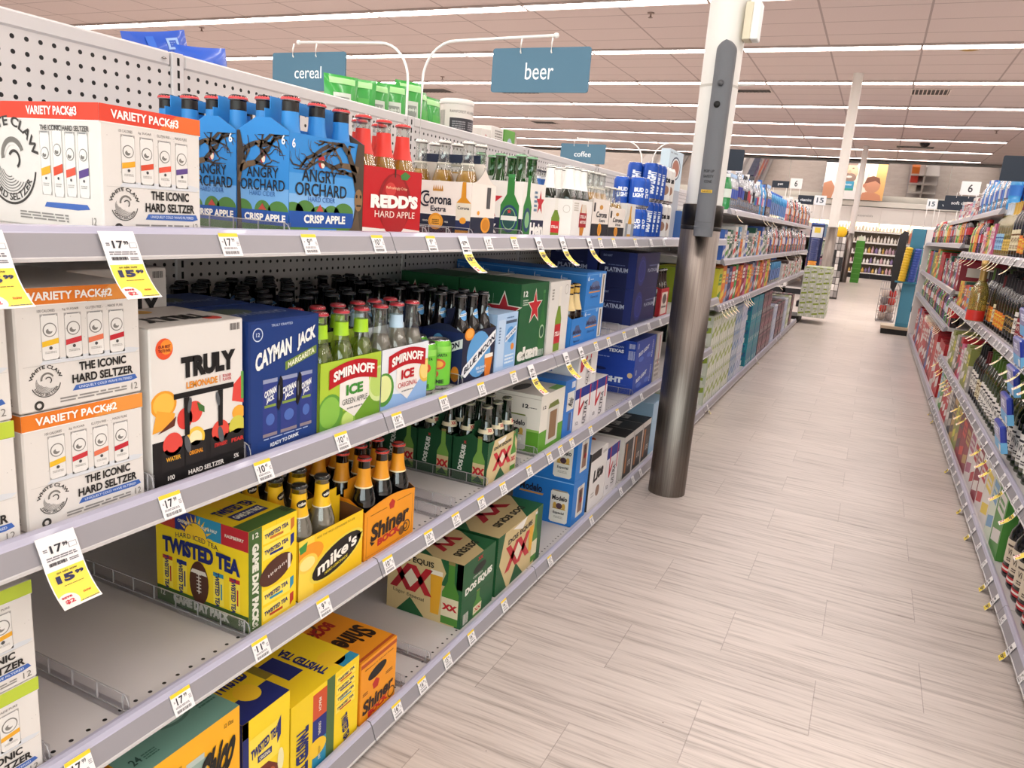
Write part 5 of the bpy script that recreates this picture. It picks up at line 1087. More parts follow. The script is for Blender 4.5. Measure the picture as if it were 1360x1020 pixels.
carrier('six_pack_carrier', 'small open blue carrier in front of the blue six-can cartons', -.872, 2.338, S2, '2f7cc8', '5a6a86', modsm, None, L=.118, Dp=.115, h=.100, hh=.16)
BK['gold_neck'] = ('amber', None, 'c9a24a', [(.13, .185, 'd9c08a'), (.19, .208, 'c9a24a')], None, .95)
six('gold_neck', lambda r, c: f'bottle with cream and gold neck, {ORD[c]} in the {ROW2[r]} of the small blue carrier', 'gold necked bottles', (-.872, 2.338, S2), 0, .118, .115, 2, 2)
for lv in range(2):
    pack('beer_carton', f'{("lower", "upper")[lv]} midnight blue platinum case at the shelf edge', 'drink carton', 3.094, S2+.1535*lv, .37, .165, .153, '141a44', platinum_front, platinum_side, group='midnight blue cases', x=-.89)
    pack('beer_carton', f'{("lower", "upper")[lv]} midnight blue platinum case behind the first stack', 'drink carton', 3.094, S2+.1535*lv, .37, .22, .153, '141a44', None, platinum_side, x=-1.062, group='midnight blue cases')
def budred(f): f.r(0, 0, 1, 1, 'b5202a'); f.r(.15, .08, .85, .86, 'd9d0c4', f.l+1); f.e(.5, .62, .25, .18, '5a4a46', f.l+2); f.t('Budweiser', .5, .35, .55, .10, '3a2a2a', f.l+4)
carrier('six_pack_carrier', 'red and cream lager carrier beside the midnight blue cases', FX, 3.525, S2, 'b5202a', '5a3a34', budred, None, L=.15, Dp=.118, h=.135, hh=.18)
six('budred', lab6('brown bottle with dark neck label', 'the red and cream carrier'), 'brown lager bottles', (FX, 3.525, S2), 0, .15, .118)

# --- third shelf
for i, (z, h) in enumerate(((S3, .134), (S3+.135, .134))):
    pack('seltzer_carton', f'{("lower", "upper")[i]} white seltzer carton with a lime green band at the picture edge, third shelf', 'drink carton', .340, z, .184, .235, h, PAPER, seltzer_front('a9bf2e', 'b5c83c', None, ('e2a52a', 'e2a52a', 'd9543f', 'e2a52a')), None, x=-.872, group='white seltzer cartons')
pack('tea_carton', 'yellow hard iced tea carton picturing a football, on the third shelf', 'drink carton', .894, S3, .120, .225, .192, 'f0cf1e', twisted_front, twisted_side, twisted_top)
for i, x in enumerate((FX, -1.003, -1.126)):
    wh = ('at the shelf edge', 'second from the aisle', 'third from the aisle')[i]
    carrier('six_pack_carrier', f'yellow lemonade carrier with a black lemon emblem, {wh}', x, 1.021, S3, 'f0c41e' if i == 0 else '2a2418', '6b452c', mikes_front if i == 0 else (lambda f: (f.r(0, 0, 1, 1, '211c14'), f.t('HARD LEMONADE', .5, .8, .8, .1, 'a9a08a', f.l+3))), None, L=.198, Dp=.118, h=.124, hh=.165, group='lemonade carriers')
    six('mikes', lab6('yellow necked lemonade bottle', f'lemonade carrier {wh}'), 'yellow necked bottles', (x, 1.021, S3), 0, .198, .118, skip=((0, 2), (1, 2)) if i == 0 else ())
for i, x in enumerate((FX, -1.003)):
    wh = ('at the shelf edge', 'behind the first')[i]
    carrier('six_pack_carrier', f'orange bock beer carrier with black lettering, {wh}', x, 1.226, S3, 'e8951c', '5a3a22', shiner_front, shiner_end, L=.193, Dp=.118, h=.112, hh=.17, bow=.012, group='orange bock carriers')
    six('shiner', lab6('orange necked dark bottle', f'orange carrier {wh}'), 'orange necked bottles', (x, 1.226, S3), 0, .193, .118)
for i in range(4):
    x = FX-.118*i; wh = ('at the shelf edge', 'second from the aisle', 'third from the aisle', 'fourth from the aisle')[i]
    carrier('six_pack_carrier', f'green beer carrier with red double cross, {wh}', x, 1.794, S3, '17472a', '3a3a2c', dos_front if i == 0 else None, dos_end, L=.193, Dp=.112, h=.125, hh=.175, curve=True, group='green double cross carriers')
    six('dosequis', lab6('dark green bottle', f'double cross carrier {wh}'), 'dark green bottles', (x, 1.794, S3), 0, .193, .112)
pack('beer_carton', 'white and green can carton picturing a cream can, on the third shelf', 'drink carton', 2.155, S3, .204, .27, .192, 'e2ddd2', chelada_front, chelada_side, lambda f: (f.r(0, 0, 1, 1, 'd5d0c6'), f.e(.4, .4, .3, .08, '4a4640', f.l+1), f.r(.6, 0, 1, .12, '6a9a3a', f.l+1)))
pack('beer_carton', 'upright blue carton between the white and green one and the red ribbon cases', 'drink carton', 2.364, S3, .098, .27, .205, '2f74c6', modeloblue_front, lambda f: f.r(0, 0, 1, 1, '2a68b4'))
def ultra_half(f):
    f.p([(.24, 1.0), (.31, 1.0), (.31, .5), (.52, .66), (.56, .60), (.30, .34), (.24, .34)], 'c2333c', f.l+2); f.p([(.84, .98), (.9, .98), (.9, .45), (.84, .45)], 'c2333c', f.l+2); f.r(.5, .08, .78, .62, 'cfcaca', f.l+2); f.t('ULTRA', .64, .35, .5, .2, '4a4850', f.l+5, rot=80); f.t('12', .2, .16, .14, .08, '5a5860', f.l+4)
for i in range(2):
    pack('beer_carton', f'white case with navy band and red ribbons, {("nearer the camera", "farther along")[i]} of the lower pair', 'drink carton', 2.469+.184*i, S3, .182, .20, .155, 'e3dfdf', lambda f: (f.r(0, 0, 1, 1, 'e3dfdf'), f.r(0, .76, 1, 1, '1b2f86', f.l+1), ultra_half(f)), ultra_side, group='red ribbon cases')
pack('beer_carton', 'white ribbon case lying on top of the pair of red ribbon cases', 'drink carton', 2.472, S3+.1555, .20, .26, .135, 'e0dcdc', ultra_small, ultra_side, group='red ribbon cases')
for lv in range(2):
    pack('beer_carton', f'{("lower", "upper")[lv]} royal blue light beer case on the third shelf', 'drink carton', 3.206, S3+.121*lv, .33, .24, .1205, '1b3fa0', budlight_front, (budlight_side_low, budlight_side)[lv], group='royal blue cases')
pack('drink_carton', 'grey and white carton standing at the far end of the third shelf', 'drink carton', 3.56, S3, .10, .2, .24, 'bdb8b4', lambda f: (f.r(0, 0, 1, 1, 'c2bdb9'), f.r(.55, .35, .65, .95, 'b5323a', f.l+1), f.lines(.1, .1, .9, .5, 4, '8a8580', f.l+1)))

# --- bottom shelf
for i, y in enumerate((.440, .654)):
    pack('seltzer_carton', ('yellow mineral water seltzer carton cut off at the bottom of the picture', 'yellow and teal mineral water seltzer carton on the bottom shelf')[i], 'drink carton', y, S0, .206, .165, .285, 'efae1e', topo_front, lambda f: (f.r(0, 0, 1, 1, 'dd9f1c'), f.t('Chico', .6, .6, .6, .2, '14120e', f.l+3)), topo_top, x=-.868)
pack('tea_carton', 'yellow and navy original iced tea carton on the bottom shelf', 'drink carton', .871, S0, .121, .235, .234, 'efd022', tea_front, lambda f: f.r(0, 0, 1, 1, '1b2668'), tea_top, x=-.872)
pack('tea_carton', 'yellow iced tea party carton standing on end on the bottom shelf', 'drink carton', .996, S0, .216, .21, .190, 'f0cf1e', tea2_front, lambda f: f.r(0, 0, 1, 1, 'd9ba1a'), lambda f: (f.r(0, 0, 1, 1, 'ecca1e'), f.t('TWISTED TEA', .6, .4, .6, .12, '1b2668', f.l+4, rot=90, bold=.05), f.r(.3, .3, .5, .7, '1b2668', f.l+2), f.e(.8, .2, .14, .14, 'eec22a', f.l+1), f.r(.75, 0, 1, .12, '2a86a8', f.l+1), f.r(.1, .5, .3, .9, '8a7a2a', f.l+1)), x=-.872)
pack('beer_carton', 'orange bock twelve-bottle carton with a dark hand hole', 'drink carton', 1.222, S0, .138, .26, .160, 'e8951c', shiner12_front, None, shiner12_top, x=-.872)
pack('beer_carton', 'green and gold double cross carton showing a beer glass on its side', 'drink carton', 1.697, S0, .196, .25, .197, '1d5530', dos12_front, dos12_side, dos12_top)
pack('beer_carton', 'second green and gold double cross carton, turned with its big face to the aisle', 'drink carton', 1.912, S0, .34, .25, .197, '1d5530', dosX_front, None, dos12_top)
for lv in range(2):
    pack('beer_carton', f'{("lower", "upper")[lv]} bright blue can carton picturing a cream can, bottom shelf', 'drink carton', 2.553, S0+.184*lv, .155, .25, .183, '1f6fbe', modelo_end, modelo_blue, group='bright blue can cartons')
pack('beer_carton', 'white light beer carton with black script, bottom shelf', 'drink carton', 2.735, S0, .205, .22, .245, 'e2dedb', lite_front, lambda f: f.r(0, 0, 1, 1, '3a3636'))
pack('beer_carton', 'white and navy ribbon carton beside the white script carton', 'drink carton', 2.945, S0, .17, .22, .215, 'e0dcdc', lambda f: (f.r(0, 0, 1, 1, 'e0dcdc'), f.r(0, .76, 1, 1, '1b2f86', f.l+1), ultra_half(f)), ultra_side, lambda f: (f.r(0, 0, 1, 1, 'd5d0cf'), f.e(.5, .5, .2, .1, 'b5522e', f.l+1)))
for i in range(3):
    pack('beer_carton', f'black topped light beer carton, {("nearest to the ribbon carton", "middle of three", "closest to the big pillar")[i]}', 'drink carton', 3.19+.152*i, S0, .148, .26, .205, 'c9c2bb', dark_front, lambda f: (f.r(0, 0, 1, 1, 'c6c0ba'), f.t('12', .7, .8, .1, .1, '2a2626', f.l+2)), dark_top, group='black topped cartons')
pack('drink_carton', 'pale blue carton at the far end of the bottom shelf', 'drink carton', 3.66, S0, .25, .26, .27, '9fc0da', None)

# --- shelf dividers of clear plastic
CLP = glassy('clear_plastic', 'f6f6f8', .07, .1)
CLE = glassy('plastic_edge', 'f0f0f0', .1, .1, body=.6, bodycol='dddcdc')
def divider(label, y, z, x0=-.868, d=.46, h=.03):
    if z == S1: h = .022
    t = thing('shelf_divider', label, 'divider', (x0, y, z))
    mb = MB(); mb.box(-d, -.0007, .001, 0, .0007, h, CLP, 0); mb.obj('fin', t)
    mb = MB(); n = int(d/.055)
    mb.box(-d, -.0011, h-.0012, -.012, .0011, h, CLE, 0); mb.box(-d, -.0011, .001, 0, .0011, .0024, CLE, 0)
    for i in range(n+1): mb.box(-d+i*(d-.014)/n-.0005, -.0012, .001, -d+i*(d-.014)/n+.0005, .0012, h, CLE, 0)
    mb.tube([(-.014, 0, h-.0006), (-.006, 0, h-.004), (-.002, 0, h-.012), (0, 0, .002)], .0008, CLE, 6); mb.obj('rib', t)
    mb = MB(); mb.box(-d, -.010, .0, 0, .010, .001, CLP, 0); mb.obj('foot', t)
for y, z, lab in ((.648, S3, 'clear plastic shelf divider standing alone on the empty third shelf'), (.886, S3, 'clear plastic shelf divider along the football tea carton'),
                  (.600+.927, S3, 'clear plastic shelf divider beside the orange bock carriers'), (1.60, S3, 'clear plastic shelf divider in the middle of the empty third shelf gap'), (1.785, S3, 'clear plastic shelf divider along the green double cross carriers'),
                  (2.00, S3, 'clear plastic shelf divider just past the double cross carriers'), (2.13, S3, 'clear plastic shelf divider before the white and green carton'), (3.19, S3, 'clear plastic shelf divider before the royal blue cases'),
                  (1.40, S1, 'clear plastic shelf divider in the empty slot before the crown carrier'), (1.50, S1, 'clear plastic shelf divider in the middle of the empty slot on the top shelf'), (1.605, S1, 'clear plastic shelf divider against the crown carrier'),
                  (.976, S1, 'clear plastic shelf divider before the blue cider carriers'), (1.890, S1, 'clear plastic shelf divider before the red star carrier'),
                  (.888, S2, 'clear plastic shelf divider between the fruit carton and the margarita carton'), (.702, S2, 'clear plastic shelf divider between the seltzer stack and the fruit carton'), (1.600, S2, 'clear plastic shelf divider beside the green cocktail cans'),
                  (2.75, S2, 'clear plastic shelf divider in the gap past the blue six-can cartons'), (2.9, S2, 'clear plastic shelf divider before the midnight blue cases'), (.53, S3, 'clear plastic shelf divider against the lime banded cartons'),
                  (1.40, S0, 'clear plastic shelf divider beside the orange bock carton'), (1.52, S0, 'clear plastic shelf divider in the gap on the bottom shelf')):
    divider(lab, y, z)

# --- price tags on the rails
TVEC = Vector((-.011, 0, .026)).normalized()
_pt = {}
def price_art(f, price, yellow=True):
    f.r(0, 0, 1, 1, 'e9e6e6', 0)
    if yellow: f.r(0, .84, 1, 1, 'ecc92e', 1)
    a, b = price.split('.')
    f.t(a, .38, .60, .17*len(a), .34, '23222a', 2, bold=.02, sh=.0); f.t(b, .40+.095*len(a)+.09, .70, .15, .16, '23222a', 2, bold=.01)
    f.lines(.08, .58, .16, .68, 2, '77757c', 1); f.lines(.82, .45, .96, .65, 3, '8f8d94', 1); f.lines(.1, .3, .8, .40, 2, '6f6d74', 1); f.bars(.1, .08, .85, .22, 26, '3a393f', 1)
def price_tag(y, zl, price, label, group, yellow=True, s=1, xl=-.859, w=.036, h=.034):
    key = (price, yellow, s)
    loc = (xl+s*.0176, y, zl-.0225)
    if key in _pt: return dup(_pt[key], loc, None, label, group)
    mb = MB(); V = Vector((-s*.011, 0, .026)).normalized(); U = Vector((0, s, 0)); O = -U*w/2-V*h/2
    N = U.cross(V)
    f = F(mb, O+N*.0012, U, V, w, h, 0); price_art(f, price, yellow)
    b = [O, O+U*w, O+U*w+V*h, O+V*h]; t_ = [p+N*.0011 for p in b]
    mb.add(b+t_, [(3, 2, 1, 0), (0, 1, 5, 4), (1, 2, 6, 5), (2, 3, 7, 6), (3, 0, 4, 7)], M('e9e6e6'))
    o = mb.obj('price_tag', None, loc); tag(o, label, 'price tag', group); _pt[key] = o
    return o
_st = {}
def sale_tag(y, zl, price, label, group, s=1, xl=-.859, w=.047, curl=1., save='2', old='17.99', pale=False):
    """long price strip clipped in the rail, its yellow end curling out over the edge below"""
    key = (price, s, w, curl, pale); loc = (xl, y, zl)
    if key in _st: return dup(_st[key], loc, None, label, group)
    path = [(.012, -.006), (.019, -.020), (.0252, -.034), (.030, -.045), (.0355+.002*curl, -.056), (.042+.005*curl, -.066), (.049+.010*curl, -.075), (.057+.016*curl, -.083)]
    tmp = MB(); L = .098
    f = F(tmp, (0, 0, 0), (1, 0, 0), (0, 1, 0), w, L, 1)
    f.r(0, 0, 1, 1, 'ebe8e8', 0)
    for i in range(8): f.r(.03, .03+.54*i/8, .97, .03+.54*(i+1)/8, 'efe2a8' if pale else 'f0d64c', 1)
    a, b = old.split('.'); f.t(a, .42, .84, .30, .09, '23222a', 5, bold=.02); f.t(b, .66, .86, .13, .045, '23222a', 5); f.lines(.1, .83, .2, .87, 2, '77757c', 3); f.r(.74, .80, .95, .86, '8f8d94', 3); f.r(.755, .805, .935, .855, 'ebe8e8', 4)
    f.lines(.12, .72, .9, .77, 2, '77757c', 3); f.bars(.14, .64, .6, .69, 22, '3a393f', 3); f.lines(.66, .64, .9, .69, 2, '77757c', 3)
    a, b = price.split('.'); f.t('on sale now', .5, .53, .52, .035, '5a5330', 5, bold=0.); f.t(a, .40, .43, .46, .11, '1f2350', 5, bold=.06); f.t(b, .78, .455, .22, .055, '1f2350', 5, bold=.05); f.lines(.3, .32, .8, .34, 1, '8a7a30', 3)
    f.e(.22, .10, .27, .12, 'f1dcd6', 2); f.t('save', .22, .165, .26, .03, 'c2333c', 5, bold=.02); f.t('$'+save, .24, .09, .24, .065, 'c2333c', 5, bold=.03); f.t('now', .74, .15, .2, .03, 'c9702c', 5); f.lines(.5, .035, .95, .055, 1, '6a6a60', 3)
    # subdivide along the strip by slicing every face at the path joints
    bm = bmesh.new(); vs = [bm.verts.new(v) for v in tmp.v]
    for q, i in zip(tmp.f, tmp.mi):
        try: fc = bm.faces.new([vs[k] for k in q]); fc.material_index = i
        except ValueError: pass
    n = len(path)-1
    for k in range(1, n): bmesh.ops.bisect_plane(bm, geom=bm.verts[:]+bm.edges[:]+bm.faces[:], plane_co=(0, L*k/n, 0), plane_no=(0, 1, 0), clear_inner=False, clear_outer=False)
    for v in bm.verts:
        t = (1-v.co.y/L)*n; i = min(n-1, int(t)); q = t-i
        p0, p1 = Vector(path[i]), Vector(path[i+1]); d = (p1-p0).normalized(); nn = Vector((-d.y, d.x)); p = p0+(p1-p0)*q+nn*(v.co.z+.0006)
        v.co = Vector((s*p.x, s*(v.co.x-w/2), p.y))
    me = bpy.data.meshes.new('sale_tag'); bm.to_mesh(me); bm.free()
    for m in tmp.mats: me.materials.append(m)
    o = bpy.data.objects.new('sale_tag', me); COL.objects.link(o); o.location = loc
    sm = o.modifiers.new('paper', 'SOLIDIFY'); sm.thickness = .0003; sm.offset = -1; sm.use_rim = True
    tag(o, label, 'sale tag', group); _st[key] = o
    return o
PR = {1: ('17.99', '9.99', '10.99', '9.99', '11.99', '10.99'), 2: ('17.99', '10.49', '10.49', '10.99', '10.99', '11.49'), 3: ('17.99', '17.99', '11.99', '9.99', '10.99', '10.99'), 0: ('16.99', '16.99', '15.99')}
TY = {1: [.820, .993, 1.184, 1.374, 1.634, 1.781, 2.46, 2.606, 2.876, 3.104, 3.312], 2: [.708, .889, 1.092, 1.276, 1.466, 1.652, 1.842, 2.527, 2.67, 2.867, 3.032, 3.229, 3.423],
      3: [.552, .718, .884, 1.051, 1.266, 1.433, 1.562, 1.699, 1.831, 2.012, 2.172, 2.27, 2.373, 2.567, 2.893, 3.072, 3.246], 0: [1.329, 1.441, 1.564, 1.697, 1.907, 2.267, 2.695, 3.082, 3.268, 3.392]}
for lv, ys in TY.items():
    for i, y in enumerate(ys):
        p = PR[lv][i % len(PR[lv])]; yel = not (lv == 1 and i == 4) and y < 2.9
        price_tag(y, ZL[lv], p, f'white price tag{" with yellow top" if yel else ""} on the {LV[lv]} beer rail, {nth(i)} from the camera', 'price tags on the beer shelves', yel)
for lv, ys in ((1, (.480, .640, 1.512, 1.934, 2.112, 2.347)), (2, (.540, 1.959, 2.232, 2.369))):
    for i, y in enumerate(ys):
        sale_tag(y, ZL[lv], '15.99', f'white and yellow sale tag curling off the {LV[lv]} beer shelf, {nth(i)} from the camera', 'sale tags on the beer shelves', w=.049 if y < .7 else .040, curl=.3 if y < .7 else 1.)
# ------------------------------------------------------------------ hanging aisle signs
SIGN, SIGN_SHADED, POSTW = M('456a80', .38, 0, .4), M('2b323d', .6, 0, .25), M('e6e3df', .4)  # second sign colour is darkened to stand for weaker light on those signs
def arm_sign(label, word, x, y, dirx, zb=1.30, xe=None, m=SIGN, tw=.36, th=.34, sx=None, lower=False):
    """a bent white arm clipped to an upright with a blade sign hanging from it, lettered on the camera's side"""
    t = thing('aisle_sign', label, 'sign', (x, y, zb))
    pts = [(0, 0, 0), (0, 0, 1.60-zb)]
    for i in range(1, 9):
        a = math.pi/2*i/8; pts.append((dirx*.115*(1-math.cos(a)), 0, 1.60-zb+.118*math.sin(a)))
    pts.append((dirx*.455, 0, 1.726-zb))
    mb = MB(); mb.tube(pts, .0042, POSTW, 10); ex, ez = pts[-1][0], pts[-1][2]
    mb.lathe([(0, -.008), (.006, -.006), (.008, 0), (.006, .006), (0, .008)], 12, POSTW, ex, 0, ez); mb.obj('arm', t)
    cx = dirx*.41; W, H = .318, .126; z0 = 1.567-zb
    for k in (-.045, .055):
        mb = MB(); q = cx+dirx*.0+k-.02; mb.tube([(q, 0, 1.722-zb), (q, -.006, 1.705-zb), (q, -.006, z0+H-.012), (q, .002, z0+H-.018)], .0024, POSTW, 6); mb.obj('hook', t)
    mb = MB(); r = .008; P = []
    for qx, qz, a0 in ((W/2-r, r, -90), (W/2-r, H-r, 0), (-W/2+r, H-r, 90), (-W/2+r, r, 180)):
        for i in range(5): a = math.radians(a0+22.5*i); P.append((qx+r*math.cos(a), qz+r*math.sin(a)))
    f_ = [(cx+a, -.003, z0+b) for a, b in P]; bk = [(cx+a, .003, z0+b) for a, b in P]; n = len(P)
    mb.add(f_+bk, [tuple(range(n)), tuple(range(2*n-1, n-1, -1))]+[(i, i+n, (i+1) % n+n, (i+1) % n) for i in range(n)], m)
    o = mb.obj('sign_board', t)
    if word:
        mb = MB(); f = F(mb, (cx-W/2, -.0032, z0), (1, 0, 0), (0, 0, 1), W, H, 1); f.t(word, .5, .48, tw, th, 'f0f2f2', 1, bold=.0); mb.obj('lettering', t)
    return t
arm_sign('blue grey cereal sign hanging over the next aisle behind the pegboard', 'cereal', -1.456, 2.178, -1, tw=.37, th=.31)
arm_sign('blue grey beer sign hanging out over the beer shelves', 'beer', -1.400, 2.178, 1, tw=.29, th=.38)
arm_sign('blue grey coffee sign hanging over the next aisle, farther along', 'coffee', -1.456, 4.905, -1, tw=.37, th=.27)
arm_sign('dark blank sign peeking out behind the big white pillar', None, -1.385, 4.905, 1, m=SIGN_SHADED)
arm_sign('big dark sign cut off by the picture edge above the wine', None, 1.085, 4.72, -1, m=SIGN_SHADED, zb=1.35)
arm_sign('dark soft drinks sign over the far shelves across the aisle', 'soft drinks', 1.085, 8.46, -1, m=SIGN_SHADED, zb=1.35, tw=.62, th=.24)
def hung_sign(label, x, y, z, w, h, col, txt, tc, tw, th, zb=1.55):
    t = thing('standing_sign', label, 'sign', (x, y, z))
    mb = MB(); mb.box(0, -.006, 0, w, .006, h, M(col, .6, 0, .25), .002)
    F(mb, (0, -.006, 0), (1, 0, 0), (0, 0, 1), w, h, 1).t(txt, .5, .5, tw, th, tc, 2, bold=.02); mb.obj('sign_board', t)
    mb = MB()
    for q in (.12, .88): mb.tube([(w*q, 0, .002), (w*q, 0, zb-z)], .006, POSTW, 6)
    mb.obj('post', t)
for a in ((-1.38, 18., 1.89, .24, .2, 'dfe3e6', '15', '3a4a58', .6, .55, 'white number plate fifteen standing beside the second pillar'),
          (-1.72, 18., 1.885, .33, .19, '2b323d', 'vitamins', 'd9dde0', .7, .3, 'dark vitamins board next to the number plate fifteen beyond the water bottles'),
          (-1.94, 18.1, 2.21, .25, .22, 'e2e3e2', '6', '3a3a3e', .25, .6, 'white number plate six standing above the far water bottles'),
          (-2.32, 18.1, 2.21, .36, .15, '2b323d', 'pet', 'd9dde0', .3, .4, 'dark pet board standing beside the number plate six, above the water bottles'),
          (.79, 18., 1.95, .19, .2, 'dfe3e6', '15', '3a4a58', .6, .5, 'white number plate fifteen standing above the yellow and blue cup display'),
          (.99, 18., 1.95, .42, .18, '2b323d', 'vitamins', 'd9dde0', .6, .3, 'dark vitamins board just before the soft drinks sign'),
          (.63, 8.46, 1.705, .16, .125, 'e2e3e2', '6', '3a3a3e', .25, .6, 'white number plate six standing just above the soft drinks sign')):
    hung_sign(a[10], *a[:10], zb=1.694 if a[1] < 10 else 1.55)

# ------------------------------------------------------------------ goods on top of the next aisle's shelves
TZ = 1.3935
def pouch(name, label, x, y, z, w, h, d, col, art=None, rz=0., group=None, cat='bag', tilt=0.):
    """a filled bag: pillow body with flat crimped ends"""
    mb = MB(); nu, nv = 10, 12; m = M(col, .3, 0, .5, .3); G = {}
    for s in (1, -1):
        vs = []
        for j in range(nv+1):
            for i in range(nu+1):
                a, b = i/nu, j/nv; k = (math.sin(math.pi*a)**.55)*(max(0., math.sin(math.pi*min(1, max(0, (b-.03)/.94))))**.45)
                wob = .0015*math.sin(9*a+7*b+s)
                vs.append((s*(d/2*k+wob*k), (a-.5)*w*(1-.06*math.sin(math.pi*b)), b*h))
        fs = []
        for j in range(nv):
            for i in range(nu):
                q = (j*(nu+1)+i, j*(nu+1)+i+1, (j+1)*(nu+1)+i+1, (j+1)*(nu+1)+i); fs.append(q if s == 1 else q[::-1])
        mb.add(vs, fs, m, True)
        if art:
            for (u0, v0, u1, v1, c) in art:
                fv = []; ns = 5
                for j in range(ns+1):
                    for i in range(ns+1):
                        a, b = u0+(u1-u0)*i/ns, v0+(v1-v0)*j/ns
                        k = (math.sin(math.pi*a)**.55)*(max(0., math.sin(math.pi*min(1, max(0, (b-.03)/.94))))**.45)
                        fv.append((s*(d/2*k+.0018), (a-.5)*w*(1-.06*math.sin(math.pi*b)), b*h))
                mb.add(fv, [((j*(ns+1)+i, j*(ns+1)+i+1, (j+1)*(ns+1)+i+1, (j+1)*(ns+1)+i) if s == 1 else (j*(ns+1)+i, (j+1)*(ns+1)+i, (j+1)*(ns+1)+i+1, j*(ns+1)+i+1)) for j in range(ns) for i in range(ns)], M(c, .35), True)
    o = mb.obj(name, None, (x, y, z), rz); o.rotation_euler = (tilt, 0, rz)
    return tag(o, label, cat, group)
GR = [(.15, .12, .85, .5, '7fae5a'), (.2, .2, .5, .45, '4d6a3a'), (.12, .86, .88, .97, '9fd28f'), (.3, .55, .8, .7, '4fa84a')]
GB = [(.2, .1, .72, .72, 'c9cfc4'), (.25, .15, .66, .66, '8a9088'), (.12, .86, .88, .97, '9fd28f')]
for i, (y, h, k, rz) in enumerate(((2.02, .195, 1, .15), (2.11, .20, 0, -.2), (2.20, .205, 1, .25), (2.30, .218, 1, .1), (2.405, .245, 1, .2), (2.47, .225, 0, .75), (2.555, .215, 0, .6))):
    pouch('snack_bag', f'bright green snack bag, {nth(i)} in the row on top behind the pegboard', -1.60, y, TZ, .115, h, .06, '2f9a3a', GB if k else GR, rz-math.pi/2+.9, 'green snack bags')
BL = [(.1, .3, .9, .42, '2f66c8'), (.15, .6, .4, .8, '8fb0dc'), (.2, .64, .35, .76, '1f4fb0')]
pouch('rice_bag', 'royal blue bag with pale printing lying on top of the pegboard run, nearest the camera', -1.545, 1.21, TZ+.085, .10, .175, .035, '1a4fb8', BL, 0, tilt=-1.33)
pouch('rice_bag', 'royal blue folded bag lying beyond the printed blue bag on top of the run', -1.53, 1.33, TZ+.09, .09, .165, .04, '1a55c2', None, .05, tilt=-1.42)
for i, y in enumerate((1.2, 1.36)): pack('snack_box', f'white box under the {("first", "second")[i]} blue bag, hidden behind the pegboard top', 'box', y, TZ, .12, .16, .085 if i == 0 else .09, 'e2ded8', x=-1.47)
mb = MB(); R_ = .066; H_ = .232
mb.lathe([(0, 0), (R_, 0), (R_, H_-.02)], 36, M('d6cfc8', .45), mats=[M('d6cfc8', .45)]*2)
can_o = mb.obj('oat_canister', None, (-1.585, 2.725, TZ)); tag(can_o, 'white oat canister with a dark band standing on top beside the green bags', 'canister')
mb = MB(); mb.lathe([(R_+.001, H_-.02), (R_+.002, H_-.018), (R_+.002, H_-.002), (R_-.003, H_), (0, H_-.002)], 36, M('e2ddd8', .35)); mb.obj('lid', can_o)
mb = MB(); tmp = MB(); f = F(tmp, (0, 0, 0), (1, 0, 0), (0, 1, 0), .2, .2, 1)
f.r(0, 0, 1, 1, 'd9d2cb'); f.r(.30, .52, .98, .76, '35343a', 2); f.lines(.35, .56, .62, .72, 4, '8a888c', 3); f.lines(.68, .56, .95, .72, 4, '8a888c', 3); f.bars(.02, .1, .2, .9, 9, '8f8a86', 2); f.t('RAINFOREST ALLIANCE', .6, .88, .6, .05, '5a5550', 3, bold=0.); f.e(.55, .2, .06, .06, 'c9a86a', 2); f.e(.64, .15, .05, .05, '9aa86a', 2); f.r(.78, .0, .96, .38, '2c3a36', 2); f.lines(.3, .38, .5, .45, 2, '8f8a86', 2)
bend(tmp, lambda x, y, z: ((R_+.0004+z)*math.cos(-2.35+x/R_), (R_+.0004+z)*math.sin(-2.35+x/R_), .008+y), [.2*k/24 for k in range(1, 24)], mb)
mb.obj('paper_label', can_o)
pack('snack_box', 'small white box with red mark on top past the canister', 'box', 2.88, TZ, .075, .1, .150, 'd9d4ce', lambda f: f.t('2', .5, .8, .2, .1, 'b5323a', f.l+2), None, x=-1.55)
pack('snack_box', 'white box with printed panel on top, before the green box', 'box', 2.965, TZ, .115, .1, .170, 'dedad4', lambda f: f.lines(.3, .55, .9, .95, 6, '8a857e', f.l+1), x=-1.55)
pack('snack_box', 'green box with a pale round mark on top past the white boxes', 'box', 3.09, TZ, .11, .1, .172, '5a9a3a', lambda f: f.e(.5, .6, .25, .2, 'a9b8c9', f.l+1), x=-1.55)

# ------------------------------------------------------------------ goods past the big pillar
RND = random.Random(11)
PETP = [(0, .002), (.030, 0), (.034, .008), (.034, .06), (.032, .07), (.034, .08), (.034, .15), (.030, .185), (.016, .215), (.0135, .222), (.0135, .235)]
_pb = {}
def pet(kind, loc, label, group, sc=1.):
    if kind in _pb: return dup(_pb[kind], loc, None, label, group)
    body, lab, cap = PETK[kind]; mb = MB(); pr = [(r*sc, z*sc) for r, z in PETP]
    mb.lathe(pr, 14, body if not isinstance(body, str) else M(body, .15, 0, .5, .4)); o = mb.obj('plastic_bottle', None, loc); tag(o, label, 'bottle', group)
    mb = MB(); mb.lathe([(.0352*sc, .085*sc), (.0352*sc, .145*sc)], 14, M(lab, .4)); mb.obj('label', o)
    mb = MB(); mb.lathe([(.0155*sc, .226*sc), (.0155*sc, .25*sc), (0, .251*sc)], 12, M(cap, .4)); mb.obj('cap', o)
    _pb[kind] = o
    return o
WATER = glassy('water_bottle', 'cfd8e2', .25, .08, body=.42, bodycol='a9b4c2')
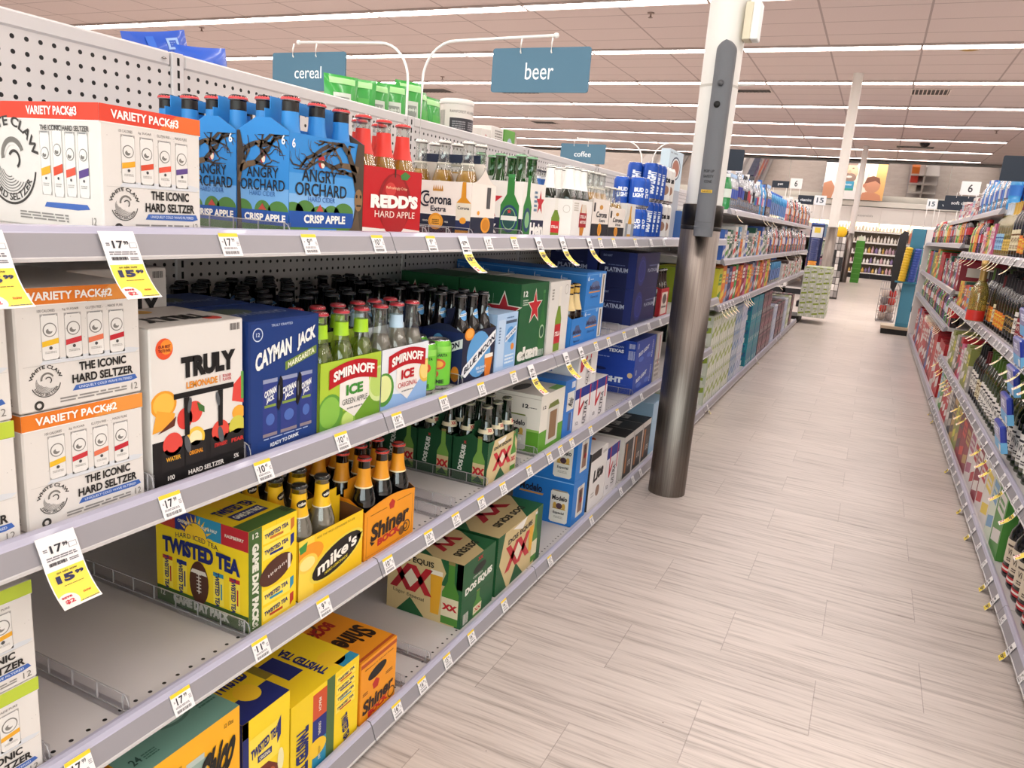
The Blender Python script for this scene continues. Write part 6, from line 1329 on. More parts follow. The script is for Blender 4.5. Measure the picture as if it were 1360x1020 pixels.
PETK = {'clear_blue': (WATER, '4a5fae', '9fb8d8'), 'clear_red': (WATER, 'b5424a', 'd9d9d9'), 'clear_white': (WATER, 'c9ced6', 'd9d9d9'), 'clear_purple': (WATER, '3f3f8f', 'd9d9e2'), 'clear_dark': (WATER, '2a2a33', '3a3a3f'), 'clear_teal': (WATER, '3f8a9a', 'd9d9d9'), 'clear_pink': (WATER, 'c97a9a', '3f7fc0'), 'green': ('2f8a4a', 'd9e0d8', 'e2e2e0'), 'cyan': ('3f93cf', '2f6fc0', '2a5fae'), 'dark': ('2a2228', '6a4a4a', '3a3036'),
        'lime': ('8fb03a', 'd9d9a0', 'c9c9a0'), 'orange': ('d8742c', 'e0a84a', 'd9d0c0'), 'cola': ('2a1a18', 'b5242c', 'b5242c'), 'teal': ('2a8a86', 'd0e0dc', 'e0e0e0'), 'pink': ('c9707a', 'e2c9c9', 'd9d9d9'), 'purple': ('5a3a7a', 'c9b8d8', 'd9d9d9')}
def fill(run, where, z, y0, y1, seq, xf, s, fn, deep=1, dx=.075):
    """a row of goods along a shelf; fn(kind, x, y, z, n) places one and returns its pitch"""
    y = y0; n = 0
    while y < y1-getattr(fn, 'room', 0):
        k = seq[n % len(seq)]; p = 0
        for d in range(deep): p = fn(k, xf-s*dx*d, y, z, n, d, where)
        y += p; n += 1
def vary(o, k, n, grp, lo=.88, hi=1.12):
    q = random.Random(hash_(k)+n//grp*7).uniform(lo, hi); o.scale = (min(1.08, .5+.5*q), min(1.08, .5+.5*q), q)
def hash_(t): return sum(ord(c)*(i+3) for i, c in enumerate(t))
def put_pet(k, x, y, z, n, d, where):
    o_ = pet(k, (x-.036, y+.036, z), f'{k.replace("_", " and ")} bottle, {nth(n)} in the {ROW2[d]} on {where}', f'plastic bottles on {where}'); vary(o_, k, n, 3); return .081
ZWs = {k: v-.012 for k, v in ZW.items()}
fill('w', 'the top water shelf', ZWs[1], 4.96, 5.03, ['green'], -.875, 1, put_pet)
fill('w', 'the top shelf past the pillar', ZWs[1], 5.04, 6.95, ['clear_blue', 'clear_blue', 'clear_blue', 'clear_purple', 'clear_purple', 'clear_blue', 'clear_dark', 'clear_dark', 'clear_red', 'clear_red', 'clear_white', 'clear_dark', 'clear_teal', 'clear_blue', 'clear_red', 'clear_white', 'cyan', 'clear_pink', 'clear_white', 'cyan', 'dark'], -.875, 1, put_pet, 2)
def jug(kind, loc, label, group):
    k = 'jug'+kind
    if k in _pb: return dup(_pb[k], loc, None, label, group)
    mb = MB(); mb.box(-.065, -.065, 0, .065, .065, .16, WATER if kind == 'clear' else M('3f93cf', .2), .02); mb.lathe([(.064, .145), (.05, .19), (.02, .215), (.018, .23)], 16, WATER if kind == 'clear' else M('3f93cf', .2)); o = mb.obj('water_jug', None, loc); tag(o, label, 'water jug', group)
    mb = MB(); mb.lathe([(.02, .225), (.02, .245), (0, .246)], 14, M('2456b0', .4)); mb.obj('cap', o)
    mb = MB(); mb.tube([(.03, 0, .2), (.06, 0, .205), (.062, 0, .14)], .01, M('5fa8dc', .3)); mb.obj('handle', o)
    mb = MB(); F(mb, (.0652, -.05, .04), (0, 1, 0), (0, 0, 1), .1, .1, 0).r(0, 0, 1, 1, '5a7fc0'); mb.obj('label', o)
    _pb[k] = o
    return o
for i in range(9): jug('clear' if i < 5 else 'blue', (-.945, 7.05+.137*i, ZWs[1]), f'large water jug with blue cap, {nth(i)} along the top shelf past the pillar', 'water jugs')
fill('w', 'the top water shelf end', ZWs[1], 8.35, 11.2, ['pink', 'clear_white', 'orange', 'clear_red', 'dark', 'clear_white'], -.875, 1, put_pet)
def put_box(colors, hmin, hmax, wmin, wmax, dep, xs=1):
    def fn(k, x, y, z, n, d, where):
        w_, h_ = RND.uniform(wmin, wmax), RND.uniform(hmin, hmax); c, c2 = k
        def art(f):
            f.r(0, 0, 1, 1, c); f.r(.12, .55, .88, .85, c2, f.l+1); f.p([(.1, .1), (.9, .22), (.9, .4), (.1, .28)], c2, f.l+1); f.lines(.2, .62, .8, .8, 2, c, f.l+2)
        def sd(f): f.r(0, 0, 1, 1, c); f.r(.15, .5, .85, .8, c2, f.l+1); f.lines(.2, .2, .8, .4, 3, c2, f.l+1)
        if xs == 1: carton('grocery_carton', f'{CN[c]} and {CN[c2]} carton, {nth(n)} along {where}', 'carton', x, y, z, w_-.003, dep, h_, c, art, sd, None, f'cartons on {where}')
        else:
            mb = MB(); mb.box(0, 0, 0, dep, w_-.003, h_, M(c, .42), .002); art(F(mb, (0, w_-.003, 0), (0, -1, 0), (0, 0, 1), w_-.003, h_)); sd(F(mb, (0, 0, 0), (1, 0, 0), (0, 0, 1), dep, h_))
            tag(mb.obj('grocery_carton', None, (x, y, z)), f'{CN[c]} and {CN[c2]} carton, {nth(n)} along {where}', 'carton', f'cartons on {where}')
        return w_
    fn.room = wmax*.75
    return fn
CN = {'c9c23a': 'yellow', '4a8a3a': 'green', 'd8762c': 'orange', '8f97b0': 'grey blue', 'c9433a': 'red', '2f3d6a': 'navy', '3f9a4a': 'green', 'b5242c': 'red', 'e0902a': 'orange', '8a2a3a': 'maroon', 'd9d4d0': 'white', '3a5fa8': 'blue', '2a5a48': 'dark green', '6a9ac0': 'pale blue', 'e2c84a': 'yellow', 'a85a7a': 'pink', '2a8fa0': 'teal', 'cfd8c4': 'pale green', '55423f': 'brown', '7a6a9a': 'violet', 'a9a49e': 'grey', 'c95f8a': 'pink', '1f2430': 'black', 'b8965a': 'tan', '8a8f4a': 'olive'}
fill('w', 'the second water run shelf', ZWs[2], 4.95, 7.2, [('3a5fa8', 'd9d4d0'), ('d9d4d0', '4a8a3a'), ('2a5a48', 'd9d4d0'), ('a9a49e', '2a5a48'), ('d9d4d0', 'c9433a'), ('2a5a48', 'd9d4d0'), ('6a9ac0', 'd9d4d0'), ('e0902a', 'c9433a'), ('d9d4d0', 'a9a49e')], -.875, 1, put_box(None, .13, .24, .075, .12, .2))
fill('w', 'the second water shelf end', ZWs[2], 7.2, 11.2, ['clear_white', 'dark', 'clear_blue', 'clear_white', 'orange', 'clear_red', 'clear_white', 'pink'], -.875, 1, put_pet)
fill('w', 'the third water run shelf', ZWs[3], 4.95, 7.6, [('c9c23a', '4a8a3a'), ('d8762c', 'e2c84a'), ('8f97b0', 'd8762c'), ('2f3d6a', '8f97b0'), ('c9433a', 'd9d4d0'), ('3f9a4a', 'd9d4d0'), ('b5242c', 'e0902a'), ('e0902a', 'c9433a'), ('8a2a3a', 'd9d4d0'), ('c95f8a', '8a2a3a')], -.875, 1, put_box(None, .225, .265, .10, .135, .3))
for i in range(6): jug('clear', (-.945, 7.75+.14*i, ZWs[3]), f'large clear water jug, {nth(i)} along the third shelf beyond the soda cartons', 'clear jugs on the third shelf')
fill('w', 'the third water shelf end', ZWs[3], 8.7, 11.2, [('d9d4d0', 'a9a49e'), ('a9a49e', 'c9433a'), ('d9d4d0', '3f9a4a'), ('55423f', 'd9d4d0')], -.875, 1, put_box(None, .15, .22, .12, .2, .25))
# shrink-wrapped cases on the base shelf
def case_art(c1, c2, c3):
    def fn(f):
        f.r(0, 0, 1, 1, c1); n = 4
        for i in range(n):
            x = (i+.5)/n; q = .10 if i % 2 else -.04; f.r(x-.10, .0, x+.10, .72, c2, f.l+1); f.p([(x-.10, .28+q), (x+.10, .34+q), (x+.10, .52+q), (x-.10, .44+q)], c3, f.l+2); f.t('J', x, .64-q, .06, .12, '6a7068', f.l+3); f.r(x-.05, .72, x+.05, .84, c2, f.l+1); f.r(x-.06, .84, x+.06, .94, c3, f.l+2); f.r(x-.02, .03, x+.02, .25, 'eef0ea', f.l+2)
    return fn
_cs = {}
def water_case(kind, x, y, z, w_, d_, h_, label, group):
    c1, c2, c3 = kind
    k = (kind, w_, d_, h_)
    if k in _cs: return dup(_cs[k], (x, y, z), None, label, group)
    o = carton('drink_case', label, 'drink case', x, y, z, w_, d_, h_, c1, case_art(c1, c2, c3), case_art(c1, c2, c3), lambda f: [f.e((i+.5)/4, (j+.5)/3, .07, .09, c3, f.l+1, 10) for i in range(4) for j in range(3)], group, 0, .25, .012)
    _cs[k] = o
    return o
LIME, WHT, TEAL, BRN, BLU = ('c3c9b8', 'd3d7c9', '93a83f'), ('c9ccd6', 'b9c2d8', '8f9fc6'), ('2a8fa0', '237a8c', '1f5f8a'), ('4a3540', '6a4048', 'a8707a'), ('8fa0b4', 'a9b8c9', '5f86b8')
KN = {LIME: 'white and lime', WHT: 'white and pale blue', TEAL: 'teal', BRN: 'dark red brown', BLU: 'grey blue'}
for ci, (y, w_, kind, hs) in enumerate(((4.97, .30, LIME, 3), (5.28, .30, LIME, 3), (5.59, .30, LIME, 3), (5.90, .28, BLU, 3), (6.19, .28, WHT, 3), (6.75, .33, TEAL, 3), (7.10, .33, TEAL, 3), (7.46, .30, BRN, 3), (7.78, .30, BRN, 3), (8.10, .30, BRN, 2), (8.5, .3, WHT, 2), (8.85, .3, BRN, 2), (9.2, .3, BRN, 2), (9.6, .3, WHT, 2), (10.0, .3, LIME, 2), (10.4, .3, BRN, 2))):
    for l in range(hs):
        water_case(kind, -.872, y, S0+.201*l, w_-.006, .30, .20, f'{KN[kind]} drink case, {ORD[l]} layer of the {nth(ci)} stack past the big pillar', 'wrapped drink cases')
for l in range(5):
    for j in range(2):
        water_case(LIME, -.50, 11.42+.31*j, .095+.141*l, .30, .36, .14, f'white and lime drink case, {ORD[l]} layer of the end stack, {("camera", "far")[j]} side', 'drink cases of the end stack')
mb = MB(); mb.box(-.34, 0, 0, 0, .62, .094, M('1c1a19', .6), .004); tag(mb.obj('pallet', None, (-.83, 11.34, 0)), 'black plinth under the stack of drink cases', 'plinth')
# last beer section, half hidden by the pillar
pack('drink_carton', 'dark green carton past the big pillar on the second beer shelf', 'carton', 4.30, S2, .16, .25, .2, '8a9a2a', lambda f: (f.r(0, 0, 1, 1, 'a9b02a'), f.e(.5, .5, .35, .3, '3f7a2a', f.l+1)))
pack('drink_carton', 'yellow and green carton past the big pillar on the second beer shelf', 'carton', 4.47, S2, .17, .25, .2, 'c9c23a', lambda f: (f.r(0, 0, 1, 1, 'd2cc2a'), f.t('LIME', .5, .6, .6, .2, '3f7a2a', f.l+3, rise=.1), f.r(0, 0, 1, .2, '8fae2a', f.l+1)))
pack('drink_carton', 'blue and white carton past the big pillar on the top beer shelf', 'carton', 4.35, S1, .2, .2, .15, '3a5f9a', lambda f: (f.r(0, 0, 1, 1, '3a5f9a'), f.r(.1, .3, .9, .7, 'c9d2dc', f.l+1)))
pack('drink_carton', 'pale green carton past the big pillar on the top beer shelf', 'carton', 4.57, S1, .2, .2, .16, 'cfd8c4', lambda f: (f.r(0, 0, 1, 1, 'cfd8c4'), f.e(.5, .5, .3, .3, '8fae5a', f.l+1)))
def enr(f): f.r(0, 0, 1, 1, '16223f'); f.r(.2, .2, .7, .8, '2a5a9a', f.l+1); f.t('FAN', .45, .5, .5, .2, 'd98a3a', f.l+3, rot=80)
for i in range(4): can('navytall', (-.915, 4.36+.068*i, S3), f'tall navy can past the big pillar on the third shelf, {ORD[i]} along', 'tall navy cans', enr, TALL, '16223f')
for l in range(2): water_case(LIME, -.872, 4.45, S0+.16*l, .30, .30, .159, f'white and lime drink case just past the big pillar, {("lower", "upper")[l]}', 'wrapped drink cases')

# ------------------------------------------------------------------ wine and soft drinks across the aisle
WP = [(0, .004), (.034, 0), (.0365, .005), (.0368, .175), (.033, .20), (.019, .228), (.0148, .245), (.0145, .292), (.0158, .294), (.0158, .302), (.0, .303)]
JP = [(0, .004), (.048, 0), (.052, .008), (.0525, .15), (.048, .18), (.030, .215), (.018, .24), (.0165, .285), (.018, .288), (.018, .30), (0, .301)]
WK = {  # glass, label colour, accent, foil, profile, label z range
    'white_label': ('wine', 'e2ddd6', '3a3436', '17151a', WP, (.05, .15)), 'cream_label': ('wine', 'd9cfae', '6a4a2a', '5a1a22', WP, (.04, .14)), 'orange_label': ('wine', 'd8762c', 'e2c84a', '17151a', WP, (.03, .11)),
    'red_label': ('wine', '8a2430', 'd9cfc4', '17151a', WP, (.04, .13)), 'black_label': ('wine', '1c1a1e', 'b8965a', '2a2428', WP, (.04, .14)), 'green_white': ('winegreen', 'e6e3de', '2a2a30', '4a6a2a', WP, (.04, .145)),
    'pale_gold': ('wineclear', 'd9b85a', '8a6a2a', 'c9a24a', WP, (.04, .10)), 'blue_label': ('wineclear', '8fbcdc', '3a5f9a', 'c9d2dc', WP, (.04, .13)), 'rose': ('rose', 'e6dcd9', 'b85a6a', 'd9a8a8', WP, (.04, .13)),
    'jug': ('wine', 'd6c9b4', '4a3a34', '2a1a1e', JP, (.06, .15))}
_wp = {}
def wine(kind, loc, label, group):
    if kind in _wp: return dup(_wp[kind], loc, None, label, group)
    g, lc, ac, foil, pr, (za, zb) = WK[kind]
    mb = MB(); mb.lathe(pr, 20, GL[g]); o = mb.obj('wine_bottle', None, loc); tag(o, label, 'wine bottle', group)
    b = band(pr, za, zb, M(lc, .45), .0004, 18, 3, math.radians(120), math.radians(320))
    tmp = MB(); f = F(tmp, (0, 0, 0), (1, 0, 0), (0, 1, 0), .07, zb-za, 1); f.r(.1, .72, .9, .80, ac); f.t('Vino', .5, .5, .6, .25, ac, 2); f.lines(.2, .1, .8, .28, 2, ac, 1, 4)
    R0 = prof_at(pr, (za+zb)/2)
    bend(tmp, lambda x, y, z: ((R0+.0007+z)*math.cos(math.radians(225)+(x-.035)/R0), (R0+.0007+z)*math.sin(math.radians(225)+(x-.035)/R0), za+y), [.07*k/10 for k in range(1, 10)], b)
    if kind == 'jug':
        for z0, c in ((.022, 'b5242c'), (.030, 'e6e0d8'), (.038, 'b5242c')):
            n0 = band(pr, z0, z0+.008, M(c, .45), .0006, 18, 1, math.radians(110), math.radians(330)); bb = len(b.v); b.v += n0.v
            for q, i, s_ in zip(n0.f, n0.mi, n0.sm): b.f.append(tuple(bb+k for k in q)); b.mi.append(b.k(n0.mats[i])); b.sm.append(s_)
    b.obj('label', o)
    t_ = band(pr, .236 if pr is WP else .25, pr[-2][1], M(foil, .35, .3), .0006, 16, 4); t_.lathe([(pr[-2][0]+.0006, pr[-2][1]), (0, pr[-2][1]+.0012)], 16, M(foil, .35, .3)); t_.obj('foil', o)
    _wp[kind] = o
    return o
WN = {'white_label': 'dark wine bottle with white label', 'cream_label': 'dark wine bottle with cream label', 'orange_label': 'dark wine bottle with orange label', 'red_label': 'dark wine bottle with red label', 'black_label': 'dark wine bottle with black label',
      'green_white': 'green wine bottle with white label', 'pale_gold': 'pale gold wine bottle', 'blue_label': 'pale wine bottle with blue label', 'rose': 'rose wine bottle', 'jug': 'dark wine jug with striped base'}
def put_wine(k, x, y, z, n, d, where):
    p = .107 if k == 'jug' else .086
    o_ = wine(k, (x+p/2, y+p/2, z), f'{WN[k]}, {nth(n)} in the {ROW2[d]} on {where}', f'wine bottles on {where}'); vary(o_, k, n, 4, .93, 1.04); return p
def put_petR(k, x, y, z, n, d, where):
    o_ = pet(k, (x+.036, y+.036, z), f'{k.replace("_", " and ")} bottle, {nth(n)} in the {ROW2[d]} on {where}', f'plastic bottles on {where}'); vary(o_, k, n, 3, .85, 1.0); return .080
ZRs = {k: v-.012 for k, v in ZR.items()}; ZFs = {k: v-.012 for k, v in ZF.items()}
RF = .607
fill('r', 'the top wine shelf', ZRs[1], 3.3, 5.2, ['white_label']*4+['cream_label']*4+['black_label']*3+['orange_label']*2+['cream_label']*3+['pale_gold']*3+['blue_label']*4+['rose']*2, RF, -1, put_wine, 2, .08)
fill('r', 'the top wine shelf past the bottles', ZRs[1], 5.22, 5.75, [('c95f8a', 'd9d4d0'), ('d9d4d0', 'c95f8a'), ('c9c23a', '4a8a3a'), ('d8762c', '2a5a48')], RF, -1, put_box(None, .13, .19, .08, .1, .2, -1))
fill('r', 'the far end of the top wine shelf', ZRs[1], 5.78, 6.5, ['cola', 'cola', 'purple', 'cola', 'orange', 'orange', 'lime', 'cola', 'lime'], RF, -1, put_petR)
fill('r', 'the second wine shelf', ZRs[2], 2.7, 5.3, ['green_white', 'black_label', 'black_label', 'white_label']+['black_label']*6+['red_label']*5+['white_label']+['black_label']*3+['orange_label']*4+['cream_label']+['orange_label']*2+['black_label']*2, RF, -1, put_wine, 2, .08)
fill('r', 'the second wine shelf beyond the bottles', ZRs[2], 5.32, 6.5, [('b5242c', 'd9d4d0'), ('2a5a48', 'e0902a'), ('e0902a', 'e2c84a'), ('c9c23a', 'c9433a'), ('6a9ac0', 'e0902a'), ('c9433a', 'e2c84a')], RF, -1, put_box(None, .16, .185, .09, .14, .25, -1))
fill('r', 'the third wine shelf', ZRs[3], 2.0, 5.0, ['green_white']*30+['cream_label']*2+['white_label']*4+['red_label']*4+['white_label']*3+['black_label']*5, RF, -1, put_wine, 2, .08)
fill('r', 'the third wine shelf farther on', ZRs[3], 5.02, 6.5, [('a9a49e', 'd9d4d0'), ('8a8f4a', 'c9c23a'), ('8a8f4a', 'd9d4d0'), ('d9d4d0', 'a9a49e'), ('c95f8a', 'd9d4d0'), ('b5242c', '2a5a48'), ('55423f', 'd9d4d0')], RF, -1, put_box(None, .14, .25, .1, .16, .25, -1))
fill('r', 'the bottom wine shelf', S0, 1.88, 3.12, ['jug'], RF, -1, put_wine, 2, .11)
fill('r', 'the bottom wine shelf past the jugs', S0, 3.24, 6.5, [('4a8a3a', 'd9d4d0'), ('cfd8c4', '6a9ac0'), ('d9d4d0', 'e2c84a'), ('d9d4d0', 'b5242c'), ('8a2a3a', 'd9d4d0'), ('d9d4d0', 'b5242c'), ('d9d4d0', 'a85a7a'), ('8a2a3a', 'b8965a'), ('8a2a3a', 'c9433a'), ('8a2a3a', '55423f'), ('8a8f4a', 'b8965a'), ('8a8f4a', 'c9c23a'), ('b8965a', '55423f'), ('1f2430', 'a9a49e'), ('a9a49e', 'd9d4d0'), ('b5242c', 'd9d4d0'), ('b5242c', 'd9d4d0'), ('b5242c', 'd9d4d0')], RF, -1, put_box(None, .24, .29, .12, .20, .3, -1))
# top ledge with pouches and bottles
for k in (3, 4): shelf(f'high ledge above the wine with a pale blue rail, {("nearer", "farther")[k-3]} section', YR[k]+.45, YR[k+1]+(.45 if k == 3 else 0), 1.455, s=-1, x=RX+.03, depth=.47, holes=False)
for k in (0, 1): shelf(f'high ledge above the soft drinks, {ORD[k]} section', YR2[k], YR2[k+1], 1.455, s=-1, x=RX+.03, depth=.47, holes=False)
DZ = 1.443
PO = [(.15, .2, .85, .5, 'e08a3a'), (.2, .6, .8, .8, 'c9532c'), (.1, .88, .9, .97, 'dfe6ea')]
fill('r', 'the high ledge', DZ, 5.2, 6.6, ['cyan', 'clear_blue', 'clear_white'], .63, -1, put_petR, 2)
for i in range(6): pouch('snack_bag', f'orange snack bag hanging over the high ledge above the wine, {ORD[i]} along', .80, 5.3+.17*i, DZ, .15, .2, .06, 'c9632c', PO, math.pi+.4, 'orange snack bags')
fill('r', 'the far high ledge', DZ, 6.7, 8.3, [('8a2a3a', 'd9d4d0'), ('d9d4d0', 'b5242c'), ('d9d4d0', '6a9ac0'), ('c95f8a', 'd9d4d0'), ('d9d4d0', '8a2a3a')], .64, -1, put_box(None, .10, .17, .12, .2, .2, -1))
fill('r', 'the top soft drink shelf', ZFs[1], 6.7, 10.85, ['cola', 'cola', 'cola', 'purple', 'cola', 'orange', 'cola', 'orange', 'orange', 'lime', 'lime', 'green', 'lime', 'pink', 'dark', 'clear_white'], RF, -1, put_petR)
fill('r', 'the second soft drink shelf', ZFs[2], 6.7, 8.3, [('8a2a3a', 'd9d4d0'), ('b5242c', '8a2a3a'), ('7a6a9a', 'd9d4d0'), ('2a5a48', 'cfd8c4')], RF, -1, put_box(None, .2, .29, .1, .15, .3, -1))
fill('r', 'the second soft drink shelf farther on', ZFs[2], 8.3, 10.85, [('b5242c', '8a2a3a'), ('b5242c', '8a2a3a'), ('3f9a4a', 'cfd8c4'), ('e0902a', '8a2a3a'), ('8a8f4a', 'e2c84a'), ('8a8f4a', '4a8a3a'), ('3a5fa8', '2f3d6a')], RF, -1, put_box(None, .25, .3, .2, .3, .3, -1))
fill('r', 'the third soft drink shelf', ZFs[3], 6.7, 10.85, ['cola', 'pink', 'clear_red', 'lime', 'cola', 'clear_white', 'green', 'green', 'clear_white', 'purple', 'dark'], RF, -1, put_petR)
fill('r', 'the bottom soft drink shelf', S0, 6.65, 10.85, [('b5242c', 'd9d4d0'), ('b5242c', 'd9d4d0'), ('d9d4d0', 'b5242c'), ('b5242c', 'c9433a'), ('8a2a3a', 'd9d4d0'), ('b5242c', 'd9d4d0'), ('3a5fa8', '2f3d6a'), ('8a2a3a', 'd9d4d0')], RF, -1, put_box(None, .35, .44, .14, .3, .35, -1))
mb = MB(); mb.lathe([(0, 0), (.04, 0), (.044, .01), (.044, .15), (.036, .19), (.018, .225), (.017, .30), (.02, .305), (.02, .33), (0, .331)], 20, GL['wineclear'], z0=0); sp = tag(mb.obj('sparkling_wine', None, (.555, 4.86, ZRs[2]+.021)), 'clear and gold sparkling bottle with a red base hanging out over the second wine shelf', 'wine bottle')
mb = MB(); mb.lathe([(.0445, .004), (.0448, .06)], 20, M('c9332c', .4)); mb.obj('label', sp)
mb = MB(); mb.lathe([(.0186, .22), (.0178, .30), (.021, .306), (.021, .332), (0, .3325)], 16, M('b8965a', .3, .5)); mb.obj('foil', sp)
# the strip of blue packets hooked on the wine shelves
t = thing('clip_strip', 'thin white plastic strip hanging by the wine shelves, carrying blue packets', 'clip strip', (.565, 3.42, 1.15))
mb = MB(); mb.box(-.0008, -.012, -.68, .0008, .012, 0, M('d9d9d6', .4), 0); mb.obj('strip', t)
mb = MB(); mb.tube([(0, 0, -.005), (.012, 0, .012), (.024, 0, .004)], .002, M('c9c9c6', .3), 6); mb.obj('hook', t)
for i in range(6):
    mb = MB(); mb.box(-.022, -.085, -.108, .0, .085, .0, M('2338a0', .3, 0, .5, .4), .006); f = F(mb, (-.022, .085, -.108), (0, -1, 0), (0, 0, 1), .17, .108, 1)
    f.r(.02, .02, .98, .40, '6fb2e0'); f.t('PEEL', .5, .7, .5, .25, 'd9dcf2', 3, bold=.05); f.r(.7, .05, .95, .3, 'e6e6e8', 2)
    f = F(mb, (-.022, -.085, -.108), (1, 0, 0), (0, 0, 1), .022, .108, 1); f.r(0, 0, 1, .40, '6fb2e0')
    o = mb.obj('wipe_packet', None, (.562, 3.42, 1.12-.112*i)); o.rotation_euler = (0, -.22, .0); tag(o, f'blue and pale blue packet on the hanging strip by the wine, {ORD[i]} from the top', 'packet', 'blue packets on the strip')
# tags on the right-hand rails
rt = random.Random(5)
for lv, nm, y0, y1 in ((1, 'top', 3.5, 6.5), (2, 'second', 2.8, 6.5), (3, 'third', 2.1, 6.5), (0, 'bottom', 1.7, 6.5)):
    y = y0; i = j = 0
    while y < y1:
        z = ZR[lv]
        if rt.random() < (.55 if lv in (1, 3) else .38) and y > 2.5: sale_tag(y, z, '12.99', f'pale curling sale tag on the {nm} wine shelf rail, {nth(j)} from the camera', 'sale tags on the wine shelves', s=-1, xl=RX, w=.034, curl=.6, old='14.99', pale=lv in (1, 2)); j += 1
        else: price_tag(y, z, ('12.99', '9.99', '14.99')[i % 3], f'small grey white price tag on the {nm} wine shelf rail, {nth(i)} from the camera', 'price tags on the wine shelves', False, -1, RX); i += 1
        y += rt.uniform(.10, .2)
j = 0
for k in range(14): sale_tag(6.75+.11*k, ZF[3], '12.99', f'pale curling sale tag on the third soft drink shelf rail, {nth(k)} from the camera', 'sale tags on the soft drink shelves', s=-1, xl=RX, w=.034, curl=.6, pale=True)
for lv, ys in ((1, (5.05, 6.3, 6.5, 6.9, 9.2)), (2, (8.4, 9.3, 9.6, 9.9)), (3, (4.98, 5.1, 5.22, 5.34, 5.46, 5.9, 6.0, 6.1, 6.2, 8.2, 10.1, 10.3)), (0, (5.0, 7.3, 8.9, 9.3))):
    for i, y in enumerate(ys): sale_tag(y, ZW[lv], '3.49', f'pale curling sale tag on the {LV[lv]} water run rail, {nth(i)} past the pillar', 'sale tags on the water run', w=.034, curl=.7, old='4.99', pale=True)

# ------------------------------------------------------------------ displays in the cross aisle
def cups(name, label, x, y, z, col, n, r=.07, dz=.035, lean=0.):
    mb = MB(); m = M(col, .3, 0, .5, .3); pr = []
    for i in range(n): pr += [(r, i*dz), (r*1.05, i*dz+dz*.55), (r*.86, i*dz+dz*.8)]
    mb.lathe([(0, 0)]+pr+[(0, n*dz)], 18, m); o = mb.obj(name, None, (x, y, z)); o.rotation_euler = (0, lean, 0)
    return tag(o, label, 'cup stack')
t = thing('display_stand', 'tall navy display stand at the end of the water run beside the second pillar', 'display', (-.96, 14.3, 0))
mb = MB(); mb.box(-.11, -.02, 0, .11, .02, 1.42, M('1f2a56', .5), .004); mb.obj('back_board', t)
mb = MB(); mb.box(-.14, -.30, 0, .14, .03, .10, M('17151a', .6), .004); mb.obj('base', t)
mb = MB(); mb.box(-.10, -.25, .10, .10, -.02, .56, M('22305f', .5), .004); mb.obj('pedestal', t)
mb = MB(); F(mb, (-.09, -.0205, 1.2), (1, 0, 0), (0, 0, 1), .18, .18, 1).r(0, 0, 1, 1, 'd9dde2'); F(mb, (-.05, -.0207, 1.28), (1, 0, 0), (0, 0, 1), .1, .09, 2).r(0, 0, 1, 1, 'e2c84a'); mb.obj('header_card', t)
cups('cup_stack', 'stack of orange ridged cups on the navy display stand', -.96, 14.17, .5605, 'e0922a', 7)
cups('cup_stack', 'stack of navy ridged cups above the orange cups on the display stand', -.96, 14.17, .807, '26366e', 11)
t = thing('display_stand', 'teal cardboard stand holding yellow and blue ridged cups', 'display', (.36, 11.42, 0))
mb = MB(); mb.box(-.12, -.05, 0, .24, .30, .07, M('1a1817', .6), .003); mb.obj('plinth', t)
mb = MB(); mb.box(-.13, -.06, .071, .25, .31, .11, M('b8a68f', .5), .003); mb.obj('base', t)
mb = MB(); mb.box(.04, -.0, .11, .20, .05, 1.42, M('3f7f9a', .5), .004); F(mb, (.05, -.0005, .16), (1, 0, 0), (0, 0, 1), .14, .6, 1).r(0, 0, 1, 1, '4a8aa4'); mb.obj('front_board', t)
mb = MB(); P = [(-.02, .70), (.0, 1.36), (-.05, 1.38), (-.10, 1.32), (-.12, .9), (-.10, .62), (-.05, .55)]
for yy, fl in ((.02, 0), (.06, 1)): mb.poly([(a, yy, b) for a, b in (P if not fl else P[::-1])], M('2e2c30', .5))
mb.add([(a, .02, b) for a, b in P]+[(a, .06, b) for a, b in P], [(i, (i+1) % 7, 7+(i+1) % 7, 7+i) for i in range(7)], M('2e2c30', .5)); mb.obj('side_board', t)
mb = MB(); mb.box(-.06, -.09, .70, .22, -.001, .72, M('35809a', .5), .002); mb.obj('tray', t)
cups('cup_stack', 'stack of yellow ridged cups on the teal cardboard stand', .375, 11.36, .7208, 'e6bc24', 13, .045, .035, .06)
cups('cup_stack', 'stack of blue ridged cups on the teal cardboard stand', .485, 11.36, .7208, '2f4fa8', 13, .045, .034, .06)
t = thing('wire_bin', 'grey wire bin of soft toys beside the teal cardboard stand', 'wire bin', (.30, 13.2, 0))
mb = MB()
for k in range(9): mb.tube([(-.13+.0325*k, -.13, .02), (-.13+.0325*k, -.13, .62)], .004, M('8f8a8a', .3, .7), 5)
for k in range(6):
    z = .02+.12*k; mb.tube([(-.13, -.13, z), (.13, -.13, z), (.13, .13, z), (-.13, .13, z), (-.13, -.13, z)], .004, M('8f8a8a', .3, .7), 5)
mb.obj('cage', t)
mb = MB(); mb.box(-.13, -.13, 0, .13, .13, .02, M('8f8a8a', .4), 0); mb.obj('floor_plate', t)
for i in range(14):
    mb = MB(); c = ('b5a49a', '9a8f8c', 'c9b8ae', '7a6f70', 'b5423a')[i % 5] if i < 13 else 'b5302c'; mb.lathe([(0, -.06), (.04, -.05), (.06, 0), (.045, .05), (0, .06)], 10, M(c, .9)); tag(mb.obj('soft_toy', None, (.25+.105*(i % 2), 13.14+.11*((i//2) % 2), .083+.118*(i//4))), f'round plush toy in the wire bin, {ORD[i]} counting up from the bottom', 'soft toy', 'soft toys in the wire bin')
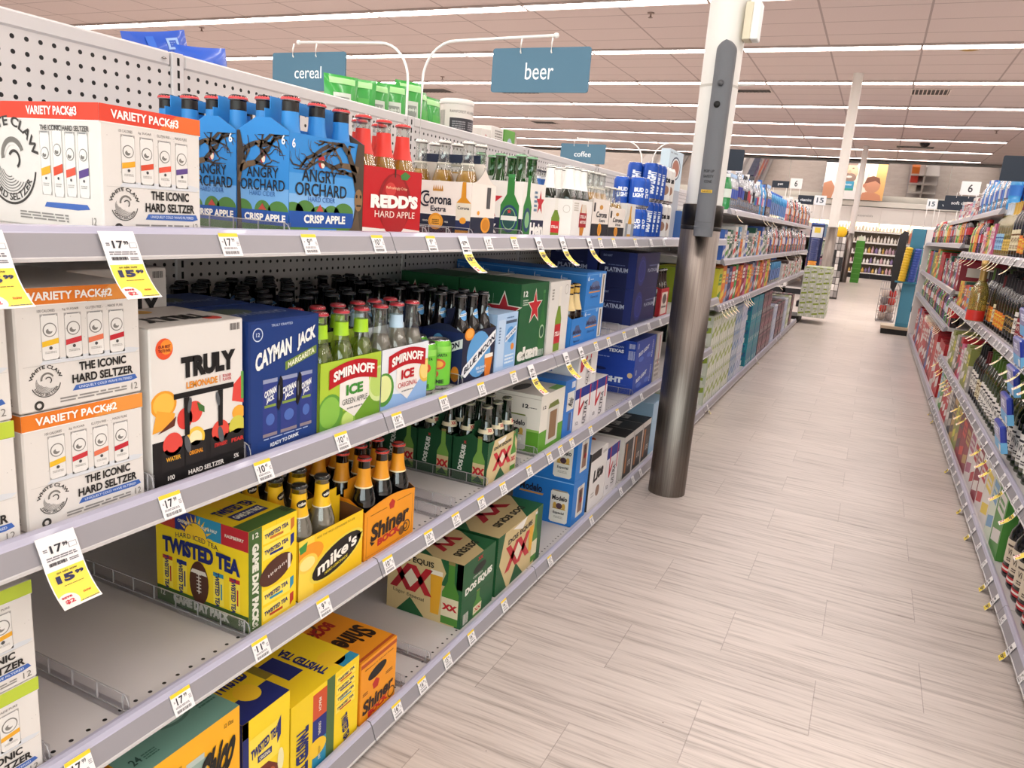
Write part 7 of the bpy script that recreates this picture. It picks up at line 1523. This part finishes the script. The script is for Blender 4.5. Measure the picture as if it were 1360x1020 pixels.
t = thing('endcap_display', 'tall grey patterned display of hanging goods with a round yellow sign on top', 'display', (-.70, 16.75, 0))
mb = MB(); mb.box(-.14, -.02, 0, .14, .14, 1.28, M('5a5654', .6), .004); mb.obj('back_board', t)
rr = random.Random(9)
for i in range(4):
    for j in range(9):
        mb = MB(); c = rr.choice(('c9c4c0', '8a8684', '4a4848', 'e0dcd8', '2a2a2c', 'a9a4a2')); x0 = -.135+.068*i; z0 = .04+.135*j; mb.box(x0, -.06, z0, x0+.062, -.02, z0+.125, M(c, .5), .006); mb.obj('hanging_packet', t)
mb = MB(); mb.lathe([(0, 0), (.11, 0), (.11, .012), (0, .012)], 24, M('e6b822', .5)); f = F(mb, (-.11, .11, .012), (1, 0, 0), (0, -1, 0), .22, .22, 1)
f.e(.36, .62, .04, .08, '4a3a10', 2, 10); f.e(.64, .62, .04, .08, '4a3a10', 2, 10); f.ring(.5, .5, .26, .04, '4a3a10', 2, 14, 200, 340)
o = mb.obj('round_sign', t, (.02, -.025, 1.345)); o.rotation_euler = (math.pi/2, 0, 0)
mb = MB(); mb.box(-.02, -.02, 1.25, .06, -.012, 1.32, M('5a5654', .6), 0); mb.obj('sign_bracket', t)
t = thing('tower_display', 'narrow bright green tower display standing before the cosmetics wall', 'display', (-.42, 24.2, 0))
mb = MB(); mb.box(-.115, -.1, 0, .115, .1, 1.2, M('4f9a35', .5), .006); mb.obj('tower', t)
for j in range(7): mb = MB(); mb.box(-.10, -.112, .1+.15*j, .10, -.1, .115+.15*j, M('6fb552', .5), 0); mb.obj('tier_edge', t)
mb = MB(); mb.box(-.07, -.02, 1.2, .07, .0, 1.33, M('e6ead8', .5), 0); mb.obj('header_card', t)

# ------------------------------------------------------------------ cosmetics wall and mirrors at the back
LITW = M('fff3df', .5, emit=3.2); LITP = M('ffe9b8', .5, emit=2.2)
for b in range(8):
    x0 = -4.6+.914*b
    t = thing('cosmetics_unit', f'lit cosmetics wall unit, {nth(b)} from the pillar side of the back wall' if False else f'lit cosmetics wall unit at the back of the store, {ORD[b]} along', 'shelving', (x0, 27.45, 0))
    mb = MB(); mb.box(0, .30, 0, .91, .33, 2.30, M('6f6658', .6), 0); mb.obj('back_panel', t)
    mb = MB(); mb.box(0, 0, 0, .91, .30, .16, M('17151a', .6), 0); mb.obj('kick_plate', t)
    for j, z in enumerate((.16, .48, .80, 1.15, 1.50)):
        mb = MB(); mb.box(.0, .02, z, .91, .30, z+.02, M('d9d6d0', .4), 0); mb.box(0, .0, z-.02, .91, .02, z+.03, M('e6e3de', .4), .002); mb.obj('shelf_board', t)
    mb = MB(); mb.box(.01, .27, 1.55, .90, .298, 1.76, LITP, 0); mb.obj('lit_panel', t)
    mb = MB(); mb.box(.0, -.02, 1.78, .91, .30, 2.28, M('e2ddd8', .5), .003)
    if b in (4, 2): F(mb, (0, -.02, 1.78), (1, 0, 0), (0, 0, 1), .91, .5, 1).t('essentials' if b == 4 else 'beauty', .5, .45, .5, .14, '8a8884', 2, bold=0.)
    mb.obj('header', t)
    mb = MB(); mb.box(.02, .06, 1.765, .89, .2, 1.778, LITW, 0); mb.obj('lamp', t)
    if .5 < b:
        for j, z in enumerate((.181, .501, .821, 1.171, 1.521)):
            for k in range(9):
                h_ = rr.uniform(.13, .23); r_ = rr.uniform(.03, .045); c = rr.choice(('f0ece6', 'e6e0d8', 'd9b05a', '8a7aa8', 'e0b8c0', 'f2f0ec', 'c9a8b8') if j < 3 else ('f4f0ea', 'ece6dc', 'e6dcd0'))
                mb = MB(); mb.lathe([(0, 0), (r_, 0), (r_, h_*.7), (r_*.4, h_*.8), (r_*.4, h_), (0, h_)], 8, M(c, .4)); tag(mb.obj('cosmetic_bottle', None, (x0+.055+.1*k, 27.53, z)), f'small cosmetic bottle, {ORD[k]} on shelf {("one", "two", "three", "four", "five")[j]} up in the {ORD[b]} lit unit', 'cosmetic bottle', 'cosmetic bottles on the back wall')
mb = MB(); mb.box(-12, 27.40, 2.30, 8.9, 27.94, 2.46, M('d9d5cc', .5), .004); struct(mb.obj('trim_1'))
MIR = M('d6d2cd', .03, 1., .5)
mir0 = None; TILT = .25
for i in range(17):
    x0 = -31.6+2.38*i
    lab = f'tilted wall mirror panel above the back wall shelves, {nth(i)} along the row'
    if mir0 is None:
        mir0 = thing('wall_mirror', lab, 'mirror', (x0, 27.90, 2.47), 0, 'tilted wall mirrors')
        L_ = 1.235; dy, dz = -L_*math.sin(TILT), L_*math.cos(TILT)
        mb = MB(); mb.add([(0.01, 0, 0), (2.37, 0, 0), (2.37, dy, dz), (.01, dy, dz)], [(0, 1, 2, 3)], MIR); mb.add([(0.01, .01, 0), (2.37, .01, 0), (2.37, dy+.01, dz), (.01, dy+.01, dz)], [(3, 2, 1, 0)], M('8a857e', .6)); mb.obj('glass', mir0)
        mb = MB(); mb.tube([(0, 0, 0), (0, dy, dz)], .008, M('b5afa6', .4), 6); mb.obj('edge_strip', mir0)
    else: dup(mir0, (x0, 27.90, 2.47), None, lab)
# the framed poster hung in front of the mirrors
t = thing('poster', 'large photo poster of a smiling man and a baby hanging high at the back', 'poster', (-1.885, 27.30, 2.48))
W_, H_ = 1.81, 1.13
mb = MB(); mb.box(0, 0, 0, W_, .012, H_, M('ead9c4', .5), 0); f = F(mb, (0, 0, 0), (1, 0, 0), (0, 0, 1), W_, H_, 1)
f.r(0, 0, 1, 1, 'ecdcc9'); f.r(.0, .0, .3, 1, 'e8e6e4', 2); f.r(.62, 0, .84, 1, 'f0e2d2', 2); f.r(.84, 0, 1, 1, 'e2b070', 2); f.r(.70, 0, .73, 1, 'e6cdb4', 3); f.r(.78, 0, .80, 1, 'e6cdb4', 3)
f.p([(.02, 0), (.05, .35), (.2, .5), (.4, .45), (.55, .3), (.58, 0)], 'e6e4e2', 4); f.p([(0, 0), (0, .42), (.12, .5), (.2, .3), (.16, 0)], 'c98f6f', 5)
f.e(.40, .76, .14, .26, 'd9a588', 6); f.e(.40, .60, .12, .13, '8a7468', 7); f.e(.40, .62, .05, .03, 'e6cfc4', 8); f.e(.35, .86, .02, .015, '4a342c', 8, 8); f.e(.45, .86, .02, .015, '4a342c', 8, 8); f.e(.40, .76, .025, .05, 'cf9478', 8, 8); f.r(.28, .94, .52, 1, '7a6a60', 7)
f.r(.29, .24, .50, .50, '3f93b5', 9); f.t('photo', .395, .40, .14, .08, 'e6eef2', 11); f.r(.29, .24, .50, .30, '3f9a8a', 10)
f.e(.80, .42, .13, .22, 'c98f72', 6); f.p([(.67, .45), (.70, .62), (.80, .67), (.90, .62), (.93, .45), (.84, .54)], '7a5040', 7); f.p([(.62, 0), (.66, .2), (.8, .25), (.95, .15), (.98, 0)], 'c98a6a', 5); f.e(.68, .4, .03, .06, 'c08468', 8)
mb.obj('print', t)
mb = MB(); mb.box(-.02, -.012, H_, W_+.02, .02, H_+.035, M('17151a', .5), .002); mb.obj('top_rail', t)
mb = MB()
for q in (.1, .9): mb.tube([(W_*q, 0, H_+.03), (W_*q, 0, CEIL-2.48)], .004, M('8a857e', .4), 5)
mb.obj('hanger', t)
# ------------------------------------------------------------------ shelving runs in the far half of the store, also seen in the tilted mirrors
fr = random.Random(21)
FC = ('3f5fa8', 'c9433a', 'e2dfda', '4a8a4a', 'e2b83a', '6a4a8a', '2a8fa0', 'd8762c', '8a2a3a', 'b9b4b0', '1f2a4a', 'd98aa0', 'e8e4de', 'd9d4ce')
FN = {'3f5fa8': 'blue', 'c9433a': 'red', 'e2dfda': 'white', '4a8a4a': 'green', 'e2b83a': 'yellow', '6a4a8a': 'purple', '2a8fa0': 'teal', 'd8762c': 'orange', '8a2a3a': 'maroon', 'b9b4b0': 'grey', '1f2a4a': 'navy', 'd98aa0': 'pink', 'e8e4de': 'cream', 'd9d4ce': 'off-white'}
_fb = {}
def far_box(c, c2, s, loc, label, group):
    k = (c, c2, s)
    if k in _fb: return dup(_fb[k], loc, None, label, group)
    mb = MB(); w_, d_, h_ = .385, .26, .27
    a, b = sorted((0, -s*d_)); mb.box(a, 0, 0, b, w_, h_, M(c, .45), .003)
    f = F(mb, (0, 0, 0), (0, 1, 0), (0, 0, 1), w_, h_) if s > 0 else F(mb, (0, w_, 0), (0, -1, 0), (0, 0, 1), w_, h_)
    for i in range(3): f.r(.03+.325*i, .05, .32+.325*i, .95, c if i % 2 else c2, 1); f.r(.08+.325*i, .5, .27+.325*i, .8, c2 if i % 2 else c, 2)
    F(mb, (0 if s > 0 else 0, 0, h_), (0, 1, 0), (-s, 0, 0) if s > 0 else (1, 0, 0), w_, d_)
    o = mb.obj('goods_box', None, loc); tag(o, label, 'box', group); _fb[k] = o
    return o
def far_run(name, xc, hw, y0, n, seen, sides=(1, -1)):
    """double-sided run: spine, shelf boards and rails; goods on the sides that show"""
    t = thing('gondola', f'double-sided shelving run in the far half of the store, {name}', 'shelving', (xc, y0, 0)); L = n*.914
    mb = MB(); mb.box(-.03, 0, 0, .03, L, 1.55, SHELFM, .003); mb.obj('back_panel', t)
    for z in (.14, .50, .86, 1.22):
        mb = MB(); mb.box(-hw, 0, z-.03, hw, L, z, SHELFM, .002)
        for s in (1, -1): a, b = sorted((s*hw, s*(hw+.012))); mb.box(a, 0, z-.035, b, L, z+.004, RAILG, .001)
        mb.obj('shelf_board', t)
    mb = MB(); mb.box(-hw+.03, 0, 0, hw-.03, L, .11, M('17151a', .6), 0); mb.obj('kick_plate', t)
    for s in sides:
        for j, z in enumerate((.14, .50, .86, 1.22)):
            if j not in seen: continue
            i = 0; y = y0+.03
            c, c2 = fr.choice(FC), fr.choice(FC)
            while y < y0+L-.38:
                if i % 3 == 0: c, c2 = fr.choice(FC), fr.choice(FC)
                far_box(c, c2, s, (xc+s*(hw-.02), y, z+.001), f'{FN[c]} and {FN[c2]} box, {nth(i)}, {ORD[j]} shelf {"near" if (s > 0) == (xc < 0) else "far"} side, run {name}', f'boxes on the run {name}')
                y += .40; i += 1
far_run('behind the second pillar', -1.62, .62, 17.0, 8, (1, 2, 3), (1,))
far_run('behind the teal stand', 1.20, .48, 15.6, 8, (1, 2, 3), (-1,))
far_run('two aisles off', -5.4, .62, 17.0, 8, (1, 2, 3), (1,))
far_run('three aisles off', -9.2, .62, 17.0, 8, (1, 2, 3), (1,))
far_run('past the wine', 4.4, .48, 15.6, 8, (1, 2, 3), (-1,))
